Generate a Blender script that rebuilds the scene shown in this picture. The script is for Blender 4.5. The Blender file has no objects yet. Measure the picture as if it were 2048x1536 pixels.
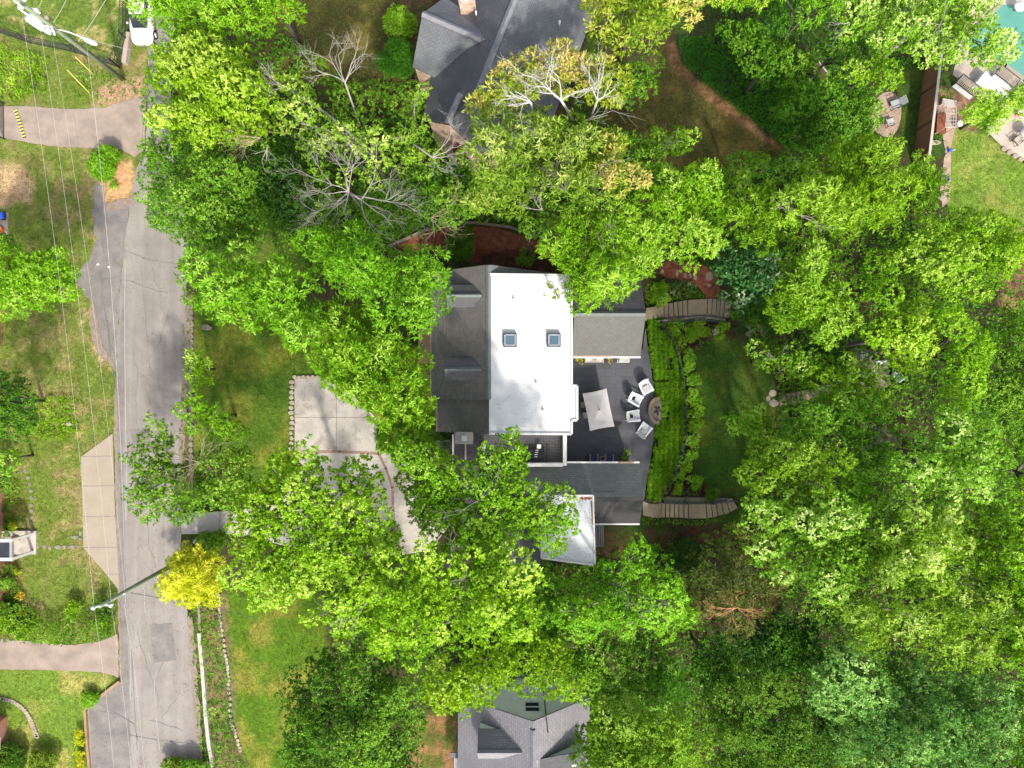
import bpy, bmesh, math, random
import numpy as np
from math import sin, cos, pi, radians, sqrt, atan2
from mathutils import Vector

sc = bpy.context.scene
# ---------------------------------------------------------------- camera, sky, sun, exposure
H = 55.0                        # drone height above the street
K = 1365.333
cam = bpy.data.objects.new('camera', bpy.data.cameras.new('camera'))
sc.collection.objects.link(cam); sc.camera = cam
cam.location = (0, 0, H); cam.rotation_euler = (0, 0, 0)
cam.data.lens = 24; cam.data.sensor_width = 36; cam.data.clip_end = 3000
world = bpy.data.worlds.new("World"); sc.world = world; world.use_nodes = True
nt = world.node_tree; bg = nt.nodes['Background']
SUN_EL, SUN_AZ = radians(43), atan2(-0.955, 0.296)      # azimuth as a direction in the xy plane, towards the sun
sky = nt.nodes.new('ShaderNodeTexSky'); sky.sky_type = 'NISHITA'; sky.sun_disc = False
sky.sun_elevation = SUN_EL; sky.sun_rotation = pi/2 - SUN_AZ
sky.dust_density = 3.0; sky.ozone_density = 1.0
hz = nt.nodes.new('ShaderNodeHueSaturation'); hz.inputs['Saturation'].default_value = .5; nt.links.new(sky.outputs[0], hz.inputs['Color']); nt.links.new(hz.outputs[0], bg.inputs[0]); bg.inputs[1].default_value = 0.15      # thin white cloud greys the sky
sl = bpy.data.lights.new('sun', 'SUN'); sun = bpy.data.objects.new('sun', sl); sc.collection.objects.link(sun)
sl.energy = 2.4; sl.angle = radians(3); sl.color = (1.0, 0.94, 0.82)
sd = Vector((cos(SUN_AZ)*cos(SUN_EL), sin(SUN_AZ)*cos(SUN_EL), sin(SUN_EL)))
sun.rotation_euler = sd.to_track_quat('Z', 'Y').to_euler()
sc.view_settings.view_transform = 'Standard'; sc.view_settings.look = 'None'
sc.view_settings.exposure = 1.37; sc.view_settings.gamma = 1.0
sc.cycles.max_bounces = 7; sc.cycles.diffuse_bounces = 4; sc.cycles.transmission_bounces = 5
sc.cycles.transparent_max_bounces = 6; sc.cycles.glossy_bounces = 2

# ---------------------------------------------------------------- helpers
C = sc.collection
RG = np.random.default_rng(7); random.seed(11)
def ss(t): t = np.clip(t, 0, 1); return t*t*(3-2*t)
def gz(x, y):                                   # height of the ground: flat by the street, falls behind the houses
    x = np.asarray(x, float); y = np.asarray(y, float)
    x0 = 10.0 + 1.15*np.exp(-(y+1.9)**2/26.0)
    w = 2.3 + 4.0*ss((np.abs(y+1.9)-9)/8)
    return -2.0*ss((x-x0)/w)
def P(px, py, z=0.0):
    k = (H-z)/K; return Vector(((px-1024)*k, (768-py)*k, z))
def G(px, py, dz=0.0):
    z = 0.0
    for _ in range(12):
        k = (H-z)/K; z = 0.5*z + 0.5*(float(gz((px-1024)*k, (768-py)*k))+dz)
    k = (H-z)/K; x, y = (px-1024)*k, (768-py)*k
    return Vector((x, y, float(gz(x, y))+dz))
class MB:
    def __init__(s): s.v=[]; s.f=[]; s.uv={}; s.mi=[]; s.m=0; s.sm=[]
    def add(s, vs, fs, smooth=False):
        o=len(s.v); s.v += [tuple(v) for v in vs]
        for f in fs: s.f.append(tuple(i+o for i in f)); s.mi.append(s.m); s.sm.append(smooth)
        return s
    def box(s, c, d, rz=0, tilt=None):
        hx,hy,hz=d[0]/2,d[1]/2,d[2]/2; vs=[]
        for x,y,z in ((-1,-1,-1),(1,-1,-1),(1,1,-1),(-1,1,-1),(-1,-1,1),(1,-1,1),(1,1,1),(-1,1,1)):
            X,Y,Z=x*hx,y*hy,z*hz
            if tilt: X,Z = X*cos(tilt)+Z*sin(tilt), -X*sin(tilt)+Z*cos(tilt)
            vs.append((c[0]+X*cos(rz)-Y*sin(rz), c[1]+X*sin(rz)+Y*cos(rz), c[2]+Z))
        return s.add(vs,[(0,3,2,1),(4,5,6,7),(0,1,5,4),(1,2,6,5),(2,3,7,6),(3,0,4,7)])
    def bar(s, a, b, w, h=None):
        a=Vector(a); b=Vector(b); h=h or w; d=(b-a).normalized()
        u=d.cross(Vector((0,0,1)));  u = Vector((1,0,0)) if u.length<1e-4 else u.normalized()
        n=u.cross(d).normalized(); vs=[]
        for p in (a,b):
            for i,j in ((-1,-1),(1,-1),(1,1),(-1,1)): vs.append(p+u*i*w/2+n*j*h/2)
        return s.add(vs,[(0,1,2,3),(7,6,5,4),(0,4,5,1),(1,5,6,2),(2,6,7,3),(3,7,4,0)])
    def tube(s, pts, rs, n=6, smooth=True, cap=True):
        pts=[Vector(p) for p in pts]; 
        if not hasattr(rs,'__len__'): rs=[rs]*len(pts)
        vs=[]; u=None
        for i,p in enumerate(pts):
            d=(pts[min(i+1,len(pts)-1)]-pts[max(i-1,0)]); d = d.normalized() if d.length>1e-6 else Vector((0,0,1))
            if u is None:
                u=d.orthogonal().normalized()
            else:
                u=(u-d*u.dot(d)); u = u.normalized() if u.length>1e-5 else d.orthogonal().normalized()
            w=d.cross(u)
            for k in range(n):
                a=2*pi*k/n; vs.append(p+(u*cos(a)+w*sin(a))*rs[i])
        fs=[(i*n+k,i*n+(k+1)%n,(i+1)*n+(k+1)%n,(i+1)*n+k) for i in range(len(pts)-1) for k in range(n)]
        if cap: fs += [tuple(range(n))[::-1], tuple((len(pts)-1)*n+k for k in range(n))]
        return s.add(vs,fs,smooth)
    def prism(s, poly, z0, z1):                 # poly: xy list; z1 may be a list of heights
        n=len(poly)
        ar=sum(poly[i][0]*poly[(i+1)%n][1]-poly[(i+1)%n][0]*poly[i][1] for i in range(n))
        idx=list(range(n)) if ar>0 else list(range(n))[::-1]
        z1l=z1 if hasattr(z1,'__len__') else [z1]*n
        z0l=z0 if hasattr(z0,'__len__') else [z0]*n
        vs=[(poly[i][0],poly[i][1],z0l[i]) for i in idx]+[(poly[i][0],poly[i][1],z1l[i]) for i in idx]
        return s.add(vs,[tuple(range(n))[::-1],tuple(range(n,2*n))]+[(i,(i+1)%n,n+(i+1)%n,n+i) for i in range(n)])
    def lathe(s, c, prof, n=20, ax=None):
        vs=[]
        for r,z in prof:
            for k in range(n):
                a=2*pi*k/n; vs.append((c[0]+r*cos(a),c[1]+r*sin(a),c[2]+z))
        m=len(prof)
        fs=[(i*n+k,i*n+(k+1)%n,(i+1)*n+(k+1)%n,(i+1)*n+k) for i in range(m-1) for k in range(n)]
        fs+=[tuple(range(n))[::-1],tuple((m-1)*n+k for k in range(n))]
        return s.add(vs,fs,True)
    def slab(s, pts, t=0.12):                   # sloping plane with thickness; UV in metres along its first edge
        pts=[Vector(p) for p in pts]; n=len(pts)
        nm=Vector((0,0,0))
        for i in range(n): nm+= (pts[i]-pts[0]).cross(pts[(i+1)%n]-pts[0])
        if nm.z<0: pts=[pts[1],pts[0]]+pts[:1:-1]; nm=-nm
        nm.normalize(); u=(pts[1]-pts[0]).normalized(); v=nm.cross(u)
        o=len(s.v); fi=len(s.f)
        vs=pts+[p-Vector((0,0,t)) for p in pts]
        fs=[tuple(range(n)),tuple(range(n,2*n))[::-1]]+[(i,n+i,n+(i+1)%n,(i+1)%n) for i in range(n)]
        s.add(vs,fs)
        for k,f in enumerate(fs):
            s.uv[fi+k]=[((vs[i]-pts[0]).dot(u),(vs[i]-pts[0]).dot(v)) for i in f]
        return s
    def build(s, name, mat, parent=None, bevel=0):
        me=bpy.data.meshes.new(name); me.from_pydata(s.v,[],s.f)
        for m in (mat if isinstance(mat,(list,tuple)) else [mat]): me.materials.append(m)
        me.polygons.foreach_set('material_index',s.mi); me.polygons.foreach_set('use_smooth',s.sm)
        if s.uv:
            ul=me.uv_layers.new(name='UVMap')
            for fi,co in s.uv.items():
                for li,c in zip(me.polygons[fi].loop_indices,co): ul.data[li].uv=c
        me.update()
        o=bpy.data.objects.new(name,me); C.objects.link(o)
        if parent is not None: o.parent=parent; o.matrix_parent_inverse=Vmat(parent)
        if bevel:
            b=o.modifiers.new('b','BEVEL'); b.width=bevel; b.segments=2; b.limit_method='ANGLE'
        return o
from mathutils import Matrix
def Vmat(parent):
    return (Matrix.LocRotScale(parent.location,parent.rotation_euler,parent.scale)).inverted() if parent.parent is None else Matrix.Identity(4)
def tag(o,label=None,cat=None,group=None,kind=None):
    if label: o['label']=label
    if cat: o['category']=cat
    if group: o['group']=group
    if kind: o['kind']=kind
    return o
def thing(name,label,cat,loc=(0,0,0),group=None,rz=0):
    o=bpy.data.objects.new(name,None); C.objects.link(o); o.location=loc; o.rotation_euler=(0,0,rz); o.empty_display_size=.3
    return tag(o,label,cat,group)
def local(mb,name,mat,parent,bevel=0):          # geometry given in the thing's own coordinates
    o=mb.build(name,mat,None,bevel); o.parent=parent; return o
def dup(o,loc,rz=0,label=None,group=None,scale=None):
    r=o.copy(); C.objects.link(r); r.location=loc; r.rotation_euler=(0,0,rz)
    if scale: r.scale=(scale,)*3
    if label: r['label']=label
    if group: r['group']=group
    for ch in list(o.children):
        c=ch.copy(); C.objects.link(c); c.parent=r
        for g in ch.children:
            d=g.copy(); C.objects.link(d); d.parent=c
    return r

# ---------------------------------------------------------------- materials
FAC={'asphalt':.59,'asphalt_old':.62,'worn_line':.62,'concrete_warm':.44,'concrete_pink':.55,'concrete_grey':.74,'patio_slate':.55,'terrace_paver':.55,'shingle_brown':1.0,'shingle_green':.85,'shingle_pale':.33,'shingle_blue':.60,'shingle_dark':.62,'shingle_mauve':.68,'ridge_cap':.68,'ridge_cap_blue':.8,'umbrella_canvas':.9,'pool_water':.72,'pool_deck':.60,'tread_stone':.95,'pale_green_siding':1.0,'bark_grey':.36,'bark_pale':.52,'bark_tan':.62,'flagstone':.85,'grey_membrane':1.1,'chair_white':.8,'stained_gutter':.6,'grey_siding':.7,'white_membrane':.66,'white_paint':.75,'mulch':1.35,'fence_boards':1.5,'fieldstone':.8}
def fc(c,f): return tuple(x*f for x in c) if c else c
def mat(name,c1,c2=None,scale=2.0,rough=.85,bump=0.0,bscale=20,metal=0,c3=None,fine=0.0,coords='Object'):
    c1=fc(c1,FAC.get(name,1)); c2=fc(c2,FAC.get(name,1))
    m=bpy.data.materials.new(name); m.use_nodes=True; n=m.node_tree; b=n.nodes['Principled BSDF']
    b.inputs['Roughness'].default_value=rough; b.inputs['Metallic'].default_value=metal; b.inputs['Specular IOR Level'].default_value=.5 if rough<.5 else .2
    tc=n.nodes.new('ShaderNodeNewGeometry') if coords=='Object' else n.nodes.new('ShaderNodeTexCoord')
    src=tc.outputs['Position'] if coords=='Object' else tc.outputs['UV']
    c2=c2 or tuple(x*.8 for x in c1)
    no=n.nodes.new('ShaderNodeTexNoise'); no.inputs['Scale'].default_value=scale; no.inputs['Detail'].default_value=7; no.inputs['Roughness'].default_value=.62
    n.links.new(src,no.inputs['Vector'])
    cr=n.nodes.new('ShaderNodeValToRGB'); e=cr.color_ramp.elements
    e[0].position=.36; e[1].position=.64; e[0].color=(*c1,1); e[1].color=(*c2,1)
    if c3: x=e.new(.5); x.color=(*c3,1)
    n.links.new(no.outputs[0],cr.inputs[0]); out=cr.outputs[0]
    if fine:
        nf=n.nodes.new('ShaderNodeTexNoise'); nf.inputs['Scale'].default_value=bscale; nf.inputs['Detail'].default_value=4
        n.links.new(src,nf.inputs['Vector'])
        mr=n.nodes.new('ShaderNodeMapRange'); mr.inputs[1].default_value=.3; mr.inputs[2].default_value=.7; mr.inputs[3].default_value=1-fine; mr.inputs[4].default_value=1+fine
        n.links.new(nf.outputs[0],mr.inputs[0])
        mx=n.nodes.new('ShaderNodeVectorMath'); mx.operation='SCALE'; n.links.new(out,mx.inputs[0]); n.links.new(mr.outputs[0],mx.inputs['Scale']); out=mx.outputs[0]
    n.links.new(out,b.inputs['Base Color'])
    if bump:
        nb=n.nodes.new('ShaderNodeTexNoise'); nb.inputs['Scale'].default_value=bscale; nb.inputs['Detail'].default_value=5; n.links.new(src,nb.inputs['Vector'])
        bp=n.nodes.new('ShaderNodeBump'); bp.inputs['Strength'].default_value=bump; bp.inputs['Distance'].default_value=.05
        n.links.new(nb.outputs[0],bp.inputs['Height']); n.links.new(bp.outputs[0],b.inputs['Normal'])
    return m
def tiles(name,c1,c2,mortar,w,h,ms=.012,rough=.85,uv=True,off=.5,stain=None,rot=0,bump=.25,ssc=.35,c3=None,grain=.18):
    f_=FAC.get(name,1); c1=fc(c1,f_); c2=fc(c2,f_); mortar=fc(mortar,f_); stain=fc(stain,f_)
    m=bpy.data.materials.new(name); m.use_nodes=True; n=m.node_tree; b=n.nodes['Principled BSDF']; b.inputs['Roughness'].default_value=rough
    if uv: t=n.nodes.new('ShaderNodeTexCoord'); src=t.outputs['UV']
    else: t=n.nodes.new('ShaderNodeNewGeometry'); src=t.outputs['Position']
    mp=n.nodes.new('ShaderNodeMapping'); mp.inputs['Rotation'].default_value=(0,0,rot) if not hasattr(rot,'__len__') else rot
    n.links.new(src,mp.inputs['Vector'])
    br=n.nodes.new('ShaderNodeTexBrick'); br.offset=off; br.inputs['Scale'].default_value=1
    br.inputs['Brick Width'].default_value=w; br.inputs['Row Height'].default_value=h; br.inputs['Mortar Size'].default_value=ms; br.inputs['Mortar Smooth'].default_value=.3; br.inputs['Bias'].default_value=0
    br.inputs['Color1'].default_value=(*c1,1); br.inputs['Color2'].default_value=(*c2,1); br.inputs['Mortar'].default_value=(*mortar,1)
    n.links.new(mp.outputs[0],br.inputs['Vector']); out=br.outputs['Color']
    g=n.nodes.new('ShaderNodeNewGeometry')
    no=n.nodes.new('ShaderNodeTexNoise'); no.inputs['Scale'].default_value=ssc; no.inputs['Detail'].default_value=6; n.links.new(g.outputs['Position'],no.inputs['Vector'])
    st=stain or tuple(x*.7 for x in c1)
    mx=n.nodes.new('ShaderNodeMix'); mx.data_type='RGBA'
    mr=n.nodes.new('ShaderNodeMapRange'); mr.inputs[1].default_value=.42; mr.inputs[2].default_value=.66; mr.inputs[4].default_value=.85
    n.links.new(no.outputs[0],mr.inputs[0]); n.links.new(mr.outputs[0],mx.inputs[0]); n.links.new(out,mx.inputs[6]); mx.inputs[7].default_value=(*st,1); out=mx.outputs[2]
    nf=n.nodes.new('ShaderNodeTexNoise'); nf.inputs['Scale'].default_value=14; nf.inputs['Detail'].default_value=4; n.links.new(g.outputs['Position'],nf.inputs['Vector'])
    m2=n.nodes.new('ShaderNodeMapRange'); m2.inputs[1].default_value=.3; m2.inputs[2].default_value=.7; m2.inputs[3].default_value=1-grain; m2.inputs[4].default_value=1+grain
    n.links.new(nf.outputs[0],m2.inputs[0])
    vs=n.nodes.new('ShaderNodeVectorMath'); vs.operation='SCALE'; n.links.new(out,vs.inputs[0]); n.links.new(m2.outputs[0],vs.inputs['Scale'])
    n.links.new(vs.outputs[0],b.inputs['Base Color'])
    if bump:
        bp=n.nodes.new('ShaderNodeBump'); bp.inputs['Strength'].default_value=bump; bp.inputs['Distance'].default_value=.02; bp.invert=True
        n.links.new(br.outputs['Fac'],bp.inputs['Height']); n.links.new(bp.outputs[0],b.inputs['Normal'])
    return m
M={}
M['asphalt']=mat('asphalt',(.31,.275,.25),(.375,.335,.305),.5,.9,.25,22,fine=.12)
def streaks(m,sx,sy,amt):      # tyre-worn lanes running along the street
    n=m.node_tree; b=n.nodes['Principled BSDF']; src=b.inputs['Base Color'].links[0].from_socket
    g=n.nodes.new('ShaderNodeNewGeometry'); mp=n.nodes.new('ShaderNodeMapping'); mp.inputs['Scale'].default_value=(sx,sy,1); n.links.new(g.outputs['Position'],mp.inputs[0])
    t=n.nodes.new('ShaderNodeTexNoise'); t.inputs['Scale'].default_value=1; t.inputs['Detail'].default_value=4; n.links.new(mp.outputs[0],t.inputs['Vector'])
    r=n.nodes.new('ShaderNodeMapRange'); r.inputs[1].default_value=.32; r.inputs[2].default_value=.68; r.inputs[3].default_value=1-amt; r.inputs[4].default_value=1+amt; n.links.new(t.outputs[0],r.inputs[0])
    v=n.nodes.new('ShaderNodeVectorMath'); v.operation='SCALE'; n.links.new(src,v.inputs[0]); n.links.new(r.outputs[0],v.inputs['Scale']); n.links.new(v.outputs[0],b.inputs['Base Color'])
streaks(M['asphalt'],1.6,.06,.10)
M['asphalt_old']=mat('asphalt_old',(.21,.19,.18),(.30,.27,.25),.8,.9,.3,22,fine=.16)
M['crack']=mat('crack_seal',(.10,.095,.09),(.15,.14,.13),3,.9)
M['line']=mat('worn_line',(.40,.39,.38),(.46,.45,.44),6,.8)
M['conc_warm']=mat('concrete_warm',(.62,.52,.41),(.56,.46,.35),.8,.85,.1,25,fine=.05)
M['conc_pink']=mat('concrete_pink',(.35,.28,.235),(.50,.395,.32),.7,.85,.1,25,fine=.06)
M['conc']=mat('concrete_grey',(.34,.30,.265),(.41,.375,.34),.7,.85,.1,25,fine=.08,c3=(.375,.34,.30))
M['joint']=mat('joint',(.14,.12,.11),(.2,.17,.15),4,.95)
M['brickband']=tiles('brick_band',(.26,.14,.11),(.20,.11,.09),(.3,.26,.22),.2,.1,.01,uv=False)
M['stone']=mat('fieldstone',(.44,.37,.29),(.30,.25,.20),1.5,.9,.4,12,fine=.15)
M['flag']=mat('flagstone',(.26,.22,.17),(.17,.145,.12),1.1,.9,.3,12,fine=.12)
M['step']=mat('tread_stone',(.31,.245,.165),(.23,.185,.125),.8,.9,.2,14,fine=.1)
M['mulch']=mat('mulch',(.17,.055,.03),(.08,.03,.02),2.5,1,.8,18,fine=.5)
M['gravel']=mat('pea_gravel',(.36,.26,.20),(.26,.19,.15),2,1,.7,30,fine=.4)
M['slate']=tiles('patio_slate',(.072,.075,.09),(.118,.121,.142),(.045,.047,.056),.92,.61,.014,.65,uv=False,stain=(.075,.076,.09),bump=.05,ssc=.5)
M['paver']=tiles('terrace_paver',(.10,.10,.11),(.13,.125,.13),(.05,.05,.055),.21,.21,.02,.8,uv=False,off=0,bump=.3)
M['shingle_brown']=tiles('shingle_brown',(.115,.105,.095),(.155,.14,.125),(.07,.065,.06),.32,.15,.014,stain=(.07,.065,.07))
M['shingle_green']=tiles('shingle_green',(.16,.175,.165),(.21,.225,.21),(.10,.11,.105),.33,.17,.018,stain=(.12,.13,.13))
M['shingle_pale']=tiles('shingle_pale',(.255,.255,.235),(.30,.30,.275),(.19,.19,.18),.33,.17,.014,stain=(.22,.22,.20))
M['shingle_blue']=tiles('shingle_blue',(.17,.18,.20),(.22,.23,.25),(.11,.115,.13),.30,.15,.016,stain=(.11,.112,.13),ssc=.5)
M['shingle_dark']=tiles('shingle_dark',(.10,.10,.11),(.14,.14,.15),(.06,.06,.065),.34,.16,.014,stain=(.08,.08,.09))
M['shingle_mauve']=tiles('shingle_mauve',(.24,.23,.25),(.31,.30,.32),(.15,.145,.16),.32,.16,.02,stain=(.2,.19,.21))
M['shingle_shaded']=tiles('shingle_shaded',(.024,.025,.028),(.034,.034,.038),(.016,.016,.018),.34,.16,.014,stain=(.02,.02,.022))  # south slope of the lower wing: tree shade put into the shingle colour
M['ridge']=mat('ridge_cap',(.155,.18,.18),(.20,.225,.22),3,.85)
M['ridge_blue']=mat('ridge_cap_blue',(.18,.18,.20),(.23,.23,.25),3,.85)
M['membrane']=tiles('white_membrane',(.80,.80,.80),(.77,.77,.775),(.66,.66,.67),2.4,9,.02,.6,uv=False,off=0,stain=(.68,.675,.66),bump=.05,ssc=.6,rot=radians(90),grain=.03)
M['capmem']=mat('white_cap',(.46,.46,.46),(.43,.43,.43),.35,.6,.03,8)
M['sand']=mat('edge_sand',(.17,.13,.10),(.22,.18,.15),3,.95,.4,20,fine=.3)
M['white']=mat('white_paint',(.80,.78,.76),(.74,.72,.70),2,.5)
M['greymem']=mat('grey_membrane',(.50,.51,.54),(.44,.45,.48),.6,.6,.05,8)
M['rust']=mat('rust',(.28,.13,.07),(.20,.08,.04),5,.9)
M['copper']=mat('stained_gutter',(.42,.25,.16),(.50,.40,.34),3,.6)
M['dark']=mat('dark_metal',(.03,.03,.035),(.045,.045,.05),4,.5)
M['glass']=mat('glass_blue',(.05,.085,.12),(.06,.10,.14),.4,.3); 
M['glassdark']=mat('glass_dark',(.02,.022,.025),(.04,.04,.045),1,.1)
M['siding']=mat('grey_siding',(.34,.34,.34),(.30,.30,.30),1,.7)
M['green_siding']=tiles('pale_green_siding',(.82,.86,.85),(.84,.88,.87),(.66,.72,.70),8,.14,.01,uv=True,stain=(.78,.82,.81))
M['brick']=tiles('red_brick',(.36,.13,.08),(.28,.09,.06),(.32,.26,.22),.23,.08,.01,uv=True)
M['stonewall']=mat('pink_stone_wall',(.52,.38,.30),(.30,.20,.16),2.2,.9,.5,8,fine=.2)
M['redframe']=mat('red_frame',(.22,.03,.03),(.18,.02,.02),3,.5)
M['wood']=mat('weathered_wood',(.30,.19,.11),(.22,.14,.085),3,.8)
M['woodtan']=mat('tan_deck_wood',(.42,.30,.17),(.34,.23,.13),2,.8)
M['fencebrown']=tiles('fence_boards',(.13,.06,.028),(.17,.08,.035),(.04,.018,.01),.15,9,.012,uv=True,off=0,stain=(.10,.045,.02))
M['fencecap']=mat('grey_cap',(.40,.36,.32),(.34,.30,.27),3,.8)
M['polewood']=mat('treated_pole',(.14,.18,.11),(.20,.22,.15),1.5,.9,.3,20)
M['porcelain']=mat('pale_grey_metal',(.62,.66,.68),(.55,.60,.62),3,.4)
M['wire']=mat('wire_pale',(.50,.49,.46),(.44,.43,.41),5,.5)
M['wiredark']=mat('wire_dark',(.06,.06,.06),(.08,.08,.08),5,.6)
M['canvas']=mat('umbrella_canvas',(.46,.44,.44),(.43,.41,.41),1,.9)
M['chairwhite']=mat('chair_white',(.78,.79,.81),(.72,.73,.76),3,.5)
M['black']=mat('black_cloth',(.015,.015,.018),(.025,.025,.03),10,.9)
M['greycloth']=mat('grey_cloth',(.32,.33,.34),(.24,.25,.26),12,.9)
M['greycover']=mat('grey_cover',(.36,.355,.345),(.30,.30,.29),3,.8)
M['navy']=mat('navy_cloth',(.05,.055,.13),(.06,.065,.15),6,.9)
M['teak']=mat('grey_teak',(.36,.31,.26),(.28,.24,.20),8,.7)
M['pot']=mat('terracotta',(.50,.24,.13),(.42,.19,.1),4,.8)
M['pool']=mat('pool_water',(.10,.30,.24),(.12,.34,.27),.4,.06)
M['deckpale']=tiles('pool_deck',(.62,.52,.43),(.58,.48,.40),(.50,.42,.35),.6,.6,.01,uv=False,off=0,rot=radians(-38),bump=.05)
M['yellow']=mat('yellow_paint',(.60,.52,.10),(.5,.43,.08),4,.7)
M['blackpaint']=mat('black_paint',(.05,.05,.04),(.07,.07,.06),4,.7)
M['blue']=mat('blue_plastic',(.03,.10,.55),(.03,.08,.45),4,.5)
M['orange']=mat('orange_plastic',(.6,.18,.05),(.5,.14,.04),4,.5)
M['bark']=mat('bark_grey',(.30,.265,.22),(.20,.175,.145),2.5,.95,.5,14,fine=.2)
M['barkpale']=mat('bark_pale',(.52,.48,.43),(.38,.34,.30),2.5,.95,.4,14,fine=.15)
M['barkwhite']=mat('bark_white',(.46,.44,.41),(.34,.32,.29),2.5,.95,.4,14)
M['barktan']=mat('bark_tan',(.42,.33,.22),(.30,.23,.15),2.5,.95,.4,14)
M['wirefence']=mat('wire_fence_green',(.04,.06,.05),(.05,.07,.06),3,.6)

def leafmat(name,lo,hi,trans=.35,mid=None):
    m=bpy.data.materials.new(name); m.use_nodes=True; n=m.node_tree; n.nodes.remove(n.nodes['Principled BSDF']); out=n.nodes['Material Output']
    at=n.nodes.new('ShaderNodeAttribute'); at.attribute_name='tint'
    cr=n.nodes.new('ShaderNodeValToRGB'); e=cr.color_ramp.elements; e[0].position=.05; e[1].position=.95; e[0].color=(*lo,1); e[1].color=(*hi,1)
    if mid: x=e.new(.6); x.color=(*mid,1)
    n.links.new(at.outputs['Fac'],cr.inputs[0])
    oi=n.nodes.new('ShaderNodeObjectInfo'); hv=n.nodes.new('ShaderNodeHueSaturation'); hv.inputs['Saturation'].default_value=1.03     # each plant its own green
    for lo_,hi_,key in ((.481,.500,'Hue'),(.98,1.18,'Value')):
        mr=n.nodes.new('ShaderNodeMapRange'); mr.inputs[3].default_value=lo_; mr.inputs[4].default_value=hi_
        if key=='Value':
            ml=n.nodes.new('ShaderNodeMath'); ml.operation='MULTIPLY'; ml.inputs[1].default_value=7.31; fr=n.nodes.new('ShaderNodeMath'); fr.operation='FRACT'; n.links.new(oi.outputs['Random'],ml.inputs[0]); n.links.new(ml.outputs[0],fr.inputs[0]); n.links.new(fr.outputs[0],mr.inputs[0])
        else: n.links.new(oi.outputs['Random'],mr.inputs[0])
        n.links.new(mr.outputs[0],hv.inputs[key])
    n.links.new(cr.outputs[0],hv.inputs['Color']); cr=hv
    d=n.nodes.new('ShaderNodeBsdfDiffuse'); t=n.nodes.new('ShaderNodeBsdfTranslucent'); g=n.nodes.new('ShaderNodeBsdfGlossy'); g.inputs['Roughness'].default_value=.5
    g.inputs['Color'].default_value=(.9,.95,.85,1)
    hs=n.nodes.new('ShaderNodeHueSaturation'); hs.inputs['Hue'].default_value=.485; hs.inputs['Value'].default_value=1.25; hs.inputs['Saturation'].default_value=1.05
    n.links.new(cr.outputs[0],d.inputs[0]); n.links.new(cr.outputs[0],hs.inputs['Color']); n.links.new(hs.outputs[0],t.inputs[0])
    a=n.nodes.new('ShaderNodeMixShader'); a.inputs[0].default_value=trans; n.links.new(d.outputs[0],a.inputs[1]); n.links.new(t.outputs[0],a.inputs[2])
    b=n.nodes.new('ShaderNodeMixShader'); b.inputs[0].default_value=.012; n.links.new(a.outputs[0],b.inputs[1]); n.links.new(g.outputs[0],b.inputs[2])
    n.links.new(b.outputs[0],out.inputs[0]); return m
L={}
L['bright']=leafmat('leaf_bright',(.085,.225,.010),(.34,.56,.085),mid=(.155,.35,.018))
L['lime']=leafmat('leaf_lime',(.09,.235,.010),(.42,.60,.11),mid=(.19,.39,.020))
L['mid']=leafmat('leaf_mid',(.05,.165,.012),(.28,.48,.075),mid=(.115,.28,.020))
L['deep']=leafmat('leaf_deep',(.025,.105,.010),(.13,.29,.03),mid=(.055,.17,.014))
L['dark']=leafmat('leaf_dark',(.014,.06,.012),(.075,.19,.03),mid=(.032,.10,.015))
L['olive']=leafmat('leaf_olive',(.07,.14,.012),(.28,.36,.06),mid=(.14,.24,.022))
L['tan']=leafmat('leaf_tan',(.10,.22,.015),(.50,.44,.14),mid=(.25,.35,.035))
L['loose']=leafmat('leaf_loose',(.08,.18,.014),(.46,.56,.16),mid=(.19,.33,.035))
L['pale']=leafmat('leaf_pale',(.085,.22,.012),(.64,.76,.30),mid=(.21,.40,.04))
L['blue']=leafmat('leaf_bluegreen',(.035,.12,.020),(.32,.52,.15),mid=(.10,.26,.048))
L['yellow']=leafmat('leaf_yellow',(.26,.36,.015),(.72,.76,.10),mid=(.46,.54,.03))
L['cedar']=leafmat('leaf_cedar',(.035,.06,.012),(.17,.20,.05),mid=(.075,.11,.02))
L['varieg']=leafmat('leaf_variegated',(.03,.12,.03),(.60,.68,.44),mid=(.08,.22,.06))
L['grass']=leafmat('ornamental_grass',(.07,.20,.014),(.34,.50,.06),mid=(.15,.345,.022))
L['ivy']=leafmat('ivy',(.02,.12,.010),(.09,.28,.02),mid=(.04,.18,.014))
L['blade']=leafmat('grass_blade',(.05,.11,.012),(.26,.27,.08),mid=(.11,.19,.022))
L['rustleaf']=leafmat('rust_leaf',(.12,.07,.035),(.30,.19,.10))
L['flowery']=leafmat('yellow_flower',(.5,.42,.03),(.8,.65,.12))
L['pink']=leafmat('pink_flower',(.6,.35,.5),(.8,.6,.7))
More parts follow.
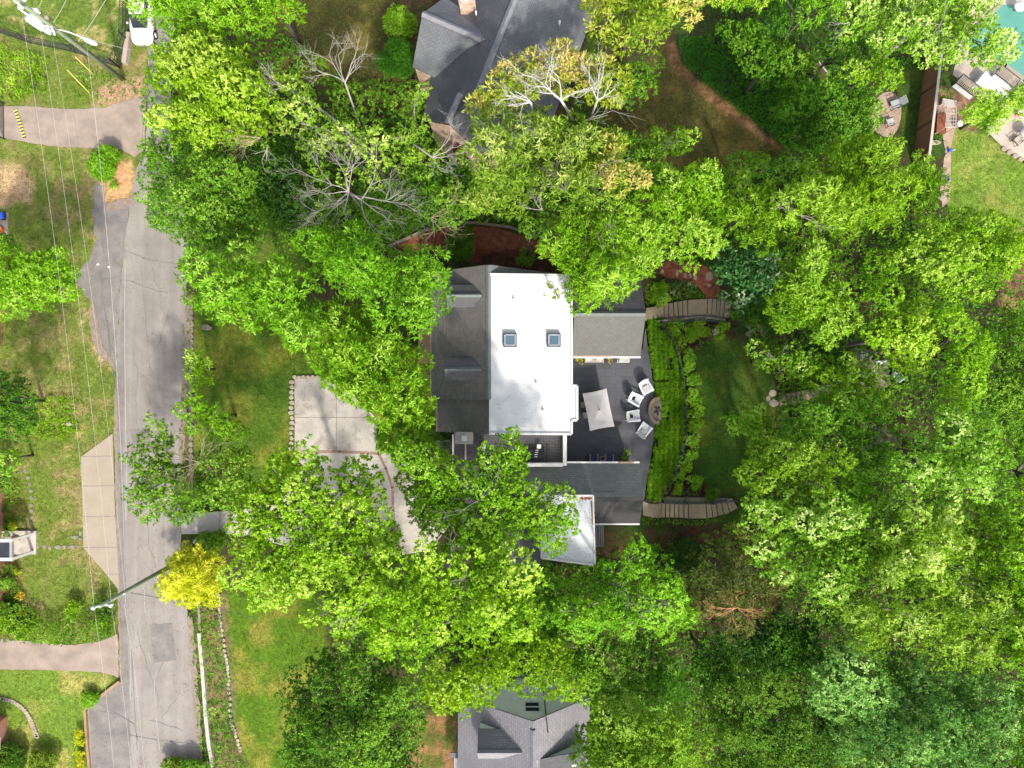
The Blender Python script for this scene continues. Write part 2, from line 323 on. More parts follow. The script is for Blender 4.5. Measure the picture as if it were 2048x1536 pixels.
# ---------------------------------------------------------------- ground
def inpoly(px,py,poly):
    px=np.asarray(px,float); py=np.asarray(py,float); r=np.zeros(px.shape,bool); n=len(poly)
    for i in range(n):
        x1,y1=poly[i]; x2,y2=poly[(i+1)%n]
        if y1==y2: continue
        c=((y1>py)!=(y2>py)) & (px < (x2-x1)*(py-y1)/(y2-y1)+x1)
        r^=c
    return r
def edist(px,py,poly):
    d=np.full(np.shape(px),1e9); n=len(poly)
    for i in range(n):
        a=np.array(poly[i],float); b=np.array(poly[(i+1)%n],float); ab=b-a; L2=max(ab@ab,1e-9)
        t=np.clip(((px-a[0])*ab[0]+(py-a[1])*ab[1])/L2,0,1)
        d=np.minimum(d,np.hypot(px-(a[0]+t*ab[0]),py-(a[1]+t*ab[1])))
    return d
def fbm(x,y,s,seed=0,oct=4):                    # smooth value noise
    r=np.random.default_rng(seed); T=r.random((64,64)); o=np.zeros(np.shape(x)); a=1; t=0
    for k in range(oct):
        u=np.asarray(x)*s+17.3*k; v=np.asarray(y)*s+9.1*k
        i=np.floor(u).astype(int); j=np.floor(v).astype(int); fu=ss(u-i); fv=ss(v-j)
        g=lambda a_,b_: T[a_%64,b_%64]
        o=o+a*((g(i,j)*(1-fu)+g(i+1,j)*fu)*(1-fv)+(g(i,j+1)*(1-fu)+g(i+1,j+1)*fu)*fv); t+=a; a*=.55; s*=2.03
    return o/t
xs=np.concatenate([[-500,-250,-120,-80,-60],np.arange(-48,48.01,.25),[60,80,120,250,500]])
ys=np.concatenate([[-500,-250,-120,-80,-50],np.arange(-36,36.01,.25),[50,80,120,250,500]])
GX,GY=np.meshgrid(xs,ys); GZ=gz(GX,GY); kk=(H-GZ)/K; PXg=GX/kk+1024; PYg=768-GY/kk
def npoly(poly): return poly
col=np.zeros(GX.shape+(3,)); 
LUSH=(.075,.155,.016); LAWN=(.11,.15,.024); DRY=(.235,.18,.08); SOIL=(.05,.034,.02); LITTER=(.045,.04,.018); OLIV=(.060,.058,.016); BROWN=(.13,.072,.035); DEEP=(.032,.065,.010); TANSOIL=(.38,.25,.14)
n1=fbm(GX,GY,.5,1); n2=fbm(GX,GY,1.4,2); n3=fbm(GX,GY,.18,3)
def mixc(a,b,t): return np.asarray(a)[None,None]*(1-t[...,None])+np.asarray(b)[None,None]*t[...,None] if np.ndim(a)==1 else a*(1-t[...,None])+np.asarray(b)*t[...,None]
col=mixc(np.array(LITTER),np.array(DEEP),ss((n1-.35)/.3))
wp=(fbm(GX,GY,.9,5)-.5)*26; wq=(fbm(GX,GY,.9,6)-.5)*26
def zone(poly,ca,cb=None,soft=8,warp=1.0,thr=.5,nn=None,w=.12):
    global col
    X=PXg+wp*warp; Y=PYg+wq*warp; ins=inpoly(X,Y,poly); d=edist(X,Y,poly)
    t=ss(np.where(ins,d,-d)/soft*.5+.5)
    c=np.array(ca) if cb is None else mixc(np.array(ca),np.array(cb),ss(((n1 if nn is None else nn)-thr)/w+.5))
    col=col*(1-t[...,None])+(c if np.ndim(c)==3 else c[None,None])*t[...,None]
# left of the street
zone([(-900,-600),(300,-600),(300,200),(292,300),(262,400),(240,560),(232,760),(236,1180),(240,1540),(250,2200),(-900,2200)],LAWN,DRY,thr=.60,w=.35,nn=.5*n1+.5*n2)
zone([(-300,-300),(262,-300),(255,100),(240,135),(150,105),(60,85),(0,65),(-300,50)],(.10,.15,.025),(.30,.26,.10),thr=.62,w=.2,nn=n2)
zone([(190,180),(290,150),(296,195),(220,208),(190,215)],(.36,.22,.14),soft=14)
zone([(0,325),(50,335),(68,360),(60,400),(0,412),(-60,400),(-60,330)],TANSOIL,(.42,.29,.16),soft=12)
zone([(190,355),(262,320),(272,360),(262,410),(208,420)],(.45,.26,.13),(.3,.2,.1),soft=10)
zone([(60,760),(100,780),(150,860),(160,880),(60,890),(20,850)],(.30,.22,.10),(.16,.2,.04),soft=20)
zone([(180,590),(215,700),(232,735),(200,730),(165,640)],(.42,.28,.16),LAWN,soft=14,thr=.6)
zone([(0,860),(165,850),(160,900),(20,930),(0,930)],(.34,.24,.11),LAWN,soft=14,thr=.5)
zone([(0,1000),(40,990),(45,1240),(20,1280),(-80,1280),(-80,1000)],(.20,.14,.05),DEEP,soft=8)
zone([(-80,1340),(200,1345),(236,1362),(172,1412),(175,1800),(-80,1800)],(.12,.19,.025),(.28,.26,.07),thr=.62,w=.3,nn=n1)
# between street and house
zone([(372,590),(640,660),(860,700),(880,900),(780,930),(500,960),(362,1010),(358,700)],(.060,.115,.012),(.14,.16,.022),thr=.56,w=.25,nn=n1)
zone([(470,540),(590,430),(640,440),(600,560)],(.10,.15,.02),soft=30)
zone([(362,590),(388,590),(388,1020),(362,1020)],(.16,.12,.07),(.10,.09,.04),soft=4,warp=.15)
zone([(385,1190),(640,1180),(660,1320),(590,1400),(600,1600),(430,1600)],(.07,.135,.010),(.17,.17,.028),thr=.60,w=.3,nn=n1)
zone([(400,1190),(455,1190),(480,1500),(520,1560),(420,1560)],(.09,.12,.03),(.17,.12,.06),soft=6,thr=.5,w=.1,nn=n2,warp=.5)
zone([(830,1420),(915,1430),(915,1560),(800,1560)],(.09,.10,.02),(.2,.11,.05),soft=12,nn=n2)
# behind the top house
zone([(470,-40),(860,-60),(870,230),(760,210),(640,170),(470,200)],OLIV,(.16,.13,.030),thr=.60,w=.2,nn=n1,soft=14)
zone([(760,-40),(870,-40),(860,140),(790,150),(760,60)],(.10,.06,.03),OLIV,soft=20,nn=n2)
zone([(1220,200),(1330,80),(1350,100),(1380,150),(1500,240),(1570,300),(1520,350),(1280,330),(1200,300)],OLIV,(.10,.075,.022),thr=.62,w=.2,nn=n1,soft=8)
zone([(1330,85),(1350,85),(1365,130),(1420,180),(1500,235),(1575,290),(1560,300),(1480,250),(1400,190),(1345,140)],(.22,.12,.06),BROWN,soft=5,warp=.3,nn=n2)
zone([(1350,80),(1480,60),(1640,160),(1680,240),(1600,300),(1560,290),(1500,240),(1400,160)],DEEP,(.04,.03,.02),nn=n2,thr=.6)
# mulch paths
zone([(790,490),(880,450),(1000,455),(1110,500),(1112,525),(1000,505),(970,530),(880,500),(800,500)],(.14,.045,.025),(.09,.03,.02),soft=4,warp=.3,nn=n2)
zone([(960,505),(1120,505),(1120,560),(960,560)],(.05,.025,.016),(.10,.035,.02),soft=6,nn=n2)
# back garden
zone([(1290,640),(1325,640),(1350,690),(1372,780),(1370,880),(1345,950),(1325,1005),(1290,1005),(1305,880),(1305,770)],(.03,.045,.01),soft=4,warp=.1)
zone([(1325,640),(1460,630),(1480,700),(1430,980),(1480,1010),(1320,1010),(1370,880),(1370,780)],(.06,.032,.022),(.035,.022,.016),soft=4,warp=.2,nn=n2)
zone([(1392,700),(1440,665),(1470,680),(1540,740),(1560,840),(1520,900),(1500,980),(1430,985),(1385,950),(1392,880),(1384,800)],(.032,.075,.010),(.07,.10,.015),thr=.6,w=.3,nn=n1,soft=5,warp=.15)
zone([(1190,1070),(1420,1050),(1440,1085),(1250,1110),(1190,1110)],(.10,.06,.03),(.05,.06,.015),soft=8,nn=n2)
zone([(1360,1050),(1560,1050),(1560,1260),(1380,1240)],(.05,.035,.018),(.08,.045,.022),nn=n2)
# top right neighbour
zone([(1900,250),(1970,270),(2060,330),(2300,400),(2300,900),(2050,520),(1900,440),(1890,400)],(.115,.185,.024),(.20,.22,.05),thr=.62,w=.3,nn=n1,soft=6,warp=.2)
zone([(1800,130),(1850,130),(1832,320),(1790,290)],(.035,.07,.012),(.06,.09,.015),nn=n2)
zone([(1870,170),(1950,190),(1960,260),(1940,262),(1870,230)],(.12,.06,.04),(.2,.12,.08),nn=n2,soft=4,warp=.2)
zone([(1990,520),(2300,500),(2300,640),(2010,620)],(.26,.14,.08),(.18,.1,.06),soft=8)
far=(np.abs(GX)>49)|(np.abs(GY)>37); col[far]=np.array((.055,.105,.018))      # meadow beyond the neighbourhood
col=col*(0.86+.28*fbm(GX,GY,3.1,9)[...,None])
ny,nx=GX.shape
me=bpy.data.meshes.new('ground'); nv=nx*ny
me.vertices.add(nv); me.vertices.foreach_set('co',np.stack([GX,GY,GZ],-1).ravel())
q=np.arange(nv).reshape(ny,nx); F=np.stack([q[:-1,:-1],q[:-1,1:],q[1:,1:],q[1:,:-1]],-1).reshape(-1,4)
me.loops.add(F.size); me.polygons.add(len(F)); me.polygons.foreach_set('loop_start',np.arange(0,F.size,4)); me.loops.foreach_set('vertex_index',F.ravel())
me.polygons.foreach_set('use_smooth',np.ones(len(F),bool)); me.update(calc_edges=True)
ca=me.color_attributes.new('soil','FLOAT_COLOR','POINT'); ca.data.foreach_set('color',np.concatenate([col,np.ones((ny,nx,1))],-1).ravel())
gm=bpy.data.materials.new('ground'); gm.use_nodes=True; n=gm.node_tree; b=n.nodes['Principled BSDF']; b.inputs['Roughness'].default_value=1
try: b.inputs['Specular IOR Level'].default_value=.1
except Exception: pass
at=n.nodes.new('ShaderNodeAttribute'); at.attribute_name='soil'; ge=n.nodes.new('ShaderNodeNewGeometry')
def nz(scale,a,bb,det=6):
    q_=n.nodes.new('ShaderNodeTexNoise'); q_.inputs['Scale'].default_value=scale; q_.inputs['Detail'].default_value=det; q_.inputs['Roughness'].default_value=.7; n.links.new(ge.outputs['Position'],q_.inputs['Vector'])
    r_=n.nodes.new('ShaderNodeMapRange'); r_.inputs[1].default_value=.3; r_.inputs[2].default_value=.7; r_.inputs[3].default_value=a; r_.inputs[4].default_value=bb; n.links.new(q_.outputs[0],r_.inputs[0]); return q_,r_.outputs[0]
q1,a1=nz(3.2,.62,1.42); q2,a2=nz(.9,.80,1.22); q3,a3=nz(11,.55,1.5,4)
mu=n.nodes.new('ShaderNodeMath'); mu.operation='MULTIPLY'; n.links.new(a1,mu.inputs[0]); n.links.new(a2,mu.inputs[1])
mv=n.nodes.new('ShaderNodeMath'); mv.operation='MULTIPLY'; n.links.new(mu.outputs[0],mv.inputs[0]); n.links.new(a3,mv.inputs[1])
sv=n.nodes.new('ShaderNodeVectorMath'); sv.operation='SCALE'; n.links.new(at.outputs['Color'],sv.inputs[0]); n.links.new(mv.outputs[0],sv.inputs['Scale'])
n.links.new(sv.outputs[0],b.inputs['Base Color'])
bp=n.nodes.new('ShaderNodeBump'); bp.inputs['Strength'].default_value=.9; bp.inputs['Distance'].default_value=.12; n.links.new(q3.outputs[0],bp.inputs['Height']); n.links.new(bp.outputs[0],b.inputs['Normal'])
me.materials.append(gm); o=bpy.data.objects.new('ground',me); C.objects.link(o); o['kind']='structure'

# flat sheets laid on the ground
def smoothpoly(pts,sub=3,close=True):
    if sub<=1: return pts
    out=[]; n_=len(pts)
    for i in range(n_ if close else n_-1):
        p0=pts[(i-1)%n_] if close or i>0 else pts[i]; p1=pts[i]; p2=pts[(i+1)%n_]; p3=pts[(i+2)%n_] if close or i+2<n_ else p2
        for k in range(sub):
            t=k/sub; out.append(tuple(.5*((2*p1[a])+(-p0[a]+p2[a])*t+(2*p0[a]-5*p1[a]+4*p2[a]-p3[a])*t*t+(-p0[a]+3*p1[a]-3*p2[a]+p3[a])*t**3) for a in (0,1)))
    if not close: out.append(tuple(pts[-1]))
    return out
def sheet(name,pts,m,dz=.02,kind='structure',rough=0,seed=0,z=None,cell=1.0,t=0):
    """pixel polygon -> a sheet following the ground, dz above it"""
    w=[G(*p) if z is None else P(p[0],p[1],z) for p in pts]
    if rough:
        r=random.Random(seed); ww=[]
        for i in range(len(w)):
            a=w[i]; b_=w[(i+1)%len(w)]; nseg=max(1,int((b_-a).length/.35))
            for k in range(nseg):
                p=a.lerp(b_,k/nseg); ww.append(p+Vector((r.uniform(-rough,rough),r.uniform(-rough,rough),0)))
        w=ww
    bm=bmesh.new(); vs=[bm.verts.new((p.x,p.y,0)) for p in w]; bm.faces.new(vs); bmesh.ops.recalc_face_normals(bm,faces=bm.faces)
    if bm.faces[:][0].normal.z<0: bmesh.ops.reverse_faces(bm,faces=bm.faces[:])
    bmesh.ops.triangulate(bm,faces=bm.faces[:])
    if z is None and max(p.x for p in w)>8:
        x0,x1=min(p.x for p in w),max(p.x for p in w); y0,y1=min(p.y for p in w),max(p.y for p in w)
        for c0,c1,nrm in ((x0,x1,(1,0,0)),(y0,y1,(0,1,0))):
            t_=math.ceil(c0/.5)*.5
            while t_<c1:
                bmesh.ops.bisect_plane(bm,geom=bm.verts[:]+bm.edges[:]+bm.faces[:],plane_co=(t_,t_,0),plane_no=nrm); t_+=.5
    for v in bm.verts: v.co.z=(float(gz(v.co.x,v.co.y)) if z is None else z)+dz
    me=bpy.data.meshes.new(name); bm.to_mesh(me); bm.free(); me.materials.append(m)
    o=bpy.data.objects.new(name,me); C.objects.link(o)
    if kind: o['kind']=kind
    return o
def strip(pts,w,dz,mb,close=False):             # pixel polyline -> flat ribbon of width w metres
    p=[G(*q) for q in pts]
    for i in range(len(p)-1):
        d=(p[i+1]-p[i]).normalized(); s=Vector((-d.y,d.x,0))*w/2; e=d*w*.2
        a,b_=p[i]-e,p[i+1]+e
        vs=[]
        for q in (a-s,b_-s,b_+s,a+s): vs.append((q.x,q.y,float(gz(q.x,q.y))+dz))
        mb.add(vs,[(0,1,2,3)])
road=[(296,-400),(296,80),(297,190),(292,300),(274,335),(264,380),(256,440),(248,500),(242,560),(237,640),(234,700),(233,760),(230,830),(230,867),(236,1000),(241,1180),(244,1280),(243,1352),(240,1362),(176,1414),(180,1536),(185,1900),(440,1900),(400,1536),(393,1440),(385,1310),(372,1200),(362,1100),(362,1000),(362,900),(367,800),(370,700),(372,600),(376,520),(372,440),(350,360),(340,260),(345,100),(350,-400)]
sheet('road',road,M['asphalt'],.02,rough=.05,seed=1)
sheet('road_shoulder',[(190,362),(206,372),(210,412),(262,402),(254,450),(246,510),(240,580),(236,660),(234,745),(224,730),(205,705),(190,680),(186,640),(178,600),(152,562),(148,548),(180,520),(192,490),(186,430)],M['asphalt_old'],.012,rough=.12,seed=2)
sheet('road_edge_strip',[(232,760),(246,600),(250,640),(250,760),(246,900),(252,1180),(258,1360),(262,1536),(186,1536),(178,1416),(240,1366),(243,1300),(240,1180),(235,1000),(230,867),(230,800)],M['asphalt_old'],.026,rough=.02,seed=3)
mb=MB()
for pts,w in (([(200,540),(206,600),(215,650),(222,720),(230,780),(236,900),(246,1030),(250,1180),(262,1280),(275,1500)],.05),([(196,1420),(240,1430),(268,1448),(276,1480)],.04),([(185,1465),(260,1470),(318,1480),(380,1487)],.04),([(248,500),(300,520),(372,530)],.03),([(262,1185),(300,1192),(355,1207)],.04),([(283,540),(292,640),(300,740)],.025)):
    strip(pts,w,.032,mb)
mb.build('road_crack_seal',M['crack'])['kind']='structure'
mb=MB()
for pts,w in (([(251,520),(250,600),(250,700),(252,860),(254,940),(252,1040)],.07),([(252,1190),(250,1215),(262,1290),(262,1400)],.06),([(284,1170),(290,1180),(289,1200),(291,1225)],.06),([(297,1305),(303,1325)],.06),([(309,1360),(311,1410)],.05),([(313,1435),(320,1500)],.06),([(282,1095),(285,1112)],.05),([(262,480),(266,500),(272,540)],.03)):
    strip(pts,w,.036,mb)
mb.build('road_worn_line',M['line'])['kind']='structure'
sheet('concrete_parking_pad',[(226,867),(230,1000),(240,1182),(225,1162),(168,1095),(166,1010),(163,913)],M['conc_warm'],.06)
mb=MB()
for a in ([(163,913),(226,912)],[(165,972),(228,971)],[(166,1033),(232,1032)],[(168,1095),(234,1094)],[(212,1148),(239,1148)]): strip(a,.05,.066,mb)
mb.build('pad_joint',M['joint'])['kind']='structure'
sheet('driveway_top',[(-200,214),(0,213),(50,212),(100,216),(150,219),(210,215),(255,200),(294,190),(289,300),(270,314),(240,299),(180,297),(100,292),(0,275),(-200,270)],M['conc_pink'],.03,rough=.04,seed=4)
mb=MB(); strip([(147,222),(158,293)],.04,.036,mb); strip([(288,225),(284,300)],.05,.036,mb); mb.build('driveway_joint',M['joint'])['kind']='structure'
sheet('driveway_pink',[(-300,1275),(0,1278),(80,1285),(150,1290),(205,1281),(236,1268),(238,1355),(205,1345),(150,1342),(0,1338),(-300,1330)],M['conc_pink'],.03,rough=.05,seed=5)
sheet('driveway',[(362,1028),(480,1020),(560,1000),(600,960),(590,900),(589,757),(645,757),(700,785),(752,835),(756,900),(772,940),(786,980),(788,1040),(800,1110),(640,1110),(480,1068),(362,1068)],M['conc'],.03)
sheet('front_path',[(756,903),(760,885),(900,880),(905,905),(840,930),(870,1000),(900,1050),(860,1100),(805,1110),(790,1060),(787,975),(772,935)],M['conc'],.022)
mb=MB()
for a in ([(589,835),(755,835)],[(673,770),(673,905)],[(700,1020),(700,1100)],[(362,1028),(362,1068)],[(440,1022),(440,1068)],[(700,1016),(790,1016)]): strip(a,.04,.036,mb)
mb.build('driveway_slab_joint',M['joint'])['kind']='structure'
mb=MB(); strip([(600,904),(680,903),(757,907)],.22,.042,mb); strip([(757,907),(772,937),(785,975),(786,1020),(784,1085)],.2,.042,mb)
mb.build('brick_band',M['brickband'])['kind']='structure'
sheet('mulch_path',[(1318,530),(1340,522),(1400,528),(1435,545),(1440,575),(1452,598),(1440,602),(1412,598),(1400,575),(1370,562),(1340,556),(1318,548)],M['mulch'],.03,rough=.08,seed=6)
sheet('mulch_path_back',[(792,492),(820,470),(870,450),(930,452),(1000,458),(1060,478),(1110,498),(1108,515),(1050,500),(970,498),(880,500),(820,500)],M['mulch'],.02,rough=.08,seed=7)
sheet('gravel_patio',smoothpoly([(1740,225),(1760,190),(1785,185),(1800,205),(1802,230),(1795,258),(1778,275),(1750,262)],4),M['gravel'],.03)
sheet('garden_path',[(1872,210),(1908,212),(1915,235),(1902,290),(1900,400),(1885,415),(1880,380),(1890,300),(1880,245)],M['gravel'],.03,rough=.02,seed=8)
sheet('pool_deck',[(1905,150),(1925,60),(1975,-60),(2300,-60),(2300,330),(2048,240),(1960,190)],M['deckpale'],.04)
sheet('lower_deck',[(1972,262),(2010,225),(2300,150),(2300,420),(2048,322),(2012,302)],M['deckpale'],.05)
sheet('pool_water',[(1925,88),(1945,60),(2000,10),(2300,20),(2300,300),(2048,160),(2010,132),(1945,104)],M['pool'],.06)
mb=MB(); strip([(1925,88),(1945,104),(2010,132),(2048,160),(2110,195)],.35,.075,mb); strip([(1925,88),(1945,60),(2000,10)],.35,.075,mb); mb.build('pool_coping',M['conc_warm'])['kind']='structure'
# dark slate patio on its retaining wall
def patio_pts(): return [(1128,935),(1128,872),(1146,868),(1146,700),(1285,700),(1291,655),(1296,700),(1303,745),(1308,790),(1310,830),(1308,870),(1301,920),(1293,965),(1288,1000),(1272,1000),(1262,935)]
PZ=.35
pp=[P(x,y,PZ) for x,y in patio_pts()]
mb=MB(); mb.prism([(p.x,p.y) for p in pp],-1.6,PZ); mb.build('patio',M['slate'])['kind']='structure'

for i,pts in enumerate(([(368,600),(382,600),(380,700),(376,800),(369,880),(364,960),(358,900),(364,780),(368,680)],[(375,1230),(386,1240),(394,1330),(401,1440),(408,1540),(396,1540),(388,1440),(381,1330)],[(228,780),(233,780),(240,1180),(246,1350),(240,1352),(235,1180)],[(186,600),(196,640),(206,690),(226,726),(234,745),(222,730),(200,712),(186,680),(176,630)],[(262,395),(272,380),(268,410),(240,420),(206,420),(208,408)])):
    sheet('road_edge_grit',pts,M['sand'],.031+.002*i,rough=.07,seed=20+i)
for i,pts in enumerate(([(262,860),(300,856),(304,905),(268,912)],[(300,1250),(345,1246),(352,1320),(308,1326)],[(190,560),(228,556),(232,600),(196,606)])):
    sheet('road_patch',pts,M['asphalt_old'],.029+.001*i,rough=.03,seed=30+i)

mb=MB(); r=random.Random(5)
for (x,y,dx,dy,n_) in ((300,520,2,9,14),(340,620,-3,8,12),(265,700,1,10,16),(330,880,-1,9,12),(290,1010,2,10,16),(345,1230,-2,9,14),(275,1260,2,9,16),(220,1440,3,8,10),(205,450,1,9,12),(214,640,1,8,9),(360,1380,-4,6,9),(300,1440,6,3,10),(250,560,8,2,11),(240,930,9,1,12)):
    pts=[(x,y)]
    for k in range(n_): x+=dx+r.uniform(-3.5,3.5); y+=dy+r.uniform(-2.5,2.5); pts.append((x,y))
    strip(pts,.022,.0345,mb)
mb.build('road_crack',M['crack'])['kind']='structure'
# ---------------------------------------------------------------- houses
def Wxy(p): return (p[0],p[1])
def wallprism(mb,pts,z0): # pts 3D roof outline -> walls down to z0
    mb.prism([(p[0],p[1]) for p in pts],z0,[p[2]-.03 for p in pts])
def wallquad(mb,a,b,z0,t=.0):     # uv mapped vertical wall between a and b tops
    a=Vector(a); b=Vector(b); L_=((b-a).xy).length; o=len(mb.f)
    mb.add([(a.x,a.y,z0),(b.x,b.y,z0),b,a],[(0,1,2,3)])
    mb.uv[o]=[(0,0),(L_,0),(L_,b.z-z0),(0,a.z-z0)]
def gutter(root,a,b,m='white',name='gutter',w=.12):
    mb=MB(); mb.bar(Vector(a)+Vector((0,0,-.02)),Vector(b)+Vector((0,0,-.02)),w,.12); return mb.build(name,M[m],root)
def ridge_cap(root,a,b,m='ridge',w=.34):
    a=Vector(a); b=Vector(b); d=(b-a).normalized(); s=Vector((-d.y,d.x,0)).normalized()*w/2
    mb=MB(); vs=[]
    for p in (a,b):
        vs+= [p-s+Vector((0,0,-.06)),p+Vector((0,0,.11)),p+s+Vector((0,0,-.06)),p-s+Vector((0,0,-.16)),p+s+Vector((0,0,-.16))]
    mb.add(vs,[(0,5,6,1),(1,6,7,2),(3,0,1,2,4),(8,9,7,6,5),(0,3,8,5),(2,7,9,4),(3,4,9,8)]); return mb.build('ridge_cap',M[m],root)

# ---- the main house
main=thing('house','grey shingled house with a big white flat roof and two skylights','house',(-1,0,0))
RT=P(977,529,8.2); RB=Vector((RT.x,P(977,800,8.2).y,8.2)); xe=P(863,700,5.0).x; yT=P(863,541,5.0).y
ET=Vector((xe,RT.y,5.0)); EB=Vector((xe,RB.y,5.0)); slopeL=3.2/(RT.x-xe)
XR=P(1135,552,3.6).x
mb=MB(); mb.slab([ET,EB,RB,RT],.14); mb.build('roof',M['shingle_brown'],main)
mb=MB(); mb.slab([RT,Vector((RT.x,RB.y,8.2)),Vector((XR,RB.y,3.7)),Vector((XR,RT.y,3.7))],.14); mb.build('rear_roof',M['shingle_green'],main)
LT=P(875,800,4.7); LBm=P(875,863,4.7); LR=RB.x+.12
def zl(x): return 4.7+(x-LT.x)*.74
mb=MB(); mb.slab([Vector((LT.x,RB.y-.0,4.7)),Vector((LT.x,LBm.y,4.7)),Vector((LR,LBm.y,zl(LR))),Vector((LR,RB.y,zl(LR)))],.14); mb.build('lower_roof',M['shingle_brown'],main)
mb=MB(); mb.prism([(xe+.35,RB.y+.1),(RT.x,RB.y+.1),(RT.x,RT.y-.3),(xe+.35,RT.y-.3)],0,[4.95,7.95,7.95,4.95])
mb.prism([(LT.x+.35,LBm.y+.15),(LR,LBm.y+.15),(LR,RB.y),(LT.x+.35,RB.y)],0,[4.65,zl(LR)-.2,zl(LR)-.2,4.65])
mb.build('wall',M['siding'],main)
gutter(main,ET+Vector((-.06,0,-.05)),EB+Vector((-.06,0,-.05)),'copper'); gutter(main,(LT.x-.06,RB.y,4.66),(LT.x-.06,LBm.y,4.66),'copper')
ridge_cap(main,RT+Vector((0,-.05,.02)),RB+Vector((0,.05,.02)))
def dormer(y0px,pxl,zr,ze,half,m,apx,root=main,name='dormer'):
    x=P(pxl,0,zr).x; y=P(0,y0px,zr).y
    xr=RT.x-(8.2-zr)/slopeL; xer=RT.x-(8.2-ze)/slopeL
    mb=MB(); mb.slab([(x,y+half,ze),(xer,y+half,ze),(xr,y,zr),(x,y,zr)],.08); mb.slab([(x,y,zr),(xr,y,zr),(xer,y-half,ze),(x,y-half,ze)],.08)
    r=mb.build(name,M[m],root)
    mb=MB(); z0=RT.z-(RT.x-x)*slopeL-.1
    mb.prism([(x+.15,y-half+.15),(xer,y-half+.15),(xer,y+half-.15),(x+.15,y+half-.15)],z0-.2,[ze-.03]*4); 
    mb.add([(x+.15,y-half+.15,ze-.05),(x+.15,y+half-.15,ze-.05),(x+.15,y,zr-.1)],[(0,1,2)]); mb.build('dormer_wall',M['white'],r)
    mb=MB(); mb.box((x+.13,y,(ze+z0)/2+.1),(.06,half*1.1,.7)); mb.build('dormer_window',M['glassdark'],r)
    ridge_cap(r,(x,y,zr+.01),(xr-.1,y,zr+.01),m='ridge',w=.3)
dormer(590,893,7.9,7.42,.78,'shingle_dark',967)
dormer(738,889,7.9,7.42,.78,'shingle_dark',967)
# white flat roof
WZ=8.12
wpts=[(979,549),(1143,551),(1143,771),(1154,772),(1154,840),(1143,841),(1143,868),(978,867)]
wp3=[P(x,y,WZ) for x,y in wpts]
mb=MB(); mb.prism([Wxy(p) for p in wp3],WZ-.30,WZ); mb.build('flat_roof',M['membrane'],main)
ins=[P(x,y,WZ) for x,y in [(981,552),(1140,554),(1140,774),(1151,775),(1151,837),(1140,838),(1140,865),(981,864)]]
mb=MB(); mb.prism([Wxy(p) for p in ins],0,WZ-.25); mb.build('rear_wall',M['white'],main)
mb=MB()
for i in range(len(wp3)):
    a=wp3[i]; b=wp3[(i+1)%len(wp3)]
    if i==7: continue
    c=sum((p.x for p in wp3))/8
    mb.bar(a+Vector((0,0,.05)),b+Vector((0,0,.05)),.16,.12)
mb.build('roof_edge',M['capmem'],main)
mb=MB()
e=[(1137,556),(1137,776),(1148,778),(1148,834),(1137,834),(1137,861),(984,861)]
for i in range(6): mb.bar(P(*e[i],WZ+.012),P(*e[i+1],WZ+.012),.03,.012)
mb.build('membrane_seam',M['greymem'],main)
for px,py in ((1020,680),(1108,680)):
    c=P(px,py,WZ+.3); mb=MB(); w=.42
    for dx,dy,lx,ly in ((-w,0,.07,2*w+.07),(w,0,.07,2*w+.07),(0,-w,2*w-.07,.07),(0,w,2*w-.07,.07)): mb.box((c.x+dx,c.y+dy,WZ+.15),(lx,ly,.34))
    sk=mb.build('skylight',M['dark'],main)
    mb=MB()
    for dx,dy,lx,ly in ((-w+.07,0,.03,2*w-.14),(w-.07,0,.03,2*w-.14),(0,-w+.07,2*w-.17,.03),(0,w-.07,2*w-.17,.03)): mb.box((c.x+dx,c.y+dy,WZ+.30),(lx,ly,.05))
    mb.build('sash',M['porcelain'],sk)
    mb=MB(); mb.box((c.x,c.y,WZ+.27),(2*w-.12,2*w-.12,.03)); mb.build('pane',M['glass'],sk)
for px,py,r_ in ((1027,598,.055),(1072,765,.05),(1086,820,.05)):
    c=P(px,py,WZ); mb=MB(); mb.lathe((c.x,c.y,WZ),[(.16,.0),(.14,.02),(r_,.04),(r_,.28),(r_*.8,.28),(r_*.8,.2)],12); mb.build('vent_pipe',M['greymem'],main)
# terrace roof
TZ=5.1
tp=[(905,868),(1132,868),(1132,932),(905,932)]
t3=[P(x,y,TZ) for x,y in tp]; 
mb=MB(); mb.prism([Wxy(p) for p in t3],TZ-.3,TZ); mb.build('terrace_floor',M['paver'],main)
mb=MB(); mb.prism([(p.x*.995,p.y+(.03 if i>1 else -.0)) for i,p in enumerate(t3)],0,TZ-.3); mb.build('terrace_wall',M['white'],main)
mb=MB(); a=P(1130,870,5.8); b=P(1130,930,5.8); c=P(1000,930,5.8); d=P(905,930,5.8)
mb.box(((a.x),(a.y+b.y)/2,5.4),(.26,abs(a.y-b.y)+.1,.8)); mb.box(((c.x+b.x)/2-.13,b.y,5.4),(abs(c.x-b.x)-.02,.24,.8)); mb.build('parapet',M['white'],main)
mb=MB(); x=P(906,0,5.3).x; mb.box((x,(t3[0].y+t3[3].y)/2+.02,5.2),(.12,abs(t3[0].y-t3[3].y)-.05,.3)); mb.build('gutter',M['white'],main)
mb=MB(); mb.box((P(931,0,5.2).x,P(0,900,5.2).y-.1,5.13),(.12,1.2,.05)); mb.build('drip_strip',M['conc'],main)
# chimney
c=P(928,876,7.2)
mb=MB(); mb.box((c.x,c.y,3.6),(1.1,.72,7.1)); ch=mb.build('chimney',M['stonewall'],main)
mb=MB(); mb.box((c.x,c.y,7.2),(1.25,.84,.12)); mb.build('chimney_cap',M['conc'],ch)
mb=MB(); mb.box((c.x+.05,c.y,7.42),(.36,.36,.28)); mb.build('chimney_pot',M['white'],ch)
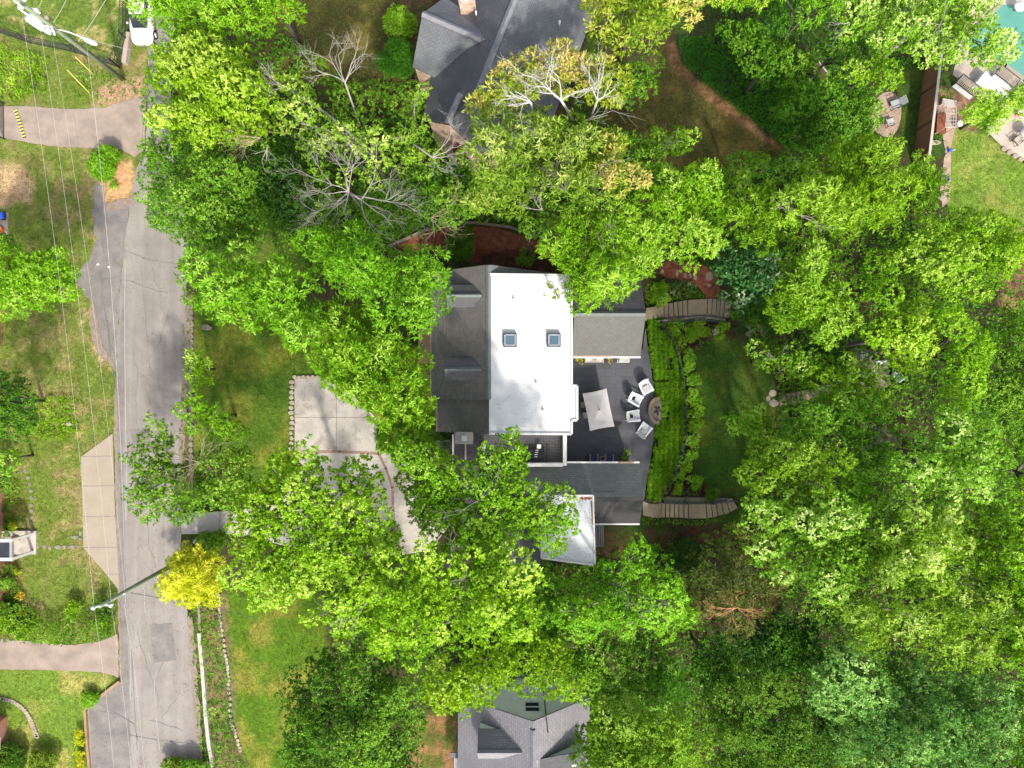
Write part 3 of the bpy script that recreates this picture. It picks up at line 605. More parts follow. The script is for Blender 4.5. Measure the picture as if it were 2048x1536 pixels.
# lower gabled wing
yN=P(0,926,3.2).y; yS=P(0,1047,3.2).y; yR=(yN+yS)/2; xL=P(873,0,4.6).x; xRg=P(1279,0,3.2).x; ZR=5.0
def wing(xL,xR,yN,yS,zE,zR,mats,t=.12):
    yR=(yN+yS)/2
    mb=MB(); mb.slab([(xL,yN,zE),(xR,yN,zE),(xR,yR,zR),(xL,yR,zR)],t); mb.build('wing_roof',M[mats[0]],main)
    mb=MB(); mb.slab([(xL,yR,zR),(xR,yR,zR),(xR,yS,zE),(xL,yS,zE)],t); mb.build('wing_roof',M[mats[1]],main)
    mb=MB(); xl,xr=xL+.3,xR-.3; g=-2.2 
    mb.prism([(xl,yS+.35),(xr,yS+.35),(xr,yR),(xl,yR)],g,[zE+.05,zE+.05,zR-.15,zR-.15]); mb.prism([(xl,yR),(xr,yR),(xr,yN-.35),(xl,yN-.35)],g,[zR-.15,zR-.15,zE+.05,zE+.05]); mb.build('wing_wall',M['siding'],main)
wing(xL,xRg,yN,yS,3.2,ZR,('shingle_green','shingle_shaded'))
ridge_cap(main,(xL,yR,ZR+.02),(P(1082,0,ZR).x,yR,ZR+.02),w=.3)
mb=MB(); a=P(1190,986,ZR); mb.box((a.x+.7,yR+.42,ZR-.18),(1.5,.05,.04)); mb.build('roof_vent',M['dark'],main)
gutter(main,(P(1134,0,3.2).x,yN+.05,3.2),(xRg,yN+.05,3.2)); gutter(main,(P(1236,0,3.2).x,yN+.055,3.265),(P(1268,0,3.2).x,yN+.055,3.265),'copper',w=.1)
gutter(main,(P(1190,0,3.2).x,yS-.05,3.16),(xRg,yS-.05,3.16))
# upper wing
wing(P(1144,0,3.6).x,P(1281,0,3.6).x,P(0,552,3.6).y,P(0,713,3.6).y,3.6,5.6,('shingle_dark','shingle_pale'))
yy=(P(0,552,3.6).y+P(0,713,3.6).y)/2; ridge_cap(main,(P(1144,0,5.6).x,yy,5.62),(P(1281,0,3.6).x,yy,5.62),'ridge')
y7=P(0,713,3.6).y; gutter(main,(P(1144,0,3.6).x,y7-.06,3.57),(P(1281,0,3.6).x,y7-.06,3.57)); 
gutter(main,(P(1146,0,3.6).x,y7+.03,3.64),(P(1225,0,3.6).x,y7+.03,3.64),'copper',w=.12)
# grey membrane annex
AZ=5.2; a4=[P(x,y,AZ) for x,y in [(1082,991),(1186,991),(1190,1130),(1083,1116)]]
mb=MB(); mb.prism([Wxy(p) for p in a4],AZ-.22,AZ); mb.build('annex_roof',M['greymem'],main)
mb=MB(); cc=sum(a4,Vector())/4; mb.prism([Wxy(cc+(p-cc)*.97) for p in a4],-.2,AZ-.22); mb.build('annex_wall',M['siding'],main)
mb=MB()
for i in range(4): mb.bar(a4[i]+Vector((0,0,.03)),a4[(i+1)%4]+Vector((0,0,.03)),.12,.1)
mb.build('annex_edge',M['white'],main)
mb=MB(); mb.bar(P(1183,1003,AZ+.06),P(1186,1050,AZ+.06),.09,.03)
r=random.Random(3); q=[P(1160+i*3,997+r.uniform(-1,1),AZ+.012) for i in range(9)]
for i in range(8): mb.bar(q[i],q[i+1],.05+.22*abs(sin(i*1.3+.4)),.012)
mb.build('rust_stain',M['rust'],main)
lr=[P(x,y,3.0) for x,y in [(1000,1046),(1080,1046),(1082,1142),(1030,1138),(1010,1100)]]
mb=MB(); mb.slab(lr,.15); mb.build('side_roof',M['shingle_dark'],main)
mb=MB(); cc=sum(lr,Vector())/5; mb.prism([Wxy(cc+(p-cc)*.93) for p in lr],-.2,2.85); mb.build('side_wall',M['siding'],main)
gutter(main,P(1000,1046,3.1),P(1080,1046,3.1))
# porch deck on the street side
a=P(843,657,.9); b=P(863,727,.9)
mb=MB(); mb.box(((a.x+b.x)/2,(a.y+b.y)/2,.82),(b.x-a.x+.5,a.y-b.y,.12)); po=mb.build('porch',M['woodtan'],main)
mb=MB()
for y in (a.y-.08,b.y+.08): mb.bar((a.x,y,1.75),(b.x,y,1.75),.09,.06)
mb.bar((a.x+.05,a.y,1.75),(a.x+.05,b.y,1.75),.09,.06)
for k in range(8): mb.bar((a.x+.05,a.y+(b.y-a.y)*k/7,.0),(a.x+.05,a.y+(b.y-a.y)*k/7,1.75),.06)
mb.build('porch_rail',M['woodtan'],po)

# ---- top neighbour
top=thing('house','dark blue shingled house at the top with a slanting ridge and a brick gable','house',P(960,80,0))
r1=P(1052,-60,9.5); r2=P(952,192,9.5); l1=P(905,-60,5.6); l2=P(845,240,5.6); e1=P(1222,-60,5.6); e2=P(1080,300,5.6)
s1=P(921,187,8.9); s2=P(895,245,8.9); e3=P(945,262,6.9)
mb=MB(); mb.slab([l1,l2,r2,r1],.14); mb.slab([l2,s2,r2],.14); mb.build('roof',M['shingle_dark'],top)
# right slope
mb=MB(); mb.slab([r1,r2,P(1085,290,5.7),e1],.14); mb.build('roof',M['shingle_blue'],top)
mb=MB(); mb.slab([r2+Vector((.0,0,-.35)),s2+Vector((.02,0,0)),P(960,305,5.9),P(1090,300,5.5)],.14); mb.build('lower_roof',M['shingle_blue'],top)
ridge_cap(top,r1+Vector((0,0,.03)),r2+Vector((0,0,.03)),'ridge_blue',.42); ridge_cap(top,s1+Vector((0,0,.06)),s2+Vector((0,0,.06)),'ridge_blue',.40)
g1=P(845,27,8.9); g2=P(972,78,8.9); g3=P(875,157,5.9); g4=P(825,134,6.2); g5=P(890,-6,7.2); g6=P(930,22,7.2)
mb=MB(); mb.slab([g4,g3,g2,g1],.14); mb.build('gable_roof',M['shingle_blue'],top)
mb=MB(); mb.slab([g1,g2,g6,g5],.14); mb.build('gable_roof',M['shingle_blue'],top)
ridge_cap(top,g1+Vector((0,0,.03)),g2+Vector((-.3,0,.03)),'ridge_blue',.42)
wl=[P(850,30,0),P(0,0,0)]
def inset(pts,f=.9):
    c=sum(pts,Vector())/len(pts); return [c+(p-c)*f for p in pts]
hp=[Vector((p.x,p.y,5.4)) for p in (l1,l2,s2,P(960,305,5.9),P(1075,290,5.9),e1)]
mb=MB(); mb.prism([Wxy(p) for p in inset(hp,.88)],-.5,5.2); mb.build('wall',M['stonewall'],top)
gp=[Vector((p.x,p.y,0)) for p in (g1,g4,g3,g2)]
mb=MB(); q=inset(gp,.93); mb.prism([Wxy(p) for p in q],0,[8.2,5.7,5.5,8.0]); mb.build('gable_wall',M['stonewall'],top)
# south gable end
q=[l2+Vector((.5,-.1,-.1)),s2+Vector((.1,-.12,-.2)),P(958,300,5.9)+Vector((-.2,.1,-.15))]
mb=MB(); wallquad(mb,q[0],q[1],0); wallquad(mb,q[1],q[2],0); mb.build('end_wall',M['stonewall'],top)
d=(q[2]-q[1]); 
def onwall(t,z): p=q[1].lerp(q[2],t); return Vector((p.x-.1,p.y-.1,z))
mb=MB(); 
for t in (.0,.25,.5): mb.bar(onwall(t,3.6),onwall(t,5.6),.09)
for z in (3.6,4.6,5.6): mb.bar(onwall(0,z),onwall(.5,z),.09)
w_=mb.build('window',M['redframe'],top); mb=MB(); mb.bar(onwall(.02,4.6)+Vector((.05,.05,0)),onwall(.48,4.6)+Vector((.05,.05,0)),.04,1.9); mb.build('pane',M['glassdark'],w_)
mb=MB(); mb.bar(onwall(-.05,3.3),onwall(.95,3.3),.4,.16); mb.build('ledge',M['conc_warm'],top)
for x,y,s_ in ((952,26,.06),(1119,46,.07)):
    c=P(x,y,8.2); mb=MB(); mb.tube([c-Vector((0,0,.5)),c+Vector((0,0,.25))],s_,10); mb.build('vent_pipe',M['porcelain'],top)
c=P(942,2,8.6); mb=MB(); mb.box((c.x-.3,c.y,7.9),(1.1,.5,1.6),.3); ch=mb.build('chimney',M['stonewall'],top); mb=MB(); mb.box((c.x-.3,c.y,8.78),(.9,.42,.1),.3); mb.build('chimney_cap',M['conc'],ch)

# ---- bottom neighbour
bot=thing('house','mauve shingled house with pale green gable walls at the bottom edge','house',P(1060,1480,0))
A=P(1066,1443,8.2); x_l=P(916,0,4.2).x; x_r=P(1172,1403,5.0).x; yb=A.y-10; 
Lf=Vector((P(980,1420,5.5).x,A.y-.2,0))
mb=MB(); mb.slab([(x_l,A.y-.1,4.2),(x_l,yb,4.2),(A.x,yb,8.2),(A.x,A.y,8.2)],.14); mb.build('roof',M['shingle_mauve'],bot)
mb=MB(); mb.slab([(A.x,A.y,8.2),(A.x,yb,8.2),(x_r+.3,yb,4.8),(x_r+.3,A.y+.1,4.8)],.14); mb.build('roof',M['shingle_mauve'],bot)
ridge_cap(bot,(A.x,A.y-.6,8.21),(A.x,yb,8.21),'ridge_blue',.36)
gy=A.y-.25
mb=MB(); o_=len(mb.f); V_=[(x_l+.4,gy,0),(x_r-.1,gy,0),(x_r-.1,gy,4.9),(A.x,gy,8.0),(x_l+.4,gy,4.4)]
mb.add(V_,[(0,1,2,3,4)]); mb.uv[o_]=[(v[0],v[2]) for v in V_]
mb.add([(x_l+.4,gy,0),(x_l+.4,yb,0),(x_l+.4,yb,4.3),(x_l+.4,gy,4.3),(x_r-.1,gy,0),(x_r-.1,yb,0),(x_r-.1,yb,4.8),(x_r-.1,gy,4.8)],[(0,3,2,1),(4,5,6,7)])
mb.build('gable_wall',M['green_siding'],bot)
def gw(px,z): return Vector((P(px,0,z).x,gy+.04,z))
mb=MB(); zc=5.5
a=Vector((A.x-.5,gy+.05,4.9)); b=Vector((A.x+.55,gy+.05,6.4))
for p,q_ in (((a.x,a.z),(b.x,a.z)),((a.x,b.z),(b.x,b.z)),((a.x,a.z),(a.x,b.z)),((b.x,a.z),(b.x,b.z)),((a.x,(a.z+b.z)/2),(b.x,(a.z+b.z)/2))): mb.bar((p[0],gy+.04,p[1]),(q_[0],gy+.04,q_[1]),.09)
w_=mb.build('window',M['green_siding'],bot); mb=MB(); mb.box(((a.x+b.x)/2,gy+.02,(a.z+b.z)/2),(b.x-a.x,.03,b.z-a.z)); mb.build('pane',M['glassdark'],w_)
mb=MB(); mb.tube([(A.x+.95,gy+.12,1.0),(A.x+.95,gy+.12,7.3),(A.x+1.0,gy-.3,8.6)],.04,6); mb.build('service_mast',M['dark'],bot)
# lean-to on the left of the gable
q=[P(925,1440,4.0),P(940,1385,3.1),P(1045,1385,3.1),P(1010,1428,4.4)]
mb=MB(); mb.slab(q,.14); mb.build('side_roof',M['shingle_mauve'],bot); mb=MB(); qq=inset(q,.92); mb.prism([Wxy(p) for p in qq],0,[p.z-.15 for p in qq]); mb.build('side_wall',M['green_siding'],bot)
# dormers
def zL(x): return 4.2+(x-x_l)*(4.0/(A.x-x_l))
xa=P(955,0,7.4).x; yr=P(0,1503,7.6).y
zr=7.7; ze=6.6; hw=1.05; xr_=x_l+(zr-4.2)/(4.0/(A.x-x_l)); xe_=x_l+(ze-4.2)/(4.0/(A.x-x_l))
mb=MB(); mb.slab([(xa,yr+hw,ze),(xe_,yr+hw,ze),(xr_,yr,zr),(xa,yr,zr)],.08); mb.slab([(xa,yr,zr),(xr_,yr,zr),(xe_,yr-hw,ze),(xa,yr-hw,ze)],.08); dm=mb.build('dormer',M['shingle_mauve'],bot)
ridge_cap(dm,(xa,yr,zr+.01),(xr_-.1,yr,zr+.01),'ridge_blue',.3)
mb=MB(); z0=zL(xa)-.2; mb.prism([(xa+.12,yr-hw+.1),(xe_,yr-hw+.1),(xe_,yr+hw-.1),(xa+.12,yr+hw-.1)],z0,ze-.04); mb.build('dormer_wall',M['green_siding'],dm)
xb=x_r-.2; yr2=P(0,1515,7.6).y
mb=MB(); mb.slab([(A.x+.2,yr2,7.9),(xb,yr2+.1,6.9),(xb,yr2-3,6.7),(A.x+.2,yr2-3,7.8)],.08); dm=mb.build('dormer',M['shingle_dark'],bot)
mb=MB(); mb.prism([(A.x+.3,yr2-2.9),(xb-.1,yr2-2.9),(xb-.1,yr2-.1),(A.x+.3,yr2-.1)],4.6,[7.65,6.6,6.75,7.78]); mb.build('dormer_wall',M['green_siding'],dm)
c=P(1146,1520,7.1); mb=MB(); mb.tube([c-Vector((0,0,.3)),c+Vector((0,0,.5))],.08,10); mb.lathe((c.x,c.y,c.z+.5),[(.16,0),(.18,.1),(.05,.2)],12); mb.build('vent_cap',M['white'],bot)
mb=MB(); mb.bar((A.x+.25,yr2,7.95),(A.x+.15,yr2-3,7.9),.1,.06); mb.build('flashing',M['white'],bot)
c=P(935,1528,3.2); mb=MB(); mb.box((c.x,c.y,3.1),(2.0,1.2,.1)); mb.box((c.x,c.y,1.5),(1.7,1.0,3.0)); mb.build('porch_roof',M['membrane'],bot)
mb=MB(); mb.box((c.x-.2,c.y+.75,3.35),(2.2,.4,.1)); mb.build('porch_edge',M['shingle_mauve'],bot)

# ---- houses at the left edge
def brickhouse(name_l,x1,y0,y1,h=3.4,porch=False):
    a=G(x1,y0); b=G(x1,y1)
    t=thing('brick_house',name_l,'house',(a.x-2,(a.y+b.y)/2,0))
    mb=MB(); wallquad(mb,(a.x,a.y,h),(b.x,b.y,h),0); mb.uv[0]=mb.uv[0]
    mb.add([(a.x-9,a.y,0),(a.x,a.y,0),(a.x,a.y,h),(a.x-9,a.y,h),(b.x-9,b.y,0),(b.x,b.y,0),(b.x,b.y,h),(b.x-9,b.y,h)],[(0,1,2,3),(4,7,6,5)])
    mb.build('wall',M['brick'],t)
    mb=MB(); mb.slab([(a.x-.6,a.y+.4,h+.05),(a.x-.6,b.y-.4,h+.05),(a.x-5,b.y-.4,h+2.2),(a.x-5,a.y+.4,h+2.2)],.14); mb.build('roof',M['shingle_mauve'],t)
    return t,a,b
t1,a,b=brickhouse('long red brick house cut by the left edge, with a white framed entry porch',7,975,1222)
x=P(24,0,2.6).x; y0=P(0,1078,2.6).y; y1=P(0,1122,2.6).y
mb=MB()
for y in (y0-.12,y1+.12): mb.box(((x+a.x)/2,y,2.5),(x-a.x,.24,.22)); mb.box((x-.1,y,1.2),(.2,.2,2.4))
pr=mb.build('porch_frame',M['white'],t1)
mb=MB(); mb.box(((x+a.x)/2-.1,(y0+y1)/2,2.48),(x-a.x-.3,y0-y1-.5,.06)); mb.build('porch_roof',M['glassdark'],pr)
mb=MB(); mb.box((x-.08,(y0+y1)/2,2.52),(.2,y0-y1-.5,.2)); mb.build('porch_beam',M['siding'],pr)
mb=MB(); mb.box(((x+a.x)/2,(y0+y1)/2,.1),(x-a.x+.3,y0-y1+.2,.2)); mb.build('porch_step',M['conc'],t1)
mb=MB(); mb.box((a.x+.06,P(0,1190,1.5).y,1.5),(.1,1.0,1.2)); mb.build('window',M['white'],t1)
t2,a,b=brickhouse('small red brick house corner at the lower left edge below the curved path',15,1432,1560)
mb=MB(); mb.box((a.x+.5,a.y-1.1,2.2),(1.0,1.0,.18)); mb.build('entry_roof',M['white'],t2)
t3_,a,b=brickhouse('reddish house sliver with red trim behind the leafy tree at the left edge',3,620,690,3)
# ---------------------------------------------------------------- patio furniture
def disc(mb,c,r,z0,z1,n=16): mb.lathe((c[0],c[1],0),[(r,z0),(r,z1)],n)
def adirondack(label,loc,rz):
    t=thing('adirondack_chair',label,'chair',(0,0,0),'white garden chairs round the fire pit')
    mb=MB()
    for k in range(5): mb.box((.36-.125*k,0,.36-.035*k),(.115,.56,.025),0)
    local(mb,'seat',M['chairwhite'],t)
    mb=MB()
    for k in range(7):
        y=(k-3)*.095; top=1.0-.035*(k-3)**2*.6; a=Vector((-.20,y*.75,.24)); b_=Vector((-.20-.42*top,y*1.25,.24+.72*top))
        mb.bar(a,b_,.10*(.85 if abs(k-3)<4 else 1),.024)
    mb.bar((-.42,-.33,.52),(-.42,.33,.52),.05,.04); mb.bar((-.25,-.28,.22),(-.25,.28,.22),.05,.04)
    local(mb,'backrest',M['chairwhite'],t)
    for s in (-1,1):
        mb=MB(); mb.prism([(.42,s*.27),(.42,s*.42),(.30,s*.43),(-.40,s*.38),(-.50,s*.34),(-.42,s*.30),(.2,s*.28)],.53,.56); local(mb,'armrest',M['chairwhite'],t)
        mb=MB(); mb.box((.36,s*.31,.27),(.10,.035,.54)); local(mb,'leg',M['chairwhite'],t)
        mb=MB(); mb.bar((.38,s*.27,.34),(-.55,s*.27,.06),.035,.13); local(mb,'leg',M['chairwhite'],t)
    t.location=loc; t.rotation_euler=(0,0,rz); t.scale=(1.12,)*3; return t
fp=P(1314,821,PZ)
def cushion(label,c,rz,m,tilt=.9,sz=(.36,.30,.10),grp=None):
    mb=MB(); mb.box((0,0,0),sz); o=mb.build('cushion',M[m],None,.04); o.location=c; o.rotation_euler=(0,-tilt,rz); tag(o,label,'cushion',grp); return o
for (px,py,lab,cm,cl) in ((1292,776,'white garden chair nearest the umbrella side of the planted bank, topmost of the four','greycloth','striped grey cushion in the topmost white garden chair'),
                       (1272,799,'white garden chair with black cushion, just above the one beside the umbrella','black','black cushion in the upper middle white garden chair'),
                       (1268,832,'white garden chair with black cushion facing the fire pit, lower of the middle pair','black','black cushion in the lower middle white garden chair'),
                       (1289,859,'white garden chair at the bottom of the arc of four','greycloth','striped grey cushion in the bottom white garden chair')):
    c=P(px,py,PZ+.5); rz=atan2(fp.y-c.y,fp.x-c.x)
    if py==832: rz-=.1
    if py==799: rz+=.0
    adirondack(lab,(c.x,c.y,PZ),rz)
    cushion(cl,(c.x-.22*cos(rz),c.y-.22*sin(rz),PZ+.52),rz,cm,.95,(.34,.42,.10) if cm=='greycloth' else (.34,.30,.09))
# fire pit
t=thing('fire_pit','half-round stone fire pit at the edge of the slate patio','fire pit',(fp.x,fp.y,PZ))
mb=MB(); n_=28
for k in range(n_):
    a0=pi*.45+2*pi*.56*k/n_-.02; a1=a0+2*pi*.56/n_-.03
    pts=[(fp.x+r_*cos(a)*.72,fp.y+r_*sin(a)) for r_,a in ((.80,a0),(1.08,a0),(1.08,a1),(.80,a1))]
    mb.prism(pts,PZ+.0,PZ+.42+.008*(k%3))
mb.build('rim',M['step'],t)
mb=MB(); mb.prism([(fp.x+min(.585*cos(a_/16*pi),.30),fp.y+.80*sin(a_/16*pi)) for a_ in range(32)],PZ,PZ+.2); mb.build('bowl',M['flag'],t)
mb=MB()
for k in range(5): a=k*1.2; mb.tube([(fp.x+.3*cos(a),fp.y+.4*sin(a),PZ+.2),(fp.x-.25*cos(a+.4),fp.y-.35*sin(a+.4),PZ+.32)],.05,7)
mb.build('log',M['bark'],t)
# umbrella
uc=P(1198,819,2.75); cr=[P(*q,2.25) for q in ((1165,787),(1213,777),(1229,853),(1180,862))]
t=thing('patio_umbrella','rectangular light grey umbrella over the dining table on the slate patio','umbrella',(uc.x,uc.y,PZ))
mb=MB(); ring=[]
for i in range(4):
    a=cr[i]; b_=cr[(i+1)%4]
    for k in range(6):
        f=k/6; p=a.lerp(b_,f); m_=(uc-p); p=p+Vector((m_.x,m_.y,0))*.035*4*f*(1-f)+Vector((0,0,.10*4*f*(1-f)*.5)); ring.append(p)
vs=[]; fs=[]; nr=len(ring)
for j in range(5):
    s_=j/4
    for p in ring: 
        q=p.lerp(uc,s_); q.z=p.z+(uc.z-p.z)*s_**1.15; vs.append(q)
for j in range(4):
    for i in range(nr): fs.append((j*nr+i,j*nr+(i+1)%nr,(j+1)*nr+(i+1)%nr,(j+1)*nr+i))
for i in range(nr): vs.append(ring[i]-Vector((0,0,.10)))
for i in range(nr): fs.append((5*nr+i,5*nr+(i+1)%nr,(i+1)%nr,i))
mb.add(vs,fs); mb.build('canopy',M['canvas'],t)
mb=MB(); mb.tube([(uc.x,uc.y,PZ+.05),(uc.x,uc.y,2.82)],.025,10); mb.build('pole',M['dark'],t)
mb=MB(); mb.lathe((uc.x,uc.y,2.78),[(.06,0),(.05,.05),(.01,.09)],10); mb.build('finial',M['dark'],t)
for i in range(4):
    mb=MB(); mb.bar((uc.x,uc.y,2.62),cr[i]-Vector((0,0,.06)),.025); mb.build('rib',M['dark'],t)
mb=MB(); mb.lathe((uc.x,uc.y,PZ),[(.30,0),(.30,.06),(.05,.1)],16); mb.build('base',M['dark'],t)
ang=atan2(cr[3].y-cr[0].y,cr[3].x-cr[0].x)
t=thing('dining_table','dark outdoor dining table standing under the grey umbrella','table',(uc.x,uc.y,PZ)); t.rotation_euler=(0,0,ang)
for yy_ in (-.25,.25):
    pass
mb=MB()
for k in range(7): mb.box((0,-.39+.13*k+.0,.73),(2.0,.12,.03))
local(mb,'tabletop',M['dark'],t)
for sx in (-1,1):
    for sy in (-1,1):
        mb=MB(); mb.box((sx*.9,sy*.35,.36),(.06,.06,.71)); local(mb,'leg',M['dark'],t)
def dchair(label,loc,rz,m1='dark',m2='greycloth'):
    t=thing('dining_chair',label,'chair',(0,0,0),'chairs under the patio umbrella')
    mb=MB(); mb.box((0,0,.44),(.46,.46,.05)); local(mb,'seat',M[m2],t)
    mb=MB(); mb.box((-.23,0,.70),(.04,.46,.44),0,-.12); local(mb,'backrest',M[m1],t)
    for sx in (-1,1):
        for sy in (-1,1): mb=MB(); mb.box((sx*.2,sy*.2,.21),(.035,.035,.42)); local(mb,'leg',M[m1],t)
    for sy in (-1,1): mb=MB(); mb.bar((-.22,sy*.25,.64),(.2,sy*.25,.62),.04,.03); local(mb,'armrest',M[m1],t)
    t.location=loc; t.rotation_euler=(0,0,rz); return t
u=Vector((cos(ang),sin(ang),0)); v=Vector((-u.y,u.x,0))
for i,(a_,b_,lab) in enumerate(((-.5,-1,'dark dining chair poking out from under the umbrella beside the white roof, upper'),(.35,-1,'grey seated dining chair poking out from under the umbrella beside the white roof, lower'),(-.5,1,'dining chair under the umbrella towards the fire pit, upper'),(.4,1,'dining chair under the umbrella towards the fire pit, lower'))):
    base=Vector((uc.x,uc.y,PZ))+u*a_
    off=v if v.x<0 else -v
    side=off*( .92 if b_<0 else -.75)
    dchair(lab,base+side,atan2(-side.y,-side.x))
# garden bench with striped pillows
c=P(1188,721,PZ+.4)
t=thing('garden_bench','weathered slatted garden bench under the roof edge with striped pillows','bench',(c.x,c.y+.15,PZ))
mb=MB()
for k in range(5): mb.box((0,-.26+.12*k,.43),(1.34,.10,.03))
local(mb,'seat',M['teak'],t)
mb=MB()
for k in range(3): mb.box((0,.34,.56+.13*k),(1.34,.03,.09))
local(mb,'backrest',M['teak'],t)
for s in (-1,1):
    mb=MB(); mb.box((s*.70,0,.62),(.09,.72,.04)); local(mb,'armrest',M['teak'],t)
    for y in (-.32,.32): mb=MB(); mb.box((s*.70,y,.31),(.07,.07,.60)); local(mb,'leg',M['teak'],t)
for s,lab in ((-1,'black and white striped pillow at the left end of the garden bench'),(1,'black and white striped pillow at the right end of the garden bench')):
    p=thing('pillow',lab,'pillow',(c.x+s*.45,c.y+.15,PZ+.58)); p.rotation_euler=(.5,0,-s*.5)
    mb=MB(); mb.box((0,0,0),(.44,.42,.10)); local(mb,'cover',M['white'],p,.03)
    mb=MB()
    for k in range(4): mb.box((-.16+.105*k,0,.0),(.035,.40,.112))
    local(mb,'stripe',M['black'],p)
# grill
c=P(1247,721,PZ+.9)
t=thing('barbecue_grill','covered grey barbecue grill against the roof edge on the patio','grill',(c.x,c.y+.1,PZ))
mb=MB(); mb.box((.05,0,.86),(.86,.52,.34)); local(mb,'lid',M['greycover'],t,.08)
mb=MB(); mb.box((0,0,.36),(1.0,.50,.66)); local(mb,'cabinet',M['greycover'],t,.03)
mb=MB(); mb.box((-.60,0,.82),(.22,.46,.04)); local(mb,'side_shelf',M['dark'],t)
mb=MB(); mb.bar((-.3,-.3,.9),(.38,-.3,.9),.03); local(mb,'handle',M['dark'],t)
# deck chairs
def deckchair(label,loc):
    t=thing('lounge_chair',label,'chair',(0,0,0),'navy lounge chairs against the wing')
    mb=MB(); mb.box((0,.05,.38),(.50,.56,.08)); local(mb,'seat_cushion',M['navy'],t,.02)
    mb=MB(); mb.box((0,-.32,.62),(.50,.10,.5)); local(mb,'back_cushion',M['navy'],t,.02)
    for s in (-1,1):
        mb=MB(); mb.box((s*.30,0,.56),(.07,.74,.035)); local(mb,'armrest',M['teak'],t)
        for y in (-.3,.32): mb=MB(); mb.box((s*.30,y,.27),(.05,.05,.54)); local(mb,'leg',M['teak'],t)
    t.location=loc
for px,lab in ((1188,'navy cushioned lounge chair nearest the terrace, against the grey-green wing roof'),(1219,'navy cushioned lounge chair between the small side pot and the potted shrub')):
    p=P(px,918,PZ+.5); deckchair(lab,(p.x,p.y,PZ))
c=P(1205,917,PZ+.4); t=thing('side_table','small round bowl table between the two navy chairs','table',(c.x,c.y,PZ))
mb=MB(); mb.lathe((0,0,0),[(.12,0),(.10,.36),(.22,.40),(.22,.46),(.18,.46),(.17,.42)],16); local(mb,'drum',M['teak'],t)
mb=MB(); mb.lathe((0,0,0),[(.15,.42),(.14,.435)],16); local(mb,'bowl',M['dark'],t)
# terrace things
for px,lab in ((967,'white square side table by the chimney end of the dark terrace'),(1078,'white square side table at the parapet end of the dark terrace')):
    c=P(px,893,TZ+.4); t=thing('side_table',lab,'table',(c.x,c.y,TZ),'white side tables on the roof terrace')
    mb=MB(); mb.box((0,0,.40),(.30,.30,.06)); local(mb,'tabletop',M['white'],t,.02)
    mb=MB(); mb.lathe((0,0,0),[(.13,0),(.05,.05),(.04,.38)],12); local(mb,'base',M['white'],t)
a=P(1052,908,TZ+.4); b_=P(1089,908,TZ+.4); c=(a+b_)/2
t=thing('daybed','black upholstered daybed on the roof terrace','daybed',(c.x,c.y,TZ))
mb=MB(); mb.box((0,0,.34),(b_.x-a.x,.66,.14)); local(mb,'mattress',M['black'],t,.04)
mb=MB(); mb.box((0,0,.22),(b_.x-a.x+.08,.7,.08)); local(mb,'frame',M['dark'],t)
for sx in (-1,1):
    for sy in (-1,1): mb=MB(); mb.box((sx*.5,sy*.3,.1),(.06,.06,.2)); local(mb,'leg',M['dark'],t)
c=P(1073,907,TZ+.45); t=thing('towel','white striped towel folded across the black daybed','towel',(c.x,c.y,TZ+.415))
mb=MB()
for k in range(4): mb.box((.04-.03*k,.24-.16*k,.0),(.22,.045,.02),.1)
o_=local(mb,'stripe',M['white'],t); mb=MB(); mb.box((0,0,-.008),(.24,.62,.012)); local(mb,'cloth',M['black'],t)
a=P(1097,898,TZ+.4); b_=P(1097,920,TZ+.4); t=thing('dumbbell','black barbell-shaped stand beside the daybed','stand',(a.x,(a.y+b_.y)/2,TZ))
mb=MB(); mb.bar((0,-.4,.3),(0,.4,.3),.04); mb.bar((0,-.4,.02),(0,-.4,.3),.05); mb.bar((0,.4,.02),(0,.4,.3),.05); local(mb,'bar',M['dark'],t)
for s in (-1,1): mb=MB(); mb.box((0,s*.4,.32),(.22,.06,.06)); local(mb,'foot',M['dark'],t)
c=P(1197,1070,.6); t=thing('utility_box','grey slatted box behind the pale membrane roof annex','box',(c.x,c.y,0))
mb=MB(); mb.box((c.x,c.y,.45),(.7,1.7,.9)); mb.build('cabinet',M['siding'],t)
mb=MB()
for k in range(5): mb.box((c.x-.26+.13*k,c.y,.915),(.07,1.62,.03))
mb.build('slat',M['dark'],t)
# ---------------------------------------------------------------- stone stairs
def stairs(label,top,bot,skip=()):     # lists of pixel pairs (upper edge, lower edge) along the run
    g=G(*top[0]); t=thing('stone_stairs',label,'stairs',(g.x,g.y,g.z)); gp=sheet('soil',[(top[0][0],top[0][1]),(top[-1][0],top[-1][1]),(bot[-1][0],bot[-1][1]),(bot[0][0],bot[0][1])],M['joint'],.02,None); gp.name='stair_bed'; gp.parent=t; gp.matrix_parent_inverse=Vmat(t)
    n_=len(top)
    for i in range(n_-1):
        a,b_,c,d=G(*top[i]),G(*top[i+1]),G(*bot[i+1]),G(*bot[i])
        z=max(p.z for p in (a,b_,c,d))+.16
        cc=(a+b_+c+d)/4; u_=((b_+c)/2-(a+d)/2).normalized()*min(.075,((b_+c)/2-(a+d)/2).length*.2); pts=[a+u_,b_,c,d+u_]
        mb=MB(); mb.prism([Wxy(p) for p in pts],[p.z-.25 for p in pts],z); mb.build('step',M['step'],t)
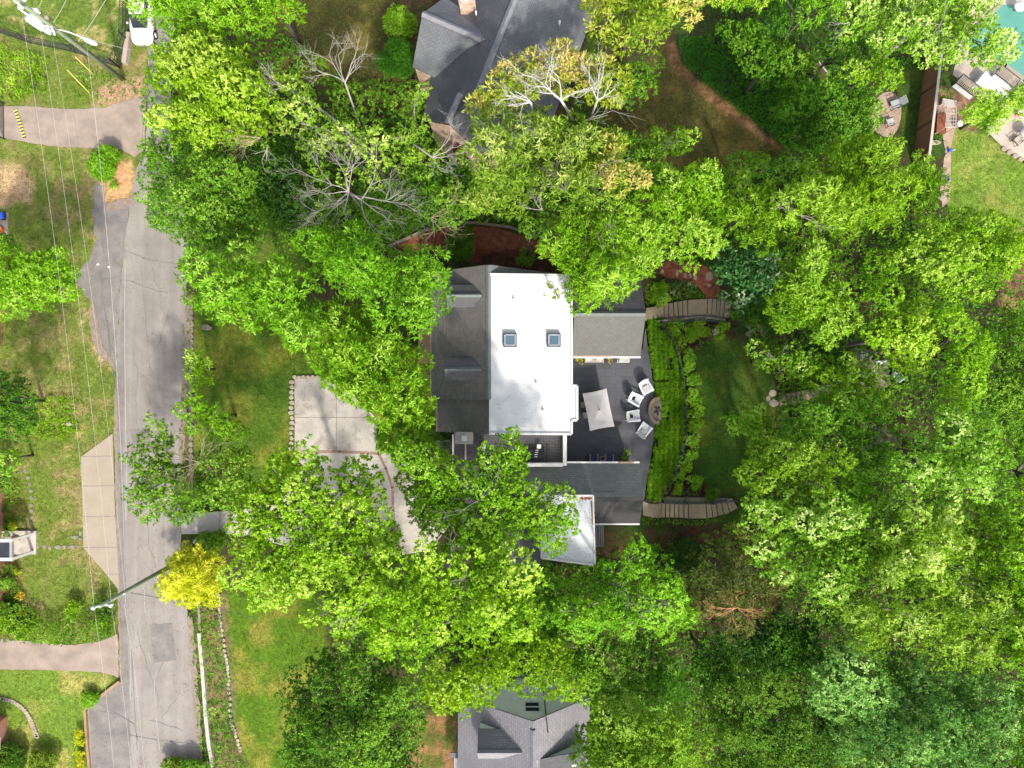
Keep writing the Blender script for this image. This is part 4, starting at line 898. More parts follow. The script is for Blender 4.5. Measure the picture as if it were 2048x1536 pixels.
stairs('curved flight of tan stone steps above the planted bank beside the mulch path',
 [(1290,617),(1300,617),(1309,615),(1317,612),(1326,610),(1335,608),(1345,606),(1354,604),(1363,602),(1373,601),(1413,598),(1423,598),(1432,598),(1440,599),(1448,600),(1462,601)],
 [(1288,642),(1300,640),(1309,638),(1317,636),(1327,635),(1336,634),(1346,633),(1355,632),(1364,632),(1374,632),(1412,629),(1421,629),(1430,631),(1437,632),(1445,633),(1456,636)])
stairs('lower flight of grey stone steps below the planted bank by the wing roof',
 [(1284,1001),(1293,1004),(1302,1006),(1311,1006),(1320,1006),(1329,1006),(1338,1007),(1347,1007),(1356,1008),(1366,1008),(1375,1008),(1410,1008),(1420,1007),(1430,1005),(1440,1003),(1450,1001),(1462,996)],
 [(1284,1029),(1293,1030),(1302,1032),(1311,1033),(1320,1034),(1329,1034),(1338,1034),(1347,1034),(1356,1034),(1366,1035),(1375,1036),(1412,1036),(1424,1034),(1434,1031),(1446,1028),(1458,1024),(1474,1015)])
stairs('short run of grey stone steps at the far side of the back lawn',
 [(1556,790),(1570,788),(1579,786),(1589,784),(1598,782),(1612,780)],[(1558,813),(1572,810),(1582,808),(1592,806),(1604,803),(1618,800)])
def rock(name,label,px,py,rx,ry,h,m='flag',grp=None,seed=0,rz=0,cat='stone'):
    c=G(px,py); r=random.Random(seed+int(px*7+py)); n_=9; pts=[]
    for k in range(n_):
        a=2*pi*k/n_; q=r.uniform(.85,1.12); X=rx*q*cos(a); Y=ry*q*sin(a); pts.append((c.x+X*cos(rz)-Y*sin(rz),c.y+X*sin(rz)+Y*cos(rz)))
    mb=MB(); n2=[(c.x+(p[0]-c.x)*.86,c.y+(p[1]-c.y)*.86) for p in pts]
    vs=[(p[0],p[1],c.z-.06) for p in pts]+[(p[0],p[1],c.z+h*.75) for p in pts]+[(p[0],p[1],c.z+h) for p in n2]
    fs=[(i,(i+1)%n_,n_+(i+1)%n_,n_+i) for i in range(n_)]+[(n_+i,n_+(i+1)%n_,2*n_+(i+1)%n_,2*n_+i) for i in range(n_)]+[tuple(range(2*n_,3*n_)),tuple(range(n_))[::-1]]
    mb.add(vs,fs); o=mb.build(name,M[m]); return tag(o,label,cat,grp)
for px,py,rx,ry,w in ((1323,542,.22,.2,'leftmost, half hidden by leaves'),(1354,547,.14,.34,'tall narrow one'),(1370,551,.14,.24,'right of the tall narrow one'),(1380,551,.14,.24,'middle of the close trio'),(1390,555,.17,.24,'right end of the close trio'),(1419,553,.34,.4,'largest, at the right'),(1418,571,.2,.15,'small one below the largest')):
    rock('stepping_stone','flat stepping stone set in the red mulch path, '+w,px,py,rx,ry,.07,'step','stepping stones in the red mulch')
for px,py,rx,ry,w in ((1545,787,.34,.3,'upper large one'),(1547,806,.42,.3,'lower large one'),(1536,797,.18,.25,'small one nearest the lawn')):
    rock('flagstone','tan flagstone where the back lawn meets the far steps, '+w,px,py,rx,ry,.06,'stone','flagstones at the far steps')
for px,py,rx,ry,w in ((1498,650,.3,.35,'top one'),(1506,662,.28,.25,'middle one'),(1497,668,.3,.25,'left one'),(1514,655,.25,.3,'right one'),(1528,662,.35,.6,'long one on the far right')):
    rock('flagstone','brown flagstone in the shade above the back lawn, '+w,px,py,rx,ry,.06,'flag','shaded flagstones above the back lawn')
ORD='first second third fourth fifth sixth seventh eighth ninth tenth eleventh twelfth thirteenth fourteenth fifteenth sixteenth seventeenth eighteenth nineteenth twentieth'.split()
def nth(i):
    return ORD[i] if i<20 else ('twenty','thirty','forty')[(i+1)//10-2]+('-'+ORD[(i+1)%10-1] if (i+1)%10 else '')
# stone edging of the driveway: each a stone of its own
k=0
for i in range(14):
    rock('edging_stone',nth(i)+' stone down the pale edging left of the grey driveway',584+random.uniform(-1.5,1.5),764+i*10.2,.2+random.uniform(-.04,.05),.19,.16,'stone','pale stones edging the driveway',i)
for i in range(8):
    rock('edging_stone',nth(i)+' stone from the left in the pale edging atop the grey driveway',590+i*9.0,754+random.uniform(-1.5,1.5)+(max(0,i-5)*2),.19,.17,.16,'stone','pale stones edging the top of the driveway',i+40)
# stepping stones at the lower left lawn
for i,(px,py) in enumerate([(50,942),(56,955),(60,968),(62,982),(63,996),(63,1010),(63,1022),(63,1035),(62,1047),(62,1059),(61,1072),(61,1083)]):
    rock('paving_stone',nth(i)+' small square stepping stone down the left lawn, counted from the top',px,py,.16,.16,.04,'asphalt','stepping stones running down the left lawn',i)
for i,(px,py,rx) in enumerate([(32,1096,.2),(47,1096,.16),(60,1095,.17),(74,1094,.17),(88,1094,.16),(100,1096,.16),(116,1094,.26),(129,1094,.18),(144,1094,.28),(157,1094,.14)]):
    rock('paving_stone',nth(i)+' stepping stone from the white porch towards the concrete pad',px,py,rx,.17,.04,'conc_pink' if i%2 else 'asphalt','stepping stones from the porch to the pad',i)
for i,(px,py,rx,ry) in enumerate([(150,1074,.3,.16),(161,1066,.13,.22),(161,1078,.13,.13)]):
    rock('paving_stone',('long flat','upper small','lower small')[i]+' grey paver lying loose beside the concrete pad',px,py,rx,ry,.05,'asphalt','loose pavers by the concrete pad',i)
pts=smoothpoly([(5,1397),(25,1402),(45,1415),(60,1435),(68,1455),(75,1473)],4,False)
for i,(px,py) in enumerate(pts): rock('edging_stone',nth(i)+' stone along the curved tan border at the lower left, from the top',px,py,.2,.16,.1,'stone','stones of the curved border at the lower left',i)
pts=smoothpoly([(438,1190),(440,1225),(444,1260),(452,1310),(457,1345),(459,1385),(463,1440),(471,1465),(482,1500)],5,False)
for i,(px,py) in enumerate(pts): rock('edging_stone',nth(i)+' rough stone down the border right of the street kerb wall',px+random.uniform(-1,1),py,.13,.17,.12,'stone','rough border stones right of the street',i)
pts=[(388,612+i*12) for i in range(34)]
for i,(px,py) in enumerate(pts):
    if 720<py<0: continue
    rock('edging_stone',nth(i)+' stone down the low kerb wall between street and front lawn',384+random.uniform(-1,1)-(py-600)*.004,py,.18,.26,.16,'flag','kerb wall stones by the front lawn',i)
rock('boulder','grey boulder in the bushes beside the driveway mouth',405,1078,.7,.4,.35,'conc',None,3,.5)
rock('boulder','brown boulder at the lawn edge under the front yard tree',415,655,.4,.25,.3,'flag',None,4)
rock('boulder','pale rock lying in the grass left of the concrete pad',140,848,.25,.18,.2,'stone',None,5)
# low concrete kerb wall lower right of street
def lowwall(name,label,pts,w,h,m,cat='wall'):
    p=[G(*q) for q in pts]; mb=MB()
    for i in range(len(p)-1):
        d=(p[i+1]-p[i]).normalized(); s=Vector((-d.y,d.x,0))*w/2; a=p[i]-d*.02*(i>0); b_=p[i+1]
        mb.prism([Wxy(a-s),Wxy(b_-s),Wxy(b_+s),Wxy(a+s)],min(a.z,b_.z)-.1,[a.z+h+.002*i,b_.z+h+.002*i,b_.z+h+.002*i,a.z+h+.002*i])
    return tag(mb.build(name,M[m]),label,cat)
lowwall('kerb_wall','narrow pale concrete kerb wall in the verge at the lower right of the street',[(401,1264),(406,1320),(410,1370),(415,1440),(421,1490),(432,1545)],.28,.3,'conc')
lowwall('kerb_wall','short dark stub of kerb beside the yellow bush',[(398,1185),(401,1262)],.2,.15,'flag')
lowwall('timber_edging','orange brown timber edging around the lower left asphalt pull-in',[(241,1361),(200,1393),(172,1417),(176,1480),(182,1545)],.18,.22,'wood')
lowwall('stone_edging','low rough stone edging along the mulch path behind the house',[(780,492),(830,470),(880,448),(950,446),(1020,455),(1090,478)],.2,.2,'flag')
lowwall('brick_wall','low pink brick wall end beside the brown fence at the top',[(262,70),(254,130)],.35,.5,'brick')
lowwall('landscape_edging','stone edging under the upper curved steps',[(1297,645),(1340,640),(1400,634),(1450,640)],.15,.15,'stone')
# speed bump
a=G(32,219); b_=G(50,276)
t=thing('speed_bump','yellow and black striped speed bump across the top left driveway','speed bump',(a.x,a.y,0))
mb=MB(); mb.bar(a+Vector((0,0,.05)),b_+Vector((0,0,.05)),.26,.06); mb.build('base',M['blackpaint'],t)
mb=MB()
for k in range(9): q=a.lerp(b_,(k+.2)/9); w_=a.lerp(b_,(k+.65)/9); mb.bar(q+Vector((0,0,.06)),w_+Vector((0,0,.06)),.27,.06)
mb.build('stripe',M['yellow'],t)
# ---------------------------------------------------------------- fences
def meshfence(label,pts,h,m='dark',post=1.8,rails=3,solid=False,name='fence',pick=None):
    p=[G(*q) for q in pts]; t=thing(name,label,'fence',p[0])
    mb=MB(); pm=[]
    for i in range(len(p)-1):
        a,b_=p[i],p[i+1]; L_=(b_-a).length
        if solid: mb.bar(a+Vector((0,0,h/2)),b_+Vector((0,0,h/2)),.05,h-.1)
        else:
            for k in range(rails): z=.08+(h-.12)*k/(rails-1); mb.bar(a+Vector((0,0,z)),b_+Vector((0,0,z)),.035)
            if pick:
                n_=int(L_/pick)
                for k in range(n_): q=a.lerp(b_,(k+.5)/n_); mb.bar(q,q+Vector((0,0,h)),.02)
        n_=max(1,int(L_/post))
        for k in range(n_+(i==len(p)-2)): pm.append(a.lerp(b_,k/n_))
    mb.build('panel',M[m],t)
    for q in pm:
        mb=MB(); mb.box((q.x,q.y,q.z+h/2+.03),(.09,.09,h+.06)); mb.build('post',M[m],t)
    return t
meshfence('dark brown board fence crossing the top left lawn to the street corner',[(-60,55),(0,66),(62,87),(150,105),(240,136),(258,82),(262,-60)],1.5,'wood' if 0 else 'dark',post=2.2,rails=4,pick=.16)
meshfence('black metal gate closing the top left driveway at the picture edge',[(8,208),(9,278)],1.2,'dark',pick=.12)
meshfence('dark green wire fence curving along the foot of the planted bank',smoothpoly([(1318,645),(1338,676),(1352,715),(1362,760),(1366,810),(1367,860),(1360,905),(1345,945),(1332,975),(1322,1000)],2,False),1.1,'wirefence',post=2.4,rails=4,pick=.2)
meshfence('dark green wire fence beside the upper curved steps',[(1318,645),(1360,645),(1405,642),(1450,645)],1.1,'wirefence',rails=4,pick=.3)
meshfence('dark green wire fence beside the lower steps',[(1322,1000),(1370,1003),(1420,1004),(1470,998)],1.1,'wirefence',rails=4,pick=.3)
# tall brown privacy fence
a=G(1851,120); b_=G(1826,330); h=2.2
t=thing('privacy_fence','tall reddish brown board privacy fence beside the round gravel patio','fence',a)
mb=MB(); o_=len(mb.f); d=(b_-a).normalized(); s=Vector((-d.y,d.x,0))*.04; Lf_=(b_-a).length
for sg,od in ((-1,1),(1,-1)):
    q=[a+s*sg,b_+s*sg,b_+s*sg+Vector((0,0,h)),a+s*sg+Vector((0,0,h))]; i0=len(mb.f); mb.add(q,[(0,1,2,3)]); mb.uv[i0]=[(0,0),(Lf_,0),(Lf_,h),(0,h)]
mb.build('board_panel',M['fencebrown'],t)
mb=MB(); mb.bar(a+Vector((0,0,h+.03)),b_+Vector((0,0,h+.03)),.2,.05); mb.build('cap',M['fencecap'],t)
for k in range(4):
    q=a.lerp(b_,k/3); mb=MB(); mb.box((q.x,q.y,q.z+h/2),(.13,.13,h+.0)); mb.build('post',M['fencebrown'],t)
# ---------------------------------------------------------------- top right neighbour's garden
def chair2(label,px,py,rz,m='greycloth',grp=None,s=1):
    c=G(px,py); t=thing('reclining_chair',label,'chair',(0,0,0),grp)
    mb=MB(); mb.box((.05,0,.34),(.56,.56,.05)); local(mb,'seat',M[m],t)
    mb=MB(); mb.box((-.38,0,.58),(.05,.56,.66),0,-.5); local(mb,'backrest',M[m],t)
    for sg in (-1,1):
        mb=MB(); mb.bar((-.45,sg*.31,.55),(.32,sg*.31,.52),.05,.03); local(mb,'armrest',M['dark'],t)
        for x_ in (-.28,.28): mb=MB(); mb.box((x_,sg*.30,.27),(.04,.04,.54)); local(mb,'leg',M['dark'],t)
    t.location=(c.x,c.y,c.z+.03); t.rotation_euler=(0,0,rz); t.scale=(s,)*3; return t
chair2('dark slatted recliner on the round gravel patio, upper of the two',1786,212,radians(200),'greycloth','chairs on the round gravel patio',1.15)
chair2('grey chair at the lower edge of the round gravel patio beside its dark shadow',1775,248,radians(20),'greycover','chairs on the round gravel patio')
def slatbench(label,px,py,rz,L_,w=1.1):
    c=G(px,py); t=thing('slatted_bench',label,'bench',(c.x,c.y,c.z),None,rz)
    mb=MB(); n_=int(L_/.14)
    for k in range(n_): mb.box((-L_/2+L_*(k+.5)/n_,0,.70),(.07,w-.1,.03))
    local(mb,'slat',M['conc_warm'],t)
    mb=MB()
    for sy in (-1,1): mb.box((0,sy*w/2,.68),(L_,.05,.06))
    for sx in (-1,1): mb.box((sx*L_/2,0,.68),(.05,w,.06))
    local(mb,'frame',M['dark'],t)
    mb=MB(); mb.box((0,-w/2+.06,.32),(L_-.1,.06,.6)); local(mb,'front_panel',M['porcelain'],t)
    for sx in (-1,1): mb=MB(); mb.box((sx*(L_/2-.06),w/2-.08,.32),(.06,.06,.62)); local(mb,'leg',M['dark'],t)
    return t
slatbench('pale slatted bench with dark frame at the pool deck corner by the fence',1927,178,radians(-38),1.9,.95)
slatbench('pale slatted bench with dark frame beside the pool edge',2004,160,radians(-38),1.9,.9)
slatbench('pale slatted bench cut by the right edge below the pool',2042,190,radians(-38),1.2,.9)
c=G(1968,174); t=thing('daybed','white cushioned daybed between the slatted benches by the pool','daybed',(c.x,c.y,c.z),None,radians(-38))
mb=MB(); mb.box((0,0,.5),(1.9,1.2,.25)); local(mb,'mattress',M['white'],t,.06); mb=MB(); mb.box((0,0,.2),(1.8,1.1,.38)); local(mb,'frame',M['porcelain'],t)
mb=MB(); mb.box((-.8,.0,.74),(.3,1.0,.24)); local(mb,'bolster',M['white'],t,.06)
lowwall('planter_wall','white raised planter wall running from the daybed to the right edge',[(1990,185),(2020,200),(2070,228)],.35,.5,'white')
c=G(2040,270); t=thing('garden_table','small round grey table on the lower deck by the right edge','table',(c.x,c.y,c.z))
mb=MB(); mb.lathe((0,0,0),[(.5,.7),(.5,.74)],20); local(mb,'tabletop',M['greycover'],t)
for k in range(4): a_=k*pi/2+.4; mb=MB(); mb.bar((.4*cos(a_),.4*sin(a_),0),(.1*cos(a_),.1*sin(a_),.7),.04); local(mb,'leg',M['teak'],t)
chair2('wooden chair beside the small grey table at the right edge',2028,284,radians(40),'teak')
for i in range(5):
    rock('deck_stone',nth(i)+' large pale step stone along the lower deck edge, from the left',2006+i*11.5,298+i*7.0,.26,.2,.14,'conc_warm','step stones along the lower deck edge',i)
c=G(2027,22); t=thing('round_table','pale round table on the pool deck at the top right','table',(c.x,c.y,c.z))
mb=MB(); mb.lathe((0,0,0),[(.45,.70),(.45,.75)],24); local(mb,'tabletop',M['porcelain'],t); mb=MB(); mb.lathe((0,0,0),[(.25,0),(.06,.05),(.05,.7)],12); local(mb,'base',M['dark'],t)
c=G(2036,227); t=thing('cool_box','small red and white cool box on the lower deck by the yellow green tree','cool box',(c.x,c.y,c.z))
mb=MB(); mb.box((0,0,.2),(.6,.4,.4)); local(mb,'body',M['orange'],t,.03); mb=MB(); mb.box((0,0,.43),(.62,.42,.06)); local(mb,'lid',M['white'],t,.02)
# trellis beds
a=G(1872,222); t=thing('trellis','grey metal trellis frame over the raised vegetable bed','trellis',a)
mb=MB(); q=[G(1871,228),G(1889,228),G(1888,268),G(1868,268)]
q=[p+Vector((0,0,1.5)) for p in q]; 
for i in range(4): mb.bar(q[i],q[(i+1)%4],.05); mb.bar(q[i]-Vector((0,0,1.5)),q[i],.05)
for k in range(1,4): mb.bar(q[0].lerp(q[1],k/4),q[3].lerp(q[2],k/4),.03)
for k in range(1,6): mb.bar(q[0].lerp(q[3],k/6),q[1].lerp(q[2],k/6),.03)
mb.build('frame',M['fencecap'],t)
lowwall('raised_bed','dark raised vegetable bed under the metal trellis',[(1880,230),(1878,268)],.8,.3,'mulch','planter')
lowwall('raised_bed','pale rimmed raised bed at the top end of the garden path',[(1880,205),(1908,210)],.5,.3,'conc','planter')
c=G(1910,252); t=thing('garden_bin','white garden bin beside the trellis path','bin',(c.x,c.y,c.z)); mb=MB(); mb.lathe((0,0,0),[(.2,0),(.26,.6),(.28,.62)],16); local(mb,'body',M['porcelain'],t); mb=MB(); mb.lathe((0,0,0),[(.29,.62),(.2,.7),(.05,.74)],16); local(mb,'lid',M['white'],t)
c=G(1897,302); t=thing('watering_can','small blue watering can on the garden path','watering can',(c.x,c.y,c.z)); mb=MB(); mb.lathe((0,0,0),[(.14,0),(.13,.3),(.06,.32)],14); local(mb,'body',M['blue'],t); mb=MB(); mb.tube([(.12,0,.1),(.38,0,.34)],.025,8); local(mb,'spout',M['porcelain'],t); mb=MB(); mb.tube([(-.12,0,.08),(-.26,0,.2),(-.1,0,.32)],.015,6); local(mb,'handle',M['blue'],t)
c=G(1890,360); t=thing('watering_can','dark blue pot by the lower end of the garden path','pot',(c.x,c.y,c.z)); t.name='flower_pot'; mb=MB(); mb.lathe((0,0,0),[(.14,0),(.2,.34),(.17,.34),(.15,.28)],14); local(mb,'body',M['navy'],t)
for i,(px,py,rx,ry,w) in enumerate(((1870,285,.5,.2,'white slab across the bed'),(1893,312,.2,.2,'pale paver by the blue can'),(1882,395,.4,.25,'pale slab at the low end'))): rock('paving_slab','garden path '+w,px,py,rx,ry,.12,'conc_warm',None,i)
c=G(1716,134); t=thing('stump','small pale tree stump in the shade of the top right trees','stump',(c.x,c.y,c.z)); mb=MB(); mb.lathe((0,0,0),[(.3,0),(.22,.15),(.2,.35)],14); local(mb,'bark',M['bark'],t); mb=MB(); mb.lathe((0,0,0),[(.17,.35),(.16,.36)],14); local(mb,'cut_face',M['stone'],t)
c=G(1632,155); t=thing('garden_gate','weathered wooden gate leaf in the dark trees at the top','gate',(c.x,c.y,c.z),None,radians(-52)); mb=MB(); mb.box((0,0,.9),(1.6,.06,1.2)); local(mb,'panel',M['wood'],t); mb=MB(); mb.bar((-.8,0,1.53),(.8,0,1.53),.1,.06); local(mb,'cap',M['fencecap'],t); mb=MB(); mb.box((.8,0,.8),(.1,.1,1.6)); mb.box((-.8,0,.8),(.1,.1,1.6)); local(mb,'post',M['wood'],t)
# furniture in the clearing right of the back lawn
sheet('clearing_paving',[(1710,695),(1770,705),(1782,770),(1720,790),(1640,790),(1612,800),(1612,780),(1690,760)],M['flag'],.03)
c=G(1738,718); t=thing('fire_table','round pale ring-topped fire table in the clearing between the right hand trees','table',(c.x,c.y,c.z+.03)); mb=MB(); mb.lathe((0,0,0),[(.24,0),(.26,.48),(.29,.5),(.29,.55),(.14,.55),(.14,.45)],24); local(mb,'ring',M['conc_warm'],t); mb=MB(); mb.lathe((0,0,0),[(.13,.44),(.12,.46)],16); local(mb,'burner',M['dark'],t)
for px,py,rz,w in ((1724,711,-.2,'left of the fire table'),(1754,723,pi+.4,'right of the fire table'),(1727,752,1.2,'below the fire table, half under leaves'),(1786,752,2.2,'at the right rim of the clearing')):
    chair2('white seated garden chair in the tree clearing, '+w,px,py,rz,'chairwhite','white chairs in the tree clearing',.9)
# ---------------------------------------------------------------- utility poles and wires
def pole(label,base,top,h):
    b_=G(*base); tp=P(top[0],top[1],h); t=thing('utility_pole',label,'pole',b_)
    mb=MB(); mb.tube([b_-Vector((0,0,.1)),b_.lerp(tp,.5),tp],[.19,.165,.13],12); mb.build('shaft',M['polewood'],t)
    return t,b_,tp
t1p,pb,pt=pole('leaning green-grey utility pole whose foot is hidden by the yellow bush',(395,1102),(200,1212),13.4)
def insul(root,c,r_=.09,h=.22): mb=MB(); mb.lathe((c.x,c.y,c.z),[(r_*.6,0),(r_,.04),(r_*.7,.08),(r_,.12),(r_*.5,h)],12); return mb.build('insulator',M['porcelain'],root)
ia=P(188,1215,13.5); ib=P(223,1211,12.8); ic=P(250,1187,11.0)
for a_,b_,w_ in ((pt,ia,.07),(P(207,1210,12.9),ib,.07),(pb.lerp(pt,.82),ic,.06)): mb=MB(); mb.bar(a_,b_,w_); mb.build('bracket',M['porcelain'],t1p)
insul(t1p,ia,.13); insul(t1p,ib,.1); insul(t1p,P(226,1208,12.9),.08); insul(t1p,ic,.07,.15)
t2p,pb2,pt2=pole('tall leaning utility pole with transformer and lamp at the top left',(246,158),(28,-4),14.5)
j=P(104,54,10.6)
def on(f): return pb2.lerp(pt2,f)
cyl=P(80,50,10.3); mb=MB(); mb.tube([cyl-Vector((.1,-.1,.45)),cyl+Vector((-.35,.25,.55))],[.33,.33],16); mb.build('transformer',M['porcelain'],t2p)
cyl2=P(92,58,9.6); mb=MB(); mb.tube([cyl2-Vector((0,0,.4)),cyl2+Vector((-.1,.1,.5))],[.24,.24],14); mb.build('transformer',M['porcelain'],t2p)
mb=MB(); mb.tube([cyl+Vector((-.3,.3,.5)),cyl+Vector((-.7,.55,.8))],.05,8); mb.bar(cyl,on(.70),.08); mb.build('bracket',M['porcelain'],t2p)
la=P(172,79,9.2); lb=P(112,58,9.9); mb=MB(); mb.tube([lb,P(135,63,9.8),P(155,71,9.5),la],.035,8); mb.build('lamp_arm',M['porcelain'],t2p)
d=(la-P(155,71,9.3)).normalized(); mb=MB(); mb.tube([la-d*.25,la,la+d*.45,la+d*.75],[.05,.16,.17,.08],10); mb.build('lamp_head',M['porcelain'],t2p)
i1=P(42,17,14.0); i2=P(75,22,12.6); i3=P(50,0,14.4); i4=P(103,62,10.4)
for a_,b_,w_ in ((P(28,0,14.2),P(47,17,14.0),.12),(P(62,16,12.8),P(80,27,12.4),.10),(P(100,45,10.8),P(110,70,10.2),.08)): mb=MB(); mb.bar(a_,b_,w_); mb.build('crossarm',M['porcelain'],t2p)
for c in (i1,i2,i3): insul(t2p,c,.14)
insul(t2p,i4,.06); c=P(93,34,11.4); mb=MB(); mb.lathe((c.x,c.y,c.z),[(.14,-.2),(.15,.1),(.05,.16)],12); mb.build('arrester',M['conc_pink'],t2p)
def wire(label,a,b_,sag=.6,r_=.006,m='wire',grp=None,n_=24):
    a=Vector(a); b_=Vector(b_); pts=[a.lerp(b_,k/n_)-Vector((0,0,sag*4*(k/n_)*(1-k/n_))) for k in range(n_+1)]
    mb=MB(); mb.tube(pts,r_,5); return tag(mb.build('power_line',M[m]),label,'wire',grp)
wire('leftmost pale power line between the two utility poles',i1,ia,.5)
wire('second pale power line between the two utility poles',i2,ib,.5)
wire('third pale power line between the two utility poles, nearest the street',i4,ic,.6)
wire('thin dark phone cable from the lamp arm down towards the street',la,P(250,1187,10.4),.9,.010,'wire')
for i,(s_,e_,w) in enumerate(((ia,P(236,1620,13.3),'left'),(ib,P(270,1620,12.6),'middle'),(ic,P(296,1620,11.2),'right'))): wire('pale power line running from the lower pole down to the bottom edge, '+w+' of three',s_,e_,.15)
wire('service wire from the upper pole leaving by the top edge near the middle',P(107,45,10.7),P(150,-40,10.4),.1,.010)
wire('service wire from the lamp head up to the top edge',P(157,82,9.4),P(222,-20,9.6),.1,.010)
wire('thin service wire on the upper pole at the top edge, left one',P(75,20,12.4),P(90,-20,12.4),.05,.009)
wire('dark service wire from the lower pole towards the yellow bush and the house',P(262,1187,10.6),P(520,1240,8.0),.4,.011,'wiredark')
wire('thin drop wire crossing the lower left lawn to the asphalt',P(112,1370,7),P(270,1448,7.5),.2,.008,'wiredark')
wire('dark guy line from the lamp over the brown fence to the brick wall',P(120,60,9.6),P(262,100,6),.2,.009)
for px,py,px2,py2,w in ((176,133,188,150,'upper'),(160,158,180,187,'lower')):
    a=G(px,py); b_=P(px2,py2,0)
    mb=MB(); mb.tube([a+Vector((0,0,1.6)),G(px2,py2)],.035,8); tag(mb.build('guy_marker',M['yellow']),'yellow plastic guy wire sleeve in the grass by the top left pole, '+w,'marker','yellow guy sleeves')
# ---------------------------------------------------------------- parked car
c=G(293,40); t=thing('parked_car','white parked car half hidden by tree leaves at the top of the street','car',(c.x,c.y,0.02),None,radians(-90))
def loft(mb,secs,smooth=True):    # secs: (x, halfwidth, z0, z1)
    vs=[];n_=12
    for x_,w_,z0,z1 in secs:
        for k in range(n_):
            a_=2*pi*k/n_; cx=cos(a_); sx=sin(a_); ex=lambda v_:math.copysign(abs(v_)**.45,v_)
            vs.append((x_,w_*ex(cx),(z0+z1)/2+(z1-z0)/2*ex(sx)))
    m_=len(secs); fs=[(i*n_+k,i*n_+(k+1)%n_,(i+1)*n_+(k+1)%n_,(i+1)*n_+k) for i in range(m_-1) for k in range(n_)]+[tuple(range(n_)),tuple((m_-1)*n_+k for k in range(n_))[::-1]]
    mb.add(vs,fs,smooth)
mb=MB(); loft(mb,[(-2.25,.70,.45,.75),(-2.1,.84,.3,.92),(-1.2,.90,.25,.98),(0,.92,.24,1.0),(1.0,.91,.25,.98),(1.8,.86,.28,.86),(2.1,.76,.32,.78),(2.25,.6,.38,.68),(2.33,.35,.45,.6)]); local(mb,'body',M['white'],t)
mb=MB(); loft(mb,[(-1.9,.62,.9,1.0),(-1.2,.70,.9,1.42),(-.2,.72,.9,1.48),(.5,.66,.9,1.36),(1.15,.60,.85,.98)]); cb=local(mb,'cabin',M['glassdark'],t)
mb=MB(); mb.prism([(-1.25,-.6),(.3,-.6),(.3,.6),(-1.25,.6)],1.40,1.50); o_=local(mb,'roof',M['white'],t,.04)
for sx in (-1.4,1.4):
    for sy in (-1,1):
        mb=MB(); mb.tube([(sx,sy*.72,.33),(sx,sy*.93,.33)],.33,18); w_=local(mb,'wheel',M['black'],t); mb=MB(); mb.tube([(sx,sy*.92,.33),(sx,sy*.94,.33)],.2,14); o_=mb.build('rim',M['porcelain']); o_.parent=w_
for sy in (-1,1): mb=MB(); mb.box((2.02,sy*.6,.66),(.2,.3,.12)); local(mb,'headlight',M['porcelain'],t,.03); mb=MB(); mb.box((.75,sy*.98,.98),(.14,.14,.1)); local(mb,'mirror',M['white'],t,.03)
# odds and ends by the left edge
c=G(34,1077); t=thing('flower_pot','tipped orange terracotta pot in the flower bed above the white porch','pot',(c.x,c.y,0)); mb=MB(); mb.tube([(c.x-.1,c.y,.28),(c.x+.35,c.y+.05,.2)],[.28,.18],16,True,False); mb.build('body',M['pot'],t); mb=MB(); mb.tube([(c.x-.14,c.y,.285),(c.x-.08,c.y,.28)],[.32,.32],16,True,False); mb.build('rim',M['pot'],t)
c=G(2,433); t=thing('toy_car','blue toy car on the brick strip at the left edge','toy',(c.x,c.y,0)); mb=MB(); mb.box((0,0,.3),(.9,.5,.3)); local(mb,'body',M['blue'],t,.05); mb=MB(); mb.box((-.1,0,.5),(.4,.42,.2)); local(mb,'seat',M['porcelain'],t,.05)
for sx in (-.3,.3): mb=MB(); mb.tube([(sx,-.3,.15),(sx,.3,.15)],.15,12); local(mb,'wheel',M['black'],t)
c=G(3,461); t=thing('storage_tub','small orange tub below the blue toy at the left edge','tub',(c.x,c.y,0)); mb=MB(); mb.lathe((0,0,0),[(.2,0),(.26,.3),(.24,.3),(.2,.1)],16); local(mb,'body',M['orange'],t)
sheet('brick_strip',[(-60,425),(18,425),(16,470),(-60,472)],M['conc_pink'],.025)
c=G(212,1227); rock('boulder','dark purple rock among the shrubs under the lower pole',213,1226,.35,.18,.2,'dark' ,None,9)
for px,py,w in ((196,529,'left'),(218,534,'right')): rock('paper_scrap','small white paper scrap on the old asphalt shoulder, '+w,px,py,.12,.08,.03,'white','paper scraps on the asphalt',1,0,'litter')
rock('manhole_lid','small dark round lid on the street left side',242,753,.12,.12,.022,'dark',None,2,0,'lid')
# ---------------------------------------------------------------- foliage
def unit(a): return a/np.maximum(np.linalg.norm(a,axis=-1,keepdims=True),1e-9)
def leafmesh(name,base,out,k,Ln,wr,tint,m,rng,parent=None,spread=1.0,up=.6,jit=.35,extra=None):
    """base Nx3 tuft centres, out Nx3 outward dirs; k leaves per tuft"""
    N=len(base); b=np.repeat(base,k,0); o=np.repeat(out,k,0); T=np.repeat(tint,k)
    rnd=unit(rng.normal(size=b.shape)); d=unit(o*.55+rnd*spread); L_=Ln*(.65+.6*rng.random(len(b)))[:,None]
    b=b+rng.normal(size=b.shape)*Ln*jit*.5
    nrm=unit(np.array([0,0,1.0])*up+o*.6+rng.normal(size=b.shape)*.38); nrm=unit(nrm-d*(nrm*d).sum(1,keepdims=True))
    w=np.cross(nrm,d)*L_*wr*.5
    mid=b+d*L_*.5+nrm*L_*.05
    V=np.stack([b,mid+w,b+d*L_-nrm*L_*.08,mid-w],1).reshape(-1,3)
    T=np.clip(T+rng.normal(size=len(T))*.10,0,1)
    return mkleaf(name,V,T,m,parent)
